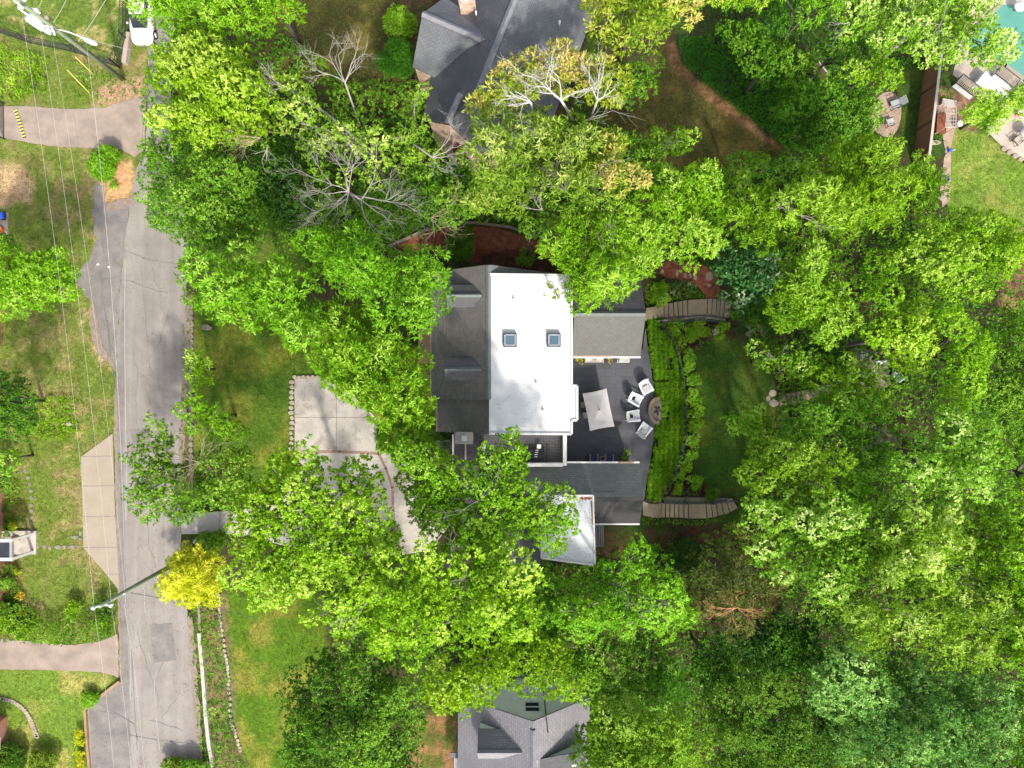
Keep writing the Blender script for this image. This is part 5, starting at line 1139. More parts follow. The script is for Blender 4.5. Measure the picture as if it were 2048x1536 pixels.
def mkleaf(name,V,T,m,parent=None):
    n_=len(V)//4; me=bpy.data.meshes.new(name); me.vertices.add(len(V)); me.vertices.foreach_set('co',V.astype(np.float32).ravel())
    me.loops.add(4*n_); me.polygons.add(n_); me.polygons.foreach_set('loop_start',np.arange(0,4*n_,4,dtype=np.int32)); me.loops.foreach_set('vertex_index',np.arange(4*n_,dtype=np.int32))
    me.update(calc_edges=True); at=me.attributes.new('tint','FLOAT','FACE'); at.data.foreach_set('value',T.astype(np.float32))
    me.materials.append(m); o=bpy.data.objects.new(name,me); C.objects.link(o)
    if parent is not None: o.parent=parent; o.matrix_parent_inverse=Vmat(parent)
    return o
def clumps(poly,zt,zr,s,r,gap,seed,rng,grow=.35,domep=1.0):
    """clump centres (world), radii and 0..1 dome height; poly in pixels of the photo seen at crown height"""
    zm=(zt+zr)/2; ppm=K/(H-zm); P_=np.array(poly,float); x0,y0=P_.min(0); x1,y1=P_.max(0); st=s*ppm
    gx,gy=np.meshgrid(np.arange(x0-st,x1+st,st),np.arange(y0-st,y1+st,st*.87)); gx=gx+((np.arange(gx.shape[0])%2)*st/2)[:,None]
    gx=(gx+rng.uniform(-.42,.42,gx.shape)*st).ravel(); gy=(gy+rng.uniform(-.42,.42,gy.shape)*st).ravel()
    ok=inpoly(gx,gy,poly); d=edist(gx,gy,poly)/ppm; ok&=d>r*.30; gx,gy,d=gx[ok],gy[ok],d[ok]
    if gap>0:
        f=fbm(gx/ppm,gy/ppm,.45,seed+50,2); keep=f>np.quantile(f,gap) if len(f)>6 else np.ones(len(f),bool); gx,gy,d=gx[keep],gy[keep],d[keep]
    if len(d)==0: return None
    dm=max(d.max(),.01); hh=np.sqrt(np.clip(1-(1-np.clip(d/dm*1.15,0,1))**2,0,1))
    z=zr+(zt-zr)*hh+(fbm(gx/ppm,gy/ppm,.55,seed+9,2)-.5)*(zt-zr)*1.25+rng.uniform(-.55,.55,len(d))
    kq=(H-z)/K; c=np.stack([(gx-1024)*kq,(768-gy)*kq,z],1)
    rr=np.minimum(r*rng.uniform(.7,1.2,len(d)),d+grow)
    return c,rr,hh
def tuftcloud(c,rr,ts,rng,flat=.75,low=-.25,dirs=None,st=1.38):
    B=[];O=[];I=[]
    for i in range(len(c)):
        n_=max(6,int(4*pi*rr[i]**2*.62/ts**2)); u=unit(rng.normal(size=(int(n_*1.7),3))); u=u[u[:,2]>low][:n_]
        k_=rng.random(3)*6; lump=.84+.20*np.sin(u[:,0]*5+k_[0])*np.sin(u[:,1]*5+k_[1])+.14*rng.random(len(u))
        V_=u*np.array([1,1,flat])*(rr[i]*lump)[:,None]
        if dirs is not None:
            al=V_@dirs[i]; V_=V_*np.array([.84,.84,1])+dirs[i]*(al*(st-.84))[:,None]; V_[:,2]-=.16*np.maximum(al,0)**2
        B.append(c[i]+V_); O.append(u); I.append(np.full(len(u),i))
    return np.concatenate(B),np.concatenate(O),np.concatenate(I)
KIND={ # L, width ratio, leaves per tuft, tuft spacing, spread, up
 'bright':(.28,.27,8,.31,.9,.5),'lime':(.175,.55,8,.265,1.0,.6),'mid':(.175,.5,8,.265,1.0,.6),'deep':(.175,.5,8,.265,1.0,.6),'dark':(.17,.5,7,.265,1.0,.6),
 'olive':(.22,.5,6,.32,1.0,.6),'tan':(.32,.30,7,.36,.8,.5),'pale':(.185,.5,8,.265,1.0,.6),'blue':(.17,.45,8,.27,1.0,.6),'yellow':(.24,.22,9,.24,.8,.4),
 'cedar':(.34,.16,9,.36,.6,.5),'varieg':(.28,.5,5,.36,1.0,.7),'feather':(.34,.20,9,.34,.8,.4)}
def tree(label,poly,zt,zr,kind,s=1.25,r=1.0,gap=.10,lower=True,seed=1,trunk=None,nl=6,bark='bark',name='tree',cat='tree',group=None,leaf=None,ts=1.0,tb=.45,tv=.5,showlimb=0,mixk=None,base_z=None,grow=.35):
    rng=np.random.default_rng(seed*13+5); Lf,wr,k,tsp,sp,up=KIND[kind]; lm=L[leaf or {'feather':'bright'}.get(kind,kind)]; tsp*=ts; q_=rng.uniform(.84,1.15); Lf*=q_; tsp*=q_**.8; q_=rng.uniform(.9,1.2) if s>1 else 1; s*=q_; r*=q_
    cl=clumps(poly,zt,zr,s,r,gap,seed,rng,grow)
    if cl is None: return
    c,rr,hh=cl
    mx=c[:,:2].mean(0) if trunk is None else np.array([G(*trunk).x,G(*trunk).y]); g=float(gz(mx[0],mx[1])) if base_z is None else base_z
    if trunk is None:      # trunk foot shifted outward so the crown hides it from above
        ext=np.percentile(np.hypot(c[:,0]-mx[0],c[:,1]-mx[1]),80); dr=max(np.hypot(*mx),.1); ctr=mx.copy(); mx=mx*min(dr+1.3*ext,max(dr,(dr-.5*ext)*H/(H-zr)))/dr; g=float(gz(mx[0],mx[1])) if base_z is None else base_z
    t=thing(name,label,cat,(mx[0],mx[1],g),group)
    dd=c[:,:2]-c[:,:2].mean(0); dd=dd+rng.normal(size=dd.shape)*.6*np.abs(dd).mean(); dd=np.concatenate([unit(dd),np.zeros((len(c),1))],1)
    B,O,I=tuftcloud(c,rr*.92,tsp,rng,dirs=dd if len(c)>5 else None)
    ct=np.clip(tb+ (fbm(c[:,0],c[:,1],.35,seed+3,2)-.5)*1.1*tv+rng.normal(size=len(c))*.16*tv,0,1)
    T=ct[I]+.42*(O[:,2]-.45)+.12*(hh[I]-.5)+(.14*(O*dd[I]).sum(1))  # upward, outer and top tufts lighter: sunlit relief put into the leaf colour
    parts=[(B,O,T)]
    if lower and zt-zr>0:
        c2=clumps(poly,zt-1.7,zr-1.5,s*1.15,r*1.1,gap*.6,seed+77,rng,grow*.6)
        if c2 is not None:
            cc,r2,_=c2; B2,O2,I2=tuftcloud(cc,r2,tsp*1.3,rng,.8,0.0); parts.append((B2,O2,np.full(len(B2),max(tb-.26,0))+rng.normal(size=len(B2))*.1))  # lower layer tinted darker: depth shade put into the leaf colour
    B=np.concatenate([p[0] for p in parts]); O=np.concatenate([p[1] for p in parts]); T=np.concatenate([p[2] for p in parts])
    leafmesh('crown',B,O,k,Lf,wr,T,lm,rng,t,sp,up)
    # trunk, limbs and branches
    mb=MB(); hgt=zr-g; fork=Vector((mx[0],mx[1],g+hgt*.6)); rt=.011*(zt-g)+.03
    mb.tube([Vector((mx[0],mx[1],g-.15)),Vector((mx[0]+.05,mx[1],g+hgt*.3)),fork],[rt*1.35,rt,rt*.85],9)
    n_=min(nl,len(c)); cen=c[rng.choice(len(c),n_,False)].copy()
    for _ in range(6):
        a_=np.argmin(((c[:,None,:2]-cen[None,:,:2])**2).sum(-1),1)
        for j in range(n_):
            if (a_==j).any(): cen[j]=c[a_==j].mean(0)
    for j in range(n_):
        e=Vector(cen[j]); e.z-= .9; m_=fork.lerp(e,.5)+Vector((0,0,.12*(e-fork).length))
        mb.tube([fork,m_,e],[rt*.62,rt*.42,rt*.28],7,True,False)
        for i in np.nonzero(a_==j)[0]:
            q=Vector(c[i])+Vector((0,0,.1+showlimb)); p_=m_.lerp(e,rng.uniform(.4,1)); h=p_.lerp(q,.55)+Vector((rng.uniform(-.2,.2),rng.uniform(-.2,.2),rng.uniform(0,.25)))
            mb.tube([p_,h,q],[rt*.2,rt*.13,rt*.05],5,True,False)
            if showlimb or rng.random()<.35:
                for _ in range(3):
                    d=unit(rng.normal(size=3)+np.array([0,0,.5]))*rr[i]*.95; mb.tube([h,Vector(c[i]+d)],[rt*.08,.008],4,True,False)
    mb.build('trunk',M[bark],t)
    return t
def snag(t,px,py,z,dirs,ln,levels=4,m='barkpale',r0=.07,seed=0,name='dead_branch',rise=.15,frm=None):
    """bare branching limbs: starts at a point of the photo seen at height z"""
    rr_=random.Random(seed+int(px)); mb=MB(); st=P(px,py,z); ln*=.62; r0*=.55; levels=max(levels,3) if levels>2 else levels
    if frm: a=P(*frm); mb.tube([a,a.lerp(st,.5)+Vector((0,0,.1)),st],[r0*1.8,r0*1.5,r0*1.3],7)
    def br(p,d,l,r_,lv):
        pts=[p]; q=p
        for i in range(3):
            d=(d+Vector((rr_.uniform(-.28,.28),rr_.uniform(-.28,.28),rr_.uniform(-.1,.14)))).normalized(); q=q+d*l/3; pts.append(q)
        mb.tube(pts,[r_,r_*.85,r_*.7,r_*.5],5 if lv>1 else 4,True,False)
        if lv>0:
            for i in range(rr_.choice((2,3,3))):
                a=rr_.uniform(-.95,.95); dd=Vector((d.x*cos(a)-d.y*sin(a),d.x*sin(a)+d.y*cos(a),d.z+rr_.uniform(-.2,.35))).normalized()
                br(pts[rr_.choice((1,2,3))],dd,l*rr_.uniform(.55,.85),r_*.55,lv-1)
    for a in dirs:
        a=radians(a); br(st,Vector((cos(a),-sin(a),rise)).normalized(),ln*rr_.uniform(.8,1.15),r0,levels)
    return mb.build(name,M[m],t)
def shrub(label,px,py,rpx,h,kind,name='shrub',cat='shrub',group=None,seed=0,sx=1.0,leaf=None,ts=1.0,z=None,k_=None,pot=False):
    """rounded bush standing on the ground"""
    rpx*=1.08; c=G(px,py) if z is None else P(px,py,z); rng=np.random.default_rng(int(px*31+py*7)+seed); Lf,wr,k,tsp,sp,up=KIND[kind]; R=rpx*(H-c.z)/K
    t=thing(name,label,cat,c,group)
    n_=max(4,int(R*R*16)); a=rng.random(n_)*2*pi; q=np.sqrt(rng.random(n_))*R*.72
    cc=np.stack([c.x+q*np.cos(a)*sx,c.y+q*np.sin(a),c.z+h*.55*(1-.45*(q/R)**2)+rng.uniform(-.08,.08,n_)*h],1); rr=np.full(n_,min(R*.48,.55))*rng.uniform(.75,1.1,n_)
    B,O,I=tuftcloud(cc,rr,tsp*.60*ts,rng,min(1.0,h/R*.8),-.1); B[:,2]=np.maximum(B[:,2],c.z+.05)
    ct=np.clip(.52+rng.normal(size=n_)*.15,0,1); leafmesh('foliage',B,O,k_ or k,Lf*.72,wr,ct[I]+.15*O[:,2],L[leaf or {'feather':'bright'}.get(kind,kind)],rng,t,sp,up)  # upward tufts lighter: top light put into the leaf colour
    mb=MB()
    for i in range(min(n_,6)): mb.tube([c,Vector(cc[i])],[.03,.012],5,True,False)
    mb.build('stem',M['bark'],t)
    if pot: mb=MB(); mb.lathe((c.x,c.y,c.z),[(.16,0),(.24,.34),(.26,.36),(.22,.33)],16); mb.build('pot',M['dark'],t)
    return t
def carpet(name,label,polys,dens,kind,hmin,hmax,seed,cat='ground cover',leaf=None,k=6,up=.7,Ls=1.0,kindobj='stuff',lump=.5):
    rng=np.random.default_rng(seed); Lf,wr,_,tsp,sp,u_=KIND[kind]; PB=[]
    for poly in polys:
        P_=np.array(poly,float); x0,y0=P_.min(0); x1,y1=P_.max(0); A=(x1-x0)*(y1-y0)/24.8**2; n_=int(A*dens)
        x=rng.uniform(x0,x1,n_); y=rng.uniform(y0,y1,n_); ok=inpoly(x,y,poly); x,y=x[ok],y[ok]
        z=np.zeros(len(x))
        for _ in range(8): kq=(H-z)/K; z=.5*z+.5*gz((x-1024)*kq,(768-y)*kq)
        kq=(H-z)/K; X=(x-1024)*kq; Y=(768-y)*kq; z=gz(X,Y)
        f=fbm(X,Y,lump,seed+4,3); hh=hmin+(hmax-hmin)*ss((f-.3)/.4)*(.6+.4*rng.random(len(X)))
        PB.append(np.stack([X,Y,z+hh],1))
    B=np.concatenate(PB); g=.3; fx=(fbm(B[:,0]+g,B[:,1],lump,seed+4,3)-fbm(B[:,0]-g,B[:,1],lump,seed+4,3))/(2*g)*(hmax-hmin)*1.6; fy=(fbm(B[:,0],B[:,1]+g,lump,seed+4,3)-fbm(B[:,0],B[:,1]-g,lump,seed+4,3))/(2*g)*(hmax-hmin)*1.6
    O=unit(np.stack([-fx,-fy,np.ones(len(B))],1)); T=np.clip(.4+(fbm(B[:,0],B[:,1],.8,seed+8,3)-.5)*1.4,0,1)
    o=leafmesh(name,B,O,k,Lf*Ls,wr,T,L[leaf or kind],rng,None,sp,up); tag(o,label,cat,None,kindobj); return o
# ---------------------------------------------------------------- ground-level planting
# ornamental grass bank
rng=np.random.default_rng(5)
bank=[(1291,640),(1318,640),(1336,672),(1350,712),(1362,762),(1365,812),(1364,862),(1357,905),(1342,945),(1328,978),(1318,1000),(1289,1000),(1292,965),(1301,920),(1307,870),(1309,845),(1317,842),(1320,820),(1317,800),(1306,790),(1303,745),(1296,700)]
P_=np.array(bank,float); n_=26000; x=rng.uniform(1285,1370,n_); y=rng.uniform(636,1004,n_); ok=inpoly(x,y,bank); x,y=x[ok],y[ok]; ok=fbm(x/12,y/12,.55,77,2)>.27; x,y=x[ok],y[ok]
z=np.zeros(len(x))
for _ in range(14): kq=(H-z)/K; z=.5*z+.5*(gz((x-1024)*kq,(768-y)*kq)+.25)
kq=(H-z)/K; X=(x-1024)*kq; Y=(768-y)*kq; z=gz(X,Y)
gx_=np.round(X/.5+.5*fbm(X,Y,.9,31,2))*.5; gy_=np.round(Y/.5+.5*fbm(X,Y,.9,32,2))*.5; X=gx_+(X-gx_)*.55; Y=gy_+(Y-gy_)*.55; cd=np.clip(np.hypot(X-gx_,Y-gy_)/.24,0,1); rowp=(1-cd)*.6+.4*fbm(X,Y,1.6,33,2); B=np.stack([X,Y,z+.02+.38*rowp],1); k=5
b=np.repeat(B,k,0); d=unit(np.stack([.9+rng.normal(size=len(b))*.5,rng.normal(size=len(b))*.7,.75+.5*rng.random(len(b))],1)); Ln=(.26+.26*rng.random(len(b)))[:,None]
w=np.cross(d,unit(rng.normal(size=b.shape)))*.028; V=np.stack([b,b+d*Ln*.55+w,b+d*Ln-np.array([0,0,.12]),b+d*Ln*.55-w],1).reshape(-1,3)
T=np.repeat(np.clip(.42+.8*(fbm(X,Y,.9,12,3)-.5)+.5*(rowp-.4)+rng.normal(size=len(X))*.14,0,1),k)
o=mkleaf('ornamental_grass',V,T,L['grass']); tag(o,'bank of long bright green arching grass between slate patio and wire fence','grass',None,'stuff')
carpet('ivy_bed','dark green ivy bed curving along the brown lawn at the top',[[(1350,80),(1480,60),(1640,160),(1680,260),(1600,310),(1560,290),(1500,240),(1425,185),(1370,135)]],55,'deep',.1,.45,21,leaf='ivy',k=5,Ls=.8)
woods=[[(300,90),(560,60),(700,170),(860,150),(960,300),(1230,320),(1290,330),(1480,340),(1640,300),(1900,420),(2120,500),(2120,1620),(1180,1620),(1170,1400),(980,1390),(860,1330),(700,1330),(640,1200),(1000,1130),(1200,1110),(1420,1060),(1480,1010),(1520,900),(1560,840),(1550,740),(1470,640),(1440,520),(1110,470),(800,430),(790,500),(910,540),(640,560),(560,500),(300,460)]]
carpet('undergrowth','low dark undergrowth of seedlings and vines beneath the trees',woods,12,'deep',.15,1.5,22,leaf='mid',k=6,Ls=1.25,lump=.35)
carpet('undergrowth','shaded low greenery beneath the trees at the top right',[[(1440,-60),(1900,-60),(1880,120),(1760,160),(1735,290),(1560,300),(1440,160)]],10,'deep',.15,1.3,23,leaf='deep',k=6,Ls=1.2,lump=.35)
carpet('weeds','weedy strip of leafy plants between kerb wall and lawn at the lower street side',[[(388,1190),(438,1190),(452,1320),(476,1500),(500,1560),(432,1560),(418,1440),(408,1300)]],16,'olive',.05,.5,24,leaf='mid',k=5,Ls=.8)
carpet('weeds','leafy weeds along the street verge left of the kerb wall',[[(375,1205),(396,1205),(404,1340),(416,1480),(425,1560),(402,1560),(398,1470),(388,1330)]],12,'olive',.03,.25,25,leaf='mid',k=4,Ls=.7)
carpet('weeds','brown and green weeds in the strip between street and front lawn kerb',[[(369,600),(384,600),(384,1020),(362,1020),(362,880)]],12,'olive',.03,.25,26,leaf='olive',k=4,Ls=.7)
carpet('weeds','tangled vines and weeds on the top left lawn above the driveway',[[(-60,90),(30,95),(100,120),(100,190),(60,205),(-60,205)]],28,'bright',.1,.9,27,leaf='bright',k=5,Ls=.8)
carpet('weeds','weeds round the foot of the top left utility pole',[[(150,120),(240,140),(290,160),(290,190),(200,205),(150,200)]],8,'olive',.03,.3,28,leaf='mid',k=5,Ls=.7)
carpet('hedge_planting','mixed shrubs and ferns in the border above the lower left driveway',[[(-60,1190),(60,1200),(110,1240),(200,1215),(190,1185),(238,1190),(240,1262),(205,1276),(120,1282),(60,1275),(-60,1270)]],34,'mid',.15,1.1,29,leaf='mid',k=6,Ls=.95,cat='planting')
carpet('hedge_planting','flower bed of mixed green plants along the long brick house',[[(8,930),(38,930),(44,1020),(34,1070),(10,1075)],[(8,1125),(40,1130),(48,1200),(10,1225)]],34,'mid',.1,.7,30,leaf='mid',k=6,Ls=.8,cat='planting')
carpet('groundcover','loose spiky plants on the left lawn beside the dark tree',[[(60,800),(150,790),(160,860),(110,885),(70,870)]],26,'bright',.05,.35,31,leaf='lime',k=6,Ls=.8)
carpet('groundcover','leafy groundcover between the mulch path and the curved steps',[[(1290,570),(1330,560),(1385,565),(1410,595),(1350,600),(1290,612)]],45,'mid',.08,.45,32,leaf='mid',k=5,Ls=.7)
carpet('groundcover','planting strip of low greens below the lower stone steps',[[(1284,1034),(1380,1040),(1440,1036),(1440,1050),(1284,1048)]],40,'mid',.05,.35,33,leaf='mid',k=5,Ls=.7)
carpet('groundcover','low leafy plants in the bark bed beyond the wire fence',[[(1322,645),(1440,650),(1440,680),(1390,700),(1385,960),(1430,985),(1440,1003),(1330,1003),(1350,950),(1372,880),(1370,780),(1350,700)]],14,'deep',.03,.3,34,leaf='mid',k=5,Ls=.8)
carpet('groundcover','green plants in the dark bed between driveway and front wing',[[(850,830),(868,830),(872,900),(905,905),(905,880),(880,870),(880,1010),(860,1000),(850,920)]],26,'deep',.05,.6,35,leaf='deep',k=5)
carpet('groundcover','herbs and young vegetables in the raised bed under the trellis',[[(1869,232),(1889,232),(1887,290),(1866,290)],[(1873,172),(1905,185),(1925,200),(1908,212),(1874,205)]],22,'mid',.1,.5,36,leaf='mid',k=5,Ls=.8)
carpet('groundcover','clipped pale green foliage in the planter by the right edge below the pool',[[(2030,175),(2060,190),(2060,205),(2030,190)]],50,'olive',.3,.6,37,leaf='olive',k=5,Ls=.7)
SH=[(1345,658,14,'left end of the top cluster'),(1366,648,11,'small, behind the wire fence corner'),(1378,668,15,'middle of the top cluster'),(1400,657,16,'biggest of the top cluster'),(1357,683,11,'just inside the fence'),(1372,712,13,'first of the row down the lawn edge'),(1378,737,14,'second of the row'),(1383,763,14,'third of the row'),(1384,794,15,'fourth of the row'),(1389,824,14,'fifth of the row'),(1389,852,15,'sixth of the row'),(1383,879,14,'seventh of the row'),(1376,905,14,'eighth of the row'),(1366,930,14,'ninth of the row'),(1352,951,13,'tenth of the row'),(1385,958,14,'by the pink flower at the bottom'),(1350,975,13,'lowest, near the lower steps'),(1420,985,14,'dark one by the lower lawn corner'),(1440,660,14,'right end of the top cluster')]
for i,(x_,y_,r_,w_) in enumerate(SH): shrub('leafy green shrub in the back lawn bed, '+w_,x_,y_,r_*1.12,.85,'mid',group='shrubs edging the back lawn',leaf='bright' if i!=17 else 'deep',ts=1.05)
shrub('pink flowering plant at the top corner of the back lawn',1431,664,5,.4,'mid','flower',cat='flower',leaf='pink'); shrub('small pink flower at the bottom corner of the back lawn',1396,965,3,.3,'mid','flower',cat='flower',leaf='pink')
shrub('pale variegated shrub by the mulch path, left one',1349,578,11,.6,'varieg'); shrub('pale flowering shrub by the mulch path, right one',1380,577,9,.6,'varieg')
shrub('bright mounding shrub at the corner of the upper wing',1312,590,22,1.3,'mid',leaf='bright')
shrub('bright green shrub in a pot on the patio beside the navy chairs',1251,912,11,1.0,'mid','potted_plant',cat='plant',z=PZ,leaf='bright',pot=True)
for x_,w_ in ((1152,'nearest the white wall'),(1162,'left of the garden bench'),(1216,'right of the garden bench')): shrub('small yellow green potted plant, '+w_,x_,721,5,.5,'yellow','potted_plant',cat='plant',z=PZ,leaf='flowery' if x_==1216 else 'yellow',pot=True,group='potted plants by the garden bench')
shrub('leafy green bush between the driveway and the street mouth at the upper left',222,335,32,1.6,'bright'); shrub('small bush growing at the tip of the old asphalt shoulder',238,372,12,.6,'mid',leaf='lime')
shrub('dark magnolia-like bush beside the gable of the top house',800,135,40,3.2,'deep',leaf='ivy'); shrub('bright shrub at the back corner of the top house lawn',805,58,30,2.2,'mid',leaf='bright')
shrub('round dark shrub in the wood below the grey annex roof',1362,1105,34,2.4,'deep',leaf='dark'); shrub('dark shrub under the trees above the long mulch path',925,490,30,1.6,'deep',leaf='deep')
shrub('leafy bush against the back roof of the main house',1050,520,18,1.2,'mid',leaf='mid')
shrub('round bush in the lower left border, cut by the edge',20,1232,26,1.2,'mid',leaf='bright'); shrub('round bright bush left of the lower pole top',155,1213,18,1.1,'mid',leaf='bright'); shrub('broad leafy bush beneath the lower pole head',212,1245,18,1.0,'mid',leaf='lime'); shrub('dark bush beneath the lower pole bracket',210,1205,13,.9,'deep',leaf='deep'); shrub('yellowish bush in the lower left border',60,1255,20,1.0,'olive',leaf='lime')
shrub('yellow flowering clump above the tipped terracotta pot',34,1052,9,.6,'yellow'); shrub('yellow flowering clump below the white porch',36,1143,7,.5,'yellow'); shrub('orange and yellow flowers by the brick wall',45,1188,7,.5,'yellow',leaf='flowery'); shrub('small yellow flower clump at the border corner',48,1222,6,.4,'yellow')
for i,(x_,y_) in enumerate(((164,1465),(166,1482),(163,1500),(168,1516),(164,1530))): shrub(nth(i)+' golden leaved shrub down the timber edging at the lower left',x_,y_,9,.8,'yellow',group='golden shrubs along the timber edging')
shrub('dark bush at the bottom left corner',30,1515,38,1.6,'deep',leaf='deep'); shrub('olive bush at the bottom left beside the dark bush',100,1520,28,1.4,'olive'); shrub('bright ferny bush inside the timber edging corner',185,1392,18,.8,'mid',leaf='bright')
shrub('broad bush in the verge by the boulder',430,1085,26,1.4,'mid',leaf='mid'); shrub('dark bush at the end of the grey front path',775,1085,20,1.3,'deep',leaf='deep'); shrub('pale young plant leaning over the brick band',795,1072,12,.9,'blue'); shrub('clipped bush beside the driveway corner',770,885,18,1.2,'deep',leaf='mid')
shrub('small bush by the street at the bottom edge',350,1525,22,1.2,'olive'); shrub('bush at the bottom edge beside the kerb wall',395,1530,24,1.3,'olive',leaf='mid')
shrub('low bush along the left lawn by the dark tree',60,850,22,1.0,'mid',leaf='mid'); shrub('shrub in the brick house flower bed',22,1160,16,.9,'mid',leaf='mid')
def litter(label,poly,n_,seed,z=None,leaf='rustleaf',sz=.075):
    rng=np.random.default_rng(seed); P_=np.array(poly,float); x=rng.uniform(P_[:,0].min(),P_[:,0].max(),n_); y=rng.uniform(P_[:,1].min(),P_[:,1].max(),n_)
    ok=inpoly(x,y,poly)&(fbm(x/25,y/25,.6,seed,3)+.35*rng.random(n_)>.62); x,y=x[ok],y[ok]
    kq=(H-(z or 0))/K; X=(x-1024)*kq; Y=(768-y)*kq; Z=(gz(X,Y)+.05) if z is None else np.full(len(X),z+.012)
    b=np.stack([X,Y,Z],1); a=rng.random(len(b))*6.28; d=np.stack([np.cos(a),np.sin(a),.15*rng.random(len(b))],1); w=np.stack([-np.sin(a),np.cos(a),rng.normal(size=len(b))*.2],1)*.3; s_=(sz*(.6+.8*rng.random(len(b))))[:,None]
    V=np.stack([b,b+(d*.5+w)*s_,b+d*s_,b+(d*.5-w)*s_],1).reshape(-1,3); tag(mkleaf('fallen_leaves',V,rng.random(len(b)),L[leaf]),label,'leaves',None,'stuff')
litter('scattered brown leaves and twigs along the street and its edges',[(190,360),(380,360),(372,600),(362,1000),(400,1540),(180,1540),(240,1180),(232,760),(150,560)],2600,61)
litter('fallen leaves on the grey driveway under the trees',[(590,757),(645,757),(752,835),(790,980),(860,1100),(640,1110),(362,1068),(362,1028),(560,1000)],2600,62)
litter('fallen leaves and catkins on the slate patio',[(1150,730),(1290,730),(1300,860),(1285,990),(1150,915)],700,63,PZ,sz=.06)
litter('leaf debris on the white flat roof',[(985,556),(1138,558),(1138,770),(1138,860),(985,860)],500,64,WZ,sz=.06)
litter('leaf debris on the grey annex roof',[(1086,996),(1184,996),(1186,1120),(1086,1110)],500,65,AZ,sz=.07)
litter('fallen leaves on the terrace pavers',[(908,880),(1125,872),(1125,925),(908,925)],500,66,TZ,sz=.06)
litter('dry leaves over the olive lawn behind the top house',[(470,-40),(860,-60),(850,200),(640,170),(470,200)],2200,67,sz=.09)
litter('dry leaves over the brown lawn beside the ivy bed',[(1220,200),(1330,80),(1500,240),(1570,300),(1520,350),(1280,330)],2200,68,sz=.09)
litter('dry leaves and clover specks on the left lawns',[(0,280),(190,290),(200,500),(180,620),(230,760),(226,860),(160,920),(170,1100),(230,1170),(60,1250),(0,1250)],2200,69,sz=.08)
KIND['blade']=(.13,.16,4,.3,.7,.3)
for lab_,pol_,dn_,sd_ in (('grass blades of the left lawns along the old asphalt shoulder',[(0,300),(185,300),(190,480),(150,545),(185,690),(232,760),(226,865),(160,910),(165,1095),(232,1175),(232,1195),(60,1200),(0,1180)],26,71),
    ('grass blades of the top left lawns',[(0,0),(255,0),(250,130),(290,190),(200,212),(0,210)],26,72),('grass blades of the lower left lawn',[(0,1345),(200,1350),(235,1362),(172,1412),(175,1536),(0,1536)],26,73),
    ('grass blades of the front lawn',[(390,600),(640,660),(640,750),(586,755),(586,940),(400,980),(390,800)],26,74),('grass blades of the long lawn below the street bend',[(445,1190),(640,1180),(660,1320),(590,1400),(590,1536),(490,1536)],26,75),
    ('grass blades of the right hand lawn by the pool',[(1915,270),(1970,270),(2060,330),(2060,520),(1900,440)],26,76),('grass blades of the back lawn',[(1400,700),(1440,675),(1540,740),(1555,840),(1500,975),(1430,980),(1392,940)],26,77),
    ('thin dry grass behind the top house',[(480,0),(840,0),(850,180),(640,170),(480,180)],20,78),('thin grass of the brown lawn beside the ivy bed',[(1230,200),(1340,100),(1480,250),(1560,310),(1500,345),(1290,330)],20,79)):
    carpet('grass',lab_,[pol_],dn_,'blade',.0,.05,sd_,cat='grass',leaf='blade',k=4,up=.3,lump=1.2)
# ---------------------------------------------------------------- trees
def T(label,poly,zt,zr,kind,**kw): 
    T.n+=1; kw.setdefault('seed',T.n); return tree(label,poly,zt,zr,kind,**kw)
T.n=0
# upper left
T('bright feathery tree at the top edge right of the parked car',[(245,-50),(242,5),(248,35),(262,52),(290,45),(320,70),(352,60),(380,85),(420,80),(480,62),(520,72),(562,66),(584,45),(600,20),(590,-50)],13,10,'bright',leaf='lime',trunk=(598,86))
t=T('fine leaved green tree over the street below the parked car',[(350,75),(325,105),(302,140),(300,190),(292,235),(330,262),(350,290),(400,292),(450,285),(505,268),(548,238),(560,195),(540,150),(500,118),(465,100),(440,85),(395,75)],14,10.5,'mid',s=1.15,leaf='lime')
T('round maple overhanging the street at the upper left',[(290,290),(272,305),(296,345),(273,385),(305,415),(298,445),(340,470),(350,500),(385,508),(440,525),(490,510),(520,470),(535,420),(520,360),(480,330),(440,300),(380,282),(330,280)],12,8,'mid',gap=.05)
T('dark understorey tree between the maple and the bleached snags',[(470,300),(560,280),(620,330),(640,430),(600,470),(540,455),(520,400),(490,340)],7,5,'deep',s=1.2)
t=T('loose yellow green tree with bleached dead branches at its top',[(555,185),(575,160),(610,150),(640,165),(680,150),(740,165),(765,190),(800,165),(845,160),(858,185),(840,215),(870,240),(880,290),(905,315),(890,340),(850,330),(830,370),(780,345),(740,385),(690,360),(650,330),(612,345),(590,320),(605,270),(560,255)],14,10.5,'mid',leaf='loose',s=1.3,r=.72,gap=.24,bark='barkpale')
snag(t,690,165,15.2,(-100,-70,-120,-50,-140),2.4,4,frm=(720,250,11),seed=1); snag(t,865,315,14,(-20,10,-45,40),2.0,4,frm=(800,270,12),seed=2); snag(t,570,175,14,(200,180,215),1.5,3,frm=(640,220,12),seed=3)
t=T('yellow green tree between the fine leaved tree and the bleached snags',[(440,240),(500,215),(560,225),(590,260),(570,290),(540,300),(480,300),(450,330),(440,290)],13,11,'olive',leaf='loose',s=1.2,r=.75,gap=.15,bark='barktan')
snag(t,520,275,13.6,(150,170,190),2.0,3,m='barktan',seed=4); snag(t,535,290,13,(100,85),1.6,2,seed=5)
t=T('half dead tree with a fan of bleached limbs above the front lawn trees',[(600,330),(650,335),(690,370),(730,400),(700,430),(655,420),(620,390)],11.5,10,'olive',leaf='loose',s=1.2,r=.7,gap=.2,bark='barkpale')
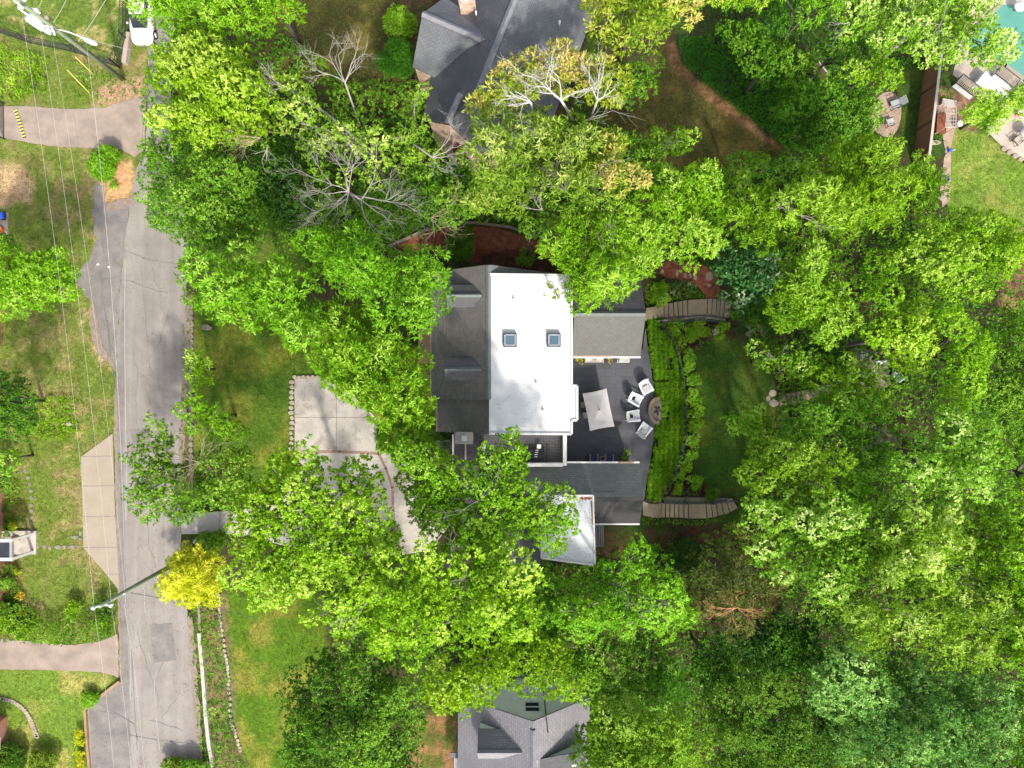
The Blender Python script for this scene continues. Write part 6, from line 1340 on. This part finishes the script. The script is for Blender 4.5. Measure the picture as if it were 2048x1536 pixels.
snag(t,697,383,13.2,(160,100,-95,-140),2.7,4,frm=(740,440,6),seed=6,r0=.085); snag(t,722,400,13.2,(35,75,-60),2.9,4,frm=(700,386,13.1),seed=61,r0=.08); snag(t,668,412,12.6,(150,120,175),2.6,3,frm=(695,386,13.1),seed=62,r0=.065); snag(t,690,350,13.4,(-110,-70,-20),2.4,3,frm=(697,383,13.2),seed=63,r0=.06)
snag(t,770,402,12.6,(-25,5,25,-60),2.2,4,frm=(700,390,13),seed=7,r0=.06)
T('deep green tree right of the bleached fan of limbs',[(740,380),(800,350),(860,340),(910,330),(950,350),(965,400),(940,440),(890,450),(840,470),(780,470),(720,440),(700,410)],9,6,'mid',leaf='mid',s=1.2,gap=.08)
T('bushy tree against the brick gable of the top house',[(855,330),(900,315),(950,325),(960,370),(920,400),(870,385)],7,5,'deep',leaf='deep')
snag(T('thin tree over the long mulch path with bare forking limb',[(880,375),(930,365),(965,395),(955,425),(905,430),(880,410)],8.5,7,'mid',gap=.15,bark='barktan'),862,435,9,(-30,-10,20,45,70),2.6,3,m='barktan',r0=.06,seed=9)
T('dark evergreen clump in the shade below the snags',[(560,430),(640,410),(720,430),(800,460),(790,500),(700,500),(620,490),(560,500)],6,4,'dark',leaf='deep')
T('dark green tree in the shade left of the snags',[(520,330),(600,350),(650,400),(640,460),(560,440),(525,400)],8.5,6.5,'deep',leaf='dark')
# front yard
T('bright star leaved tree at the street side of the front lawn',[(360,535),(375,520),(420,508),(455,495),(505,490),(540,505),(585,520),(610,560),(640,600),(650,650),(640,700),(600,690),(545,702),(530,672),(505,650),(480,630),(440,648),(400,625),(380,600),(358,570)],14,11,'bright',gap=.06,s=1.35,r=1.1)
T('bright star leaved tree against the left roof of the main house',[(600,470),(640,448),(690,455),(720,440),(750,455),(760,490),(800,500),(850,498),(890,510),(912,530),(900,570),(912,600),(895,630),(908,655),(885,665),(860,640),(820,650),(780,640),(740,620),(690,610),(640,580),(605,540)],15,11.5,'bright',gap=.05,s=1.3,r=1.15)
T('bright star leaved tree drooping over the grey driveway',[(640,590),(700,600),(760,620),(820,640),(850,690),(868,740),(860,790),(850,850),(830,858),(800,830),(770,850),(748,838),(720,828),(700,792),(665,775),(640,752),(628,715),(610,680),(620,630)],13.5,10,'bright',gap=.06,s=1.35,r=1.1)
T('green tree behind the driveway corner beside the front wing',[(760,820),(800,800),(845,830),(862,880),(850,930),(800,930),(770,900),(755,860)],9,6,'bright',gap=.05)
T('small bright tree on the kerb wall beside the street shadow',[(350,730),(368,720),(380,700),(395,685),(410,705),(420,735),(415,760),(398,775),(380,765),(365,745)],5,3.5,'bright',leaf='lime',s=.8,r=.6,lower=False)
T('soft green tree in the front lawn shade by the street',[(360,800),(385,785),(420,800),(450,830),(490,840),(490,870),(450,880),(400,865),(365,840)],8,6,'mid',leaf='bright',s=1.0,r=.8)
t=T('thinly leaved olive tree with radiating bare limbs over the street',[(288,845),(315,838),(342,850),(345,885),(360,905),(350,940),(380,930),(430,880),(495,885),(500,960),(512,1010),(480,1035),(430,1020),(400,1030),(360,1045),(330,1035),(300,1040),(262,1018),(255,965),(275,945),(250,915),(262,895),(290,900)],8.2,6.4,'olive',s=.95,r=.75,gap=.06,leaf='mid',bark='barktan',tb=.4)
snag(t,400,925,8.5,(160,175,190,150,140,200,-60,-80,-30,-15),3.1,2,m='barktan',frm=(425,935,3),seed=12,r0=.05)
T('yellow leaved small tree beside the lower utility pole',[(372,1092),(350,1112),(335,1140),(312,1180),(318,1195),(350,1200),(385,1210),(420,1200),(442,1195),(445,1160),(435,1120),(400,1098)],5.5,3.5,'yellow',s=.62,r=.65,gap=0)
# lower centre
T('large bright tree over the driveway mouth',[(606,862),(625,880),(640,905),(660,915),(690,920),(720,918),(748,950),(765,985),(762,1010),(775,1030),(800,1055),(780,1100),(740,1130),(700,1150),(640,1180),(600,1200),(560,1210),(510,1215),(462,1185),(445,1150),(448,1110),(470,1080),(460,1050),(478,1010),(485,985),(520,960),(530,930),(570,915),(595,905),(585,885)],16,12,'lime',gap=.07,s=1.25,bark='barkpale')
t=T('bright tree spreading over the wing roof and terrace corner',[(795,885),(830,870),(850,890),(880,905),(900,925),(940,910),(975,905),(985,875),(1030,865),(1050,880),(1062,900),(1040,925),(1065,965),(1090,955),(1110,930),(1125,935),(1115,970),(1150,975),(1148,1000),(1120,1010),(1140,1025),(1152,1050),(1125,1075),(1140,1110),(1120,1130),(1080,1090),(1040,1060),(1010,1080),(980,1100),(900,1120),(850,1130),(820,1100),(850,1085),(835,1050),(815,1010),(815,960),(790,930),(775,905)],15,12,'lime',gap=.12,s=1.05,r=.95,bark='barkpale',nl=8)
snag(t,960,1000,14.6,(-50,-35,160),2.2,2,frm=(930,1110,10),seed=14,r0=.06); snag(t,1030,1035,14,(-15,5,-40),2.4,2,frm=(960,1060,12),seed=15,r0=.06)
T('bright tree at the front corner of the lower wing beside the driveway',[(785,880),(830,860),(870,895),(905,930),(910,1010),(885,1085),(845,1095),(848,1040),(818,1000),(800,940)],11,8.5,'lime',gap=.05)
t=T('widest bright tree in the middle of the lower lawn',[(700,1140),(760,1110),(830,1090),(900,1105),(960,1090),(1000,1080),(1060,1120),(1080,1160),(1060,1200),(1075,1260),(1040,1300),(1010,1290),(960,1310),(940,1330),(900,1320),(860,1300),(835,1330),(790,1330),(765,1340),(745,1300),(720,1280),(690,1290),(660,1310),(636,1320),(650,1290),(640,1260),(602,1225),(640,1190)],17,12.5,'lime',gap=.06,s=1.3,bark='barkpale')
snag(t,735,1205,16,(130,145,115),2.6,2,frm=(800,1150,13),seed=16,r0=.05); snag(t,880,1160,16.6,(0,15,200,40),2.0,2,frm=(840,1200,12),seed=17,r0=.05); snag(t,905,1120,16,(-60,-40,-90),1.8,2,frm=(880,1160,13),seed=171,r0=.05)
T('rounded bright tree hanging over the pale green gable',[(830,1320),(880,1310),(930,1320),(970,1300),(1030,1290),(1080,1270),(1130,1290),(1150,1330),(1185,1370),(1180,1390),(1140,1400),(1110,1410),(1070,1385),(1020,1380),(985,1400),(965,1425),(930,1440),(920,1455),(905,1440),(880,1410),(855,1380),(835,1350)],14,10,'lime',gap=.04,s=1.15)
T('deep green round tree at the bottom edge left of the mauve house',[(600,1312),(640,1295),(700,1300),(760,1320),(810,1330),(845,1370),(850,1440),(840,1500),(810,1600),(575,1600),(568,1500),(572,1420),(562,1370),(580,1340)],12,8,'dark',leaf='deep',gap=.04,s=1.1,tb=.62,tv=.9)
t=T('open topped green tree with grey forks below the grey annex',[(1280,1072),(1300,1090),(1320,1110),(1345,1120),(1345,1150),(1375,1170),(1388,1200),(1395,1235),(1370,1262),(1340,1280),(1300,1270),(1270,1290),(1230,1270),(1180,1290),(1130,1280),(1090,1250),(1070,1210),(1100,1180),(1140,1170),(1145,1140),(1180,1125),(1210,1130),(1240,1100),(1255,1080)],13,9.5,'mid',leaf='bright',gap=.14,s=1.2,r=.9,bark='barkpale')
snag(t,1260,1250,13,(-95,-60,-120,-40,-150),2.6,2,frm=(1275,1290,7),seed=18,r0=.05)
T('leafy tree filling the gap right of the widest lower tree',[(1060,1150),(1120,1150),(1150,1200),(1140,1260),(1160,1320),(1110,1310),(1070,1270),(1050,1200)],10,7,'deep',leaf='mid')
t=T('pale tipped tree with a spray of bare twigs above the mauve house',[(1070,1280),(1130,1260),(1200,1270),(1250,1290),(1260,1330),(1240,1370),(1200,1395),(1160,1400),(1110,1370),(1075,1330)],10.5,8,'mid',leaf='mid',gap=.12,s=1.1)
snag(t,1190,1300,11,(-160,-150,-170,20,35),2.2,3,m='barktan',seed=19,r0=.04)
T('yellow green tree at the bottom edge right of the mauve house',[(1148,1470),(1175,1430),(1180,1400),(1220,1385),(1260,1400),(1300,1420),(1350,1430),(1400,1430),(1420,1470),(1410,1600),(1170,1600)],13,9.5,'pale',leaf='pale',gap=.05,s=1.15,tb=.3)
T('green tree in the lower middle between the open topped and yellow green trees',[(1250,1290),(1310,1280),(1370,1290),(1390,1340),(1380,1400),(1330,1420),(1270,1400),(1240,1350)],9.5,7,'mid',leaf='mid',gap=.2,s=1.2,tb=.3)
snag(T('slim dark tree with two bare leaders in the lower middle wood',[(1370,1290),(1430,1280),(1480,1310),(1490,1370),(1440,1400),(1390,1380)],8,6,'deep',leaf='deep'),1320,1400,9.5,(-95,-80),2.8,2,r0=.04,seed=20)
t=T('dark drooping conifer with an orange dead bough',[(1370,1150),(1400,1080),(1450,1060),(1510,1080),(1560,1130),(1570,1190),(1530,1250),(1450,1270),(1400,1240)],10,6,'cedar',gap=.12,s=1.3)
snag(t,1475,1215,11,(180,200,170,160,-90,30,15),1.5,3,m='pot',seed=21,r0=.05)
T('dark evergreen behind the drooping conifer',[(1440,1230),(1520,1240),(1600,1230),(1640,1270),(1620,1330),(1540,1340),(1460,1310)],8,5.5,'deep',leaf='dark')
T('mid green tree at the bottom edge, left of the bluish tree',[(1400,1400),(1460,1350),(1540,1340),(1600,1350),(1650,1400),(1690,1480),(1700,1600),(1410,1600),(1420,1470)],9.5,6.5,'mid',leaf='deep',gap=.12,tb=.62)
T('dark green tree above the bluish tree',[(1480,1290),(1560,1250),(1620,1270),(1680,1290),(1700,1350),(1640,1370),(1560,1370),(1500,1350)],9,6,'deep',leaf='deep')
T('large bluish green tree in the lower right corner',[(1620,1330),(1660,1290),(1720,1270),(1800,1300),(1880,1330),(1960,1330),(2010,1370),(2045,1420),(2040,1500),(2010,1560),(1960,1600),(1740,1600),(1700,1530),(1660,1480),(1630,1400)],12,8,'blue',gap=.03,s=1.2,tb=.5)
# right mass
t=T('broad yellow green tree below the back lawn steps',[(1470,1000),(1520,985),(1580,990),(1640,985),(1700,1000),(1740,1040),(1770,1080),(1760,1130),(1730,1160),(1700,1200),(1665,1200),(1640,1170),(1580,1165),(1530,1150),(1500,1120),(1520,1080),(1480,1050),(1455,1020)],15,10.5,'pale',gap=.12,s=1.3,tb=.34)
T('mid green tree right of the back lawn lower end',[(1470,940),(1500,900),(1560,880),(1620,870),(1680,890),(1700,940),(1690,990),(1640,1000),(1560,1000),(1500,1000),(1480,970)],13,10,'mid',leaf='bright',gap=.08)
T('pale crowned tree right of the broad yellow green tree',[(1740,1000),(1800,990),(1860,1000),(1910,1030),(1930,1080),(1925,1130),(1890,1180),(1840,1190),(1780,1190),(1740,1160),(1760,1090),(1730,1040)],16,11.5,'pale',gap=.13,s=1.3,tb=.38)
T('large yellow green tree with ragged lower edge above the bluish tree',[(1665,1200),(1720,1180),(1790,1190),(1860,1190),(1930,1160),(2000,1180),(2020,1230),(1990,1270),(1985,1330),(1960,1345),(1900,1340),(1850,1330),(1830,1300),(1790,1275),(1760,1310),(1735,1315),(1705,1290),(1720,1265),(1680,1240)],15,10.5,'pale',gap=.12,s=1.3,tb=.38)
T('pale green tree at the right edge of the lower wood',[(1930,1020),(1980,1000),(2040,1010),(2100,1030),(2100,1300),(2050,1310),(2020,1250),(1960,1200),(1930,1130)],13,9.5,'mid',leaf='bright',gap=.10)
T('yellow green tree on the right edge above the bluish tree',[(1990,1240),(2040,1230),(2110,1260),(2110,1380),(2050,1350),(2000,1320)],13,10,'pale',leaf='lime')
T('dark tree at the right edge below the bluish tree',[(2030,1400),(2110,1350),(2110,1600),(1990,1600),(2020,1520)],9,6,'deep',leaf='mid')
t=T('pale leaved tree with grey boles above the lower right wood',[(1780,900),(1820,860),(1870,850),(1930,830),(1980,850),(2010,890),(2030,950),(2010,1000),(1950,1010),(1900,1000),(1850,990),(1800,980),(1770,940)],15.5,11.5,'pale',gap=.14,s=1.3,tb=.40,bark='bark')
T('leafy tree covering the clearing steps',[(1560,830),(1620,800),(1700,790),(1760,800),(1800,840),(1790,890),(1740,910),(1680,890),(1620,870),(1560,880)],11,8,'mid',leaf='mid',gap=.1)
snag(T('shaded tree with thick forked grey limb at the right of the wood',[(1700,890),(1760,880),(1790,930),(1780,980),(1720,1000),(1690,950)],10,8,'deep',leaf='mid',gap=.15),1790,880,11,(-150,-130,-170),2.4,2,m='bark',r0=.12,seed=23)
T('light crowned tree just right of the clearing furniture',[(1752,640),(1790,610),(1830,600),(1880,620),(1890,660),(1880,710),(1850,745),(1810,740),(1770,735),(1745,700),(1735,670)],12,9,'pale',leaf='lime',gap=.07,s=1.1)
T('leafy tree covering the left side of the clearing',[(1600,740),(1640,715),(1680,700),(1705,720),(1712,738),(1745,745),(1775,762),(1780,810),(1740,830),(1680,820),(1620,800),(1590,770)],9,7,'mid',leaf='bright',gap=.12)
t=T('pale tree with orange dead twigs at the upper right of the back lawn',[(1485,680),(1510,670),(1540,690),(1580,690),(1625,700),(1620,730),(1600,760),(1560,765),(1540,745),(1510,720),(1480,705)],9,7.5,'pale',leaf='pale',s=.9,r=.7,gap=.05,tb=.35)
snag(t,1560,720,9.6,(180,200,-60,100),1.2,2,m='barkpale',r0=.03,seed=24)
T('pale green tree over the right side of the back lawn',[(1460,830),(1480,800),(1500,795),(1530,820),(1560,840),(1560,880),(1520,890),(1500,880),(1470,860),(1450,845)],8.5,7,'mid',leaf='lime',s=.95,r=.75,gap=.02)
T('green tree overhanging the lower right of the back lawn',[(1470,920),(1490,895),(1540,890),(1560,930),(1540,960),(1500,960),(1475,945)],8,6.3,'mid',leaf='lime',s=1.0,r=.8,trunk=(1545,925))
t=T('large bright tree above the back lawn with a bare grey fork',[(1540,400),(1580,370),(1620,330),(1660,300),(1700,275),(1740,275),(1780,285),(1815,310),(1825,350),(1820,400),(1815,450),(1790,470),(1740,460),(1700,480),(1650,470),(1600,480),(1560,460),(1520,440)],14,11,'bright',gap=.04,s=1.3,r=1.1)
T('bright tree left of the clearing above the back lawn',[(1540,500),(1580,480),(1640,470),(1700,480),(1720,540),(1710,600),(1700,660),(1660,680),(1610,680),(1570,660),(1540,620),(1560,580),(1540,540)],12.5,10,'bright',gap=.06,s=1.3)
snag(T('bright tree with a long bare limb right of the brown lawn',[(1440,380),(1480,350),(1530,370),(1560,420),(1560,470),(1520,500),(1480,480),(1450,440)],11.5,9,'bright',leaf='bright'),1600,430,13.5,(-150,-170,20,40),2.0,2,r0=.06,seed=25)
T('dark bluish tree left of the bright tree by the brown lawn',[(1440,300),(1500,310),(1560,320),(1600,340),(1560,380),(1500,370),(1450,360)],8.5,6.5,'blue',leaf='mid',tb=.3)
T('big green tree at the right of the wood beside the right hand lawn',[(1790,470),(1830,430),(1880,410),(1900,430),(1940,420),(1990,440),(2030,480),(2040,530),(2000,580),(1960,600),(1900,610),(1850,590),(1800,560),(1780,510)],13,10,'mid',leaf='lime',gap=.07,tb=.4)
T('fresh green tree standing against the brown fence',[(1810,300),(1840,300),(1860,330),(1890,320),(1895,370),(1885,410),(1850,430),(1820,420),(1815,360)],9,7,'bright',leaf='bright',s=1.1)
T('bright tree in the middle of the right hand wood',[(1700,500),(1760,480),(1810,530),(1830,580),(1800,620),(1760,640),(1720,640),(1705,600),(1720,550)],12,9.5,'mid',leaf='bright',gap=.08)
T('tall green tree right of centre in the right hand wood',[(1870,600),(1930,600),(1970,640),(1975,720),(1960,780),(1920,830),(1870,840),(1850,790),(1880,740),(1890,670)],13.5,10.5,'mid',leaf='lime',gap=.09,tb=.4)
T('mixed green tree at the right edge above the pale leaved tree',[(1970,600),(2020,620),(2080,640),(2110,800),(2060,900),(2010,880),(1970,820),(1965,740),(1980,680)],9,6.5,'mid',leaf='mid',gap=.12)
T('green tree at the right edge halfway down',[(2010,880),(2060,860),(2110,880),(2110,1020),(2050,1010),(2020,960)],9,7,'mid',leaf='bright',gap=.1)
T('lighter green tree on the right edge below the brown patch',[(1990,440),(2040,440),(2060,500),(2020,560),(1985,520)],11,9,'pale',leaf='lime')
T('leafy tree in the heart of the lower right wood',[(1690,940),(1740,960),(1760,1000),(1740,1030),(1700,1010),(1660,1000)],12,10,'mid',leaf='bright')
T('dark leaved shade tree left of the clearing',[(1590,650),(1650,660),(1690,690),(1670,730),(1610,720),(1580,690)],7,5,'deep',leaf='dark')
T('variegated pale flowered tree above the curved stone steps',[(1435,500),(1480,490),(1520,500),(1560,520),(1560,580),(1520,600),(1490,620),(1455,600),(1445,560),(1430,530)],5.5,3.5,'varieg',s=1.0,r=.85,gap=.0)
T('deep green shrubby tree between the curved steps and the shaded flagstones',[(1455,600),(1520,600),(1570,630),(1560,680),(1530,690),(1520,650),(1470,650),(1450,640)],4.5,3,'deep',leaf='deep',s=1.0,r=.8)
# upper middle and right
T('lime green round tree above the mulch path',[(1290,350),(1330,330),(1370,310),(1410,315),(1440,340),(1455,390),(1450,440),(1440,480),(1410,500),(1370,510),(1330,500),(1300,470),(1310,430),(1280,400)],11,8,'bright',leaf='lime',gap=.04,s=1.1,r=.85)
snag(T('small green tree on the brown lawn with a pale stem',[(1330,260),(1370,245),(1400,255),(1390,290),(1350,320),(1310,330),(1270,310),(1290,280)],7,5.5,'mid',leaf='bright',s=1.0,r=.7,gap=.15),1325,300,7.6,(-30,-50),1.6,2,r0=.04,seed=27)
T('darker green tree on the brown lawn beside the tan tipped crown',[(1230,170),(1270,130),(1310,100),(1325,130),(1322,180),(1290,210),(1250,220),(1215,210)],9,6.5,'mid',leaf='mid',gap=.04)
t=T('tan tipped tree with white branches overlapping the blue roof',[(925,215),(955,190),(970,150),(1005,122),(1055,112),(1100,102),(1130,85),(1165,112),(1200,105),(1240,125),(1272,150),(1245,185),(1215,215),(1190,195),(1170,225),(1140,200),(1110,185),(1070,200),(1045,225),(1010,215),(990,240),(950,255)],13,11.5,'tan',gap=.03,s=.82,r=.74,lower=False,bark='barkwhite',tb=.62,tv=.8)
snag(t,1122,200,14,(-165,-135,-95,-35),2.6,4,frm=(1145,240,9),seed=31,r0=.11,m='barkwhite'); snag(t,1062,205,14,(-160,-120,170),2.3,4,frm=(1068,240,10),seed=32,r0=.09,m='barkwhite'); snag(t,1195,200,14,(-110,-75,-40),2.2,4,frm=(1180,240,9),seed=33,r0=.08,m='barkwhite'); snag(t,1165,243,12.5,(-10,-20),2.8,2,seed=34,r0=.05)
T('tan tipped tree at the top edge right of the blue roof',[(1180,30),(1210,-50),(1420,-50),(1400,0),(1390,40),(1370,70),(1340,60),(1310,90),(1290,110),(1260,90),(1230,110),(1200,90),(1160,90),(1170,60)],13,10.5,'tan',leaf='tan',gap=.05,s=1.1,r=.85,tb=.5,tv=.8)
t=T('feathery green tree with tan tips in front of the blue roof',[(940,240),(990,225),(1040,230),(1090,225),(1140,235),(1200,240),(1230,270),(1240,300),(1200,320),(1220,360),(1190,400),(1150,420),(1110,420),(1080,400),(1040,430),(1000,440),(950,440),(945,400),(965,350),(935,310),(925,270)],13.5,10.5,'feather',leaf='loose',gap=.07,s=1.2,tb=.5,bark='barkpale')
snag(t,1130,380,14,(-60,-120,-90,180),1.8,2,m='bark',r0=.08,seed=35); snag(t,1085,420,13,(180,200,-100),1.6,2,r0=.05,seed=36); snag(t,990,330,14,(30,10),1.4,2,r0=.04,seed=361)
t=T('small tan tipped crown right of the feathery tree',[(1195,280),(1235,275),(1262,300),(1265,340),(1292,330),(1290,365),(1250,370),(1225,400),(1190,400),(1175,385),(1210,350),(1190,320)],13.5,12,'tan',gap=.0,s=.85,r=.75,lower=False,tb=.7,tv=.8)
snag(t,1200,330,14,(60,100,-20,10),1.5,2,r0=.03,seed=37)
T('green tree under the small tan tipped crown',[(1190,290),(1260,260),(1310,300),(1330,350),(1300,400),(1240,410),(1200,400)],9.5,7.5,'mid',leaf='mid',gap=.05)
t=T('bamboo like feathery tree sweeping over the upper wing roof',[(1060,490),(1100,450),(1160,430),(1220,410),(1280,430),(1320,460),(1325,500),(1310,540),(1290,560),(1280,580),(1250,580),(1240,610),(1225,622),(1200,600),(1180,612),(1150,625),(1145,590),(1130,560),(1110,530),(1090,500)],11.5,8.5,'feather',leaf='bright',gap=.03,s=1.1,r=.95,bark='barkpale')
snag(t,1205,500,12.2,(-110,-85,-60),1.5,2,r0=.03,seed=38)
T('thin sprig of leaves over the corner of the white roof',[(1095,560),(1125,545),(1145,570),(1145,610),(1120,615),(1105,590),(1080,585)],10,9.2,'olive',leaf='olive',s=.8,r=.42,gap=.1,lower=False,ts=1.5,nl=2)
T('green tree left of the bamboo like tree above the red mulch',[(1000,440),(1050,425),(1100,430),(1140,450),(1120,480),(1080,480),(1030,460)],10,8,'mid',leaf='mid',gap=.1)
T('mid green tree between the lime tree and the bamboo like tree',[(1230,400),(1290,390),(1310,440),(1300,520),(1340,520),(1400,510),(1430,520),(1400,545),(1330,530),(1280,500)],8.5,6.5,'mid',leaf='bright',gap=.06)
T('dark green tree shading the ivy bed at the top',[(1440,30),(1500,40),(1560,80),(1620,120),(1640,170),(1600,200),(1540,180),(1480,130),(1450,90)],6.5,4.5,'deep',leaf='mid',gap=.08,tb=.35)
T('dark green tree at the top edge left of the pale topped tree',[(1380,-50),(1560,-50),(1600,20),(1620,80),(1560,70),(1500,40),(1430,20)],7.5,5,'dark',leaf='deep',gap=.1,tb=.5)
T('bright tree poking in at the top edge above the ivy bed',[(1390,-50),(1540,-50),(1545,-5),(1515,10),(1500,32),(1480,25),(1460,5),(1420,10),(1395,0)],9,7.5,'bright',leaf='lime',trunk=(1470,-60))
T('star leaved tree at the top edge above the dark wood',[(1555,-50),(1700,-50),(1690,10),(1650,15),(1625,40),(1600,45),(1590,20),(1560,0)],11.5,10,'bright',leaf='bright')
t=T('pale cream tipped tree spreading over the pool corner',[(1660,40),(1690,0),(1720,-50),(1990,-50),(2005,-10),(1985,40),(1990,70),(2040,40),(2110,20),(2110,60),(2060,80),(2045,100),(2010,130),(1985,150),(1960,160),(1930,140),(1895,165),(1880,155),(1870,130),(1840,120),(1810,150),(1780,140),(1800,110),(1760,90),(1720,70),(1690,80),(1670,75)],13,10,'pale',gap=.10,s=1.15,r=.85,tb=.5,bark='barkpale')
snag(t,1880,50,14,(150,180,100,-60),1.8,2,r0=.04,seed=40); snag(t,1700,45,13.5,(120,150),1.6,2,r0=.04,seed=41)
T('bright low tree below the pale cream tipped tree',[(1700,120),(1760,90),(1800,110),(1810,150),(1780,175),(1740,190),(1700,175),(1680,150)],8,6,'mid',leaf='bright',gap=.06)
T('dark tree in the shade left of the round gravel patio',[(1560,170),(1640,150),(1700,180),(1740,210),(1730,270),(1690,300),(1620,320),(1560,290),(1540,230)],6.5,4.2,'deep',leaf='mid',gap=.08,tb=.35)
T('soft bluish green tree half covering the round gravel patio',[(1690,170),(1735,165),(1758,192),(1768,225),(1752,250),(1725,262),(1700,240),(1685,200)],6.5,5,'blue',leaf='mid',s=1.0,r=.7,tb=.35)
T('dark tree at the foot of the ivy bed by the bright tree',[(1600,260),(1660,240),(1720,260),(1700,290),(1650,310),(1600,330),(1560,320)],7.5,5.5,'dark',leaf='deep')
T('dark green tree behind the pale cream tipped tree',[(1620,60),(1680,50),(1760,80),(1740,120),(1680,140),(1630,120)],7,5,'dark',leaf='deep')
T('small yellow green tree between the pool benches and the lower deck',[(1925,215),(1950,180),(1980,180),(2010,165),(2050,175),(2080,200),(2060,230),(2030,240),(2000,240),(1985,265),(1960,258),(1935,245)],5,3.5,'yellow',leaf='lime',s=.8,r=.6,gap=.03,tb=.7)
# left edge
T('rounded bright tree on the left lawn beside the old asphalt shoulder',[(-60,500),(0,490),(50,480),(100,490),(140,520),(148,560),(130,600),(95,630),(50,640),(0,630),(-60,630)],7,4.5,'bright',leaf='lime',s=1.1,gap=.04)
T('dark green tree at the left edge halfway down',[(-60,740),(0,745),(40,755),(70,790),(75,830),(60,870),(20,890),(-60,890)],8,5,'deep',leaf='deep',gap=.05)
T('feathery light green tree at the left edge above the paver row',[(-60,880),(0,880),(40,890),(60,905),(40,930),(0,950),(-60,950)],6,4,'olive',leaf='mid')
T('small leafy tree at the left edge below the blue toy',[(-60,470),(0,468),(35,475),(40,495),(0,505),(-60,500)],4,3,'mid',leaf='mid',s=.9,r=.7)
T('bushy green tree behind the wide brick house bed',[(-60,925),(0,930),(25,945),(28,975),(0,985),(-60,985)],4,2.8,'deep',leaf='mid',s=.9,r=.7)
print('TREES',T.n)
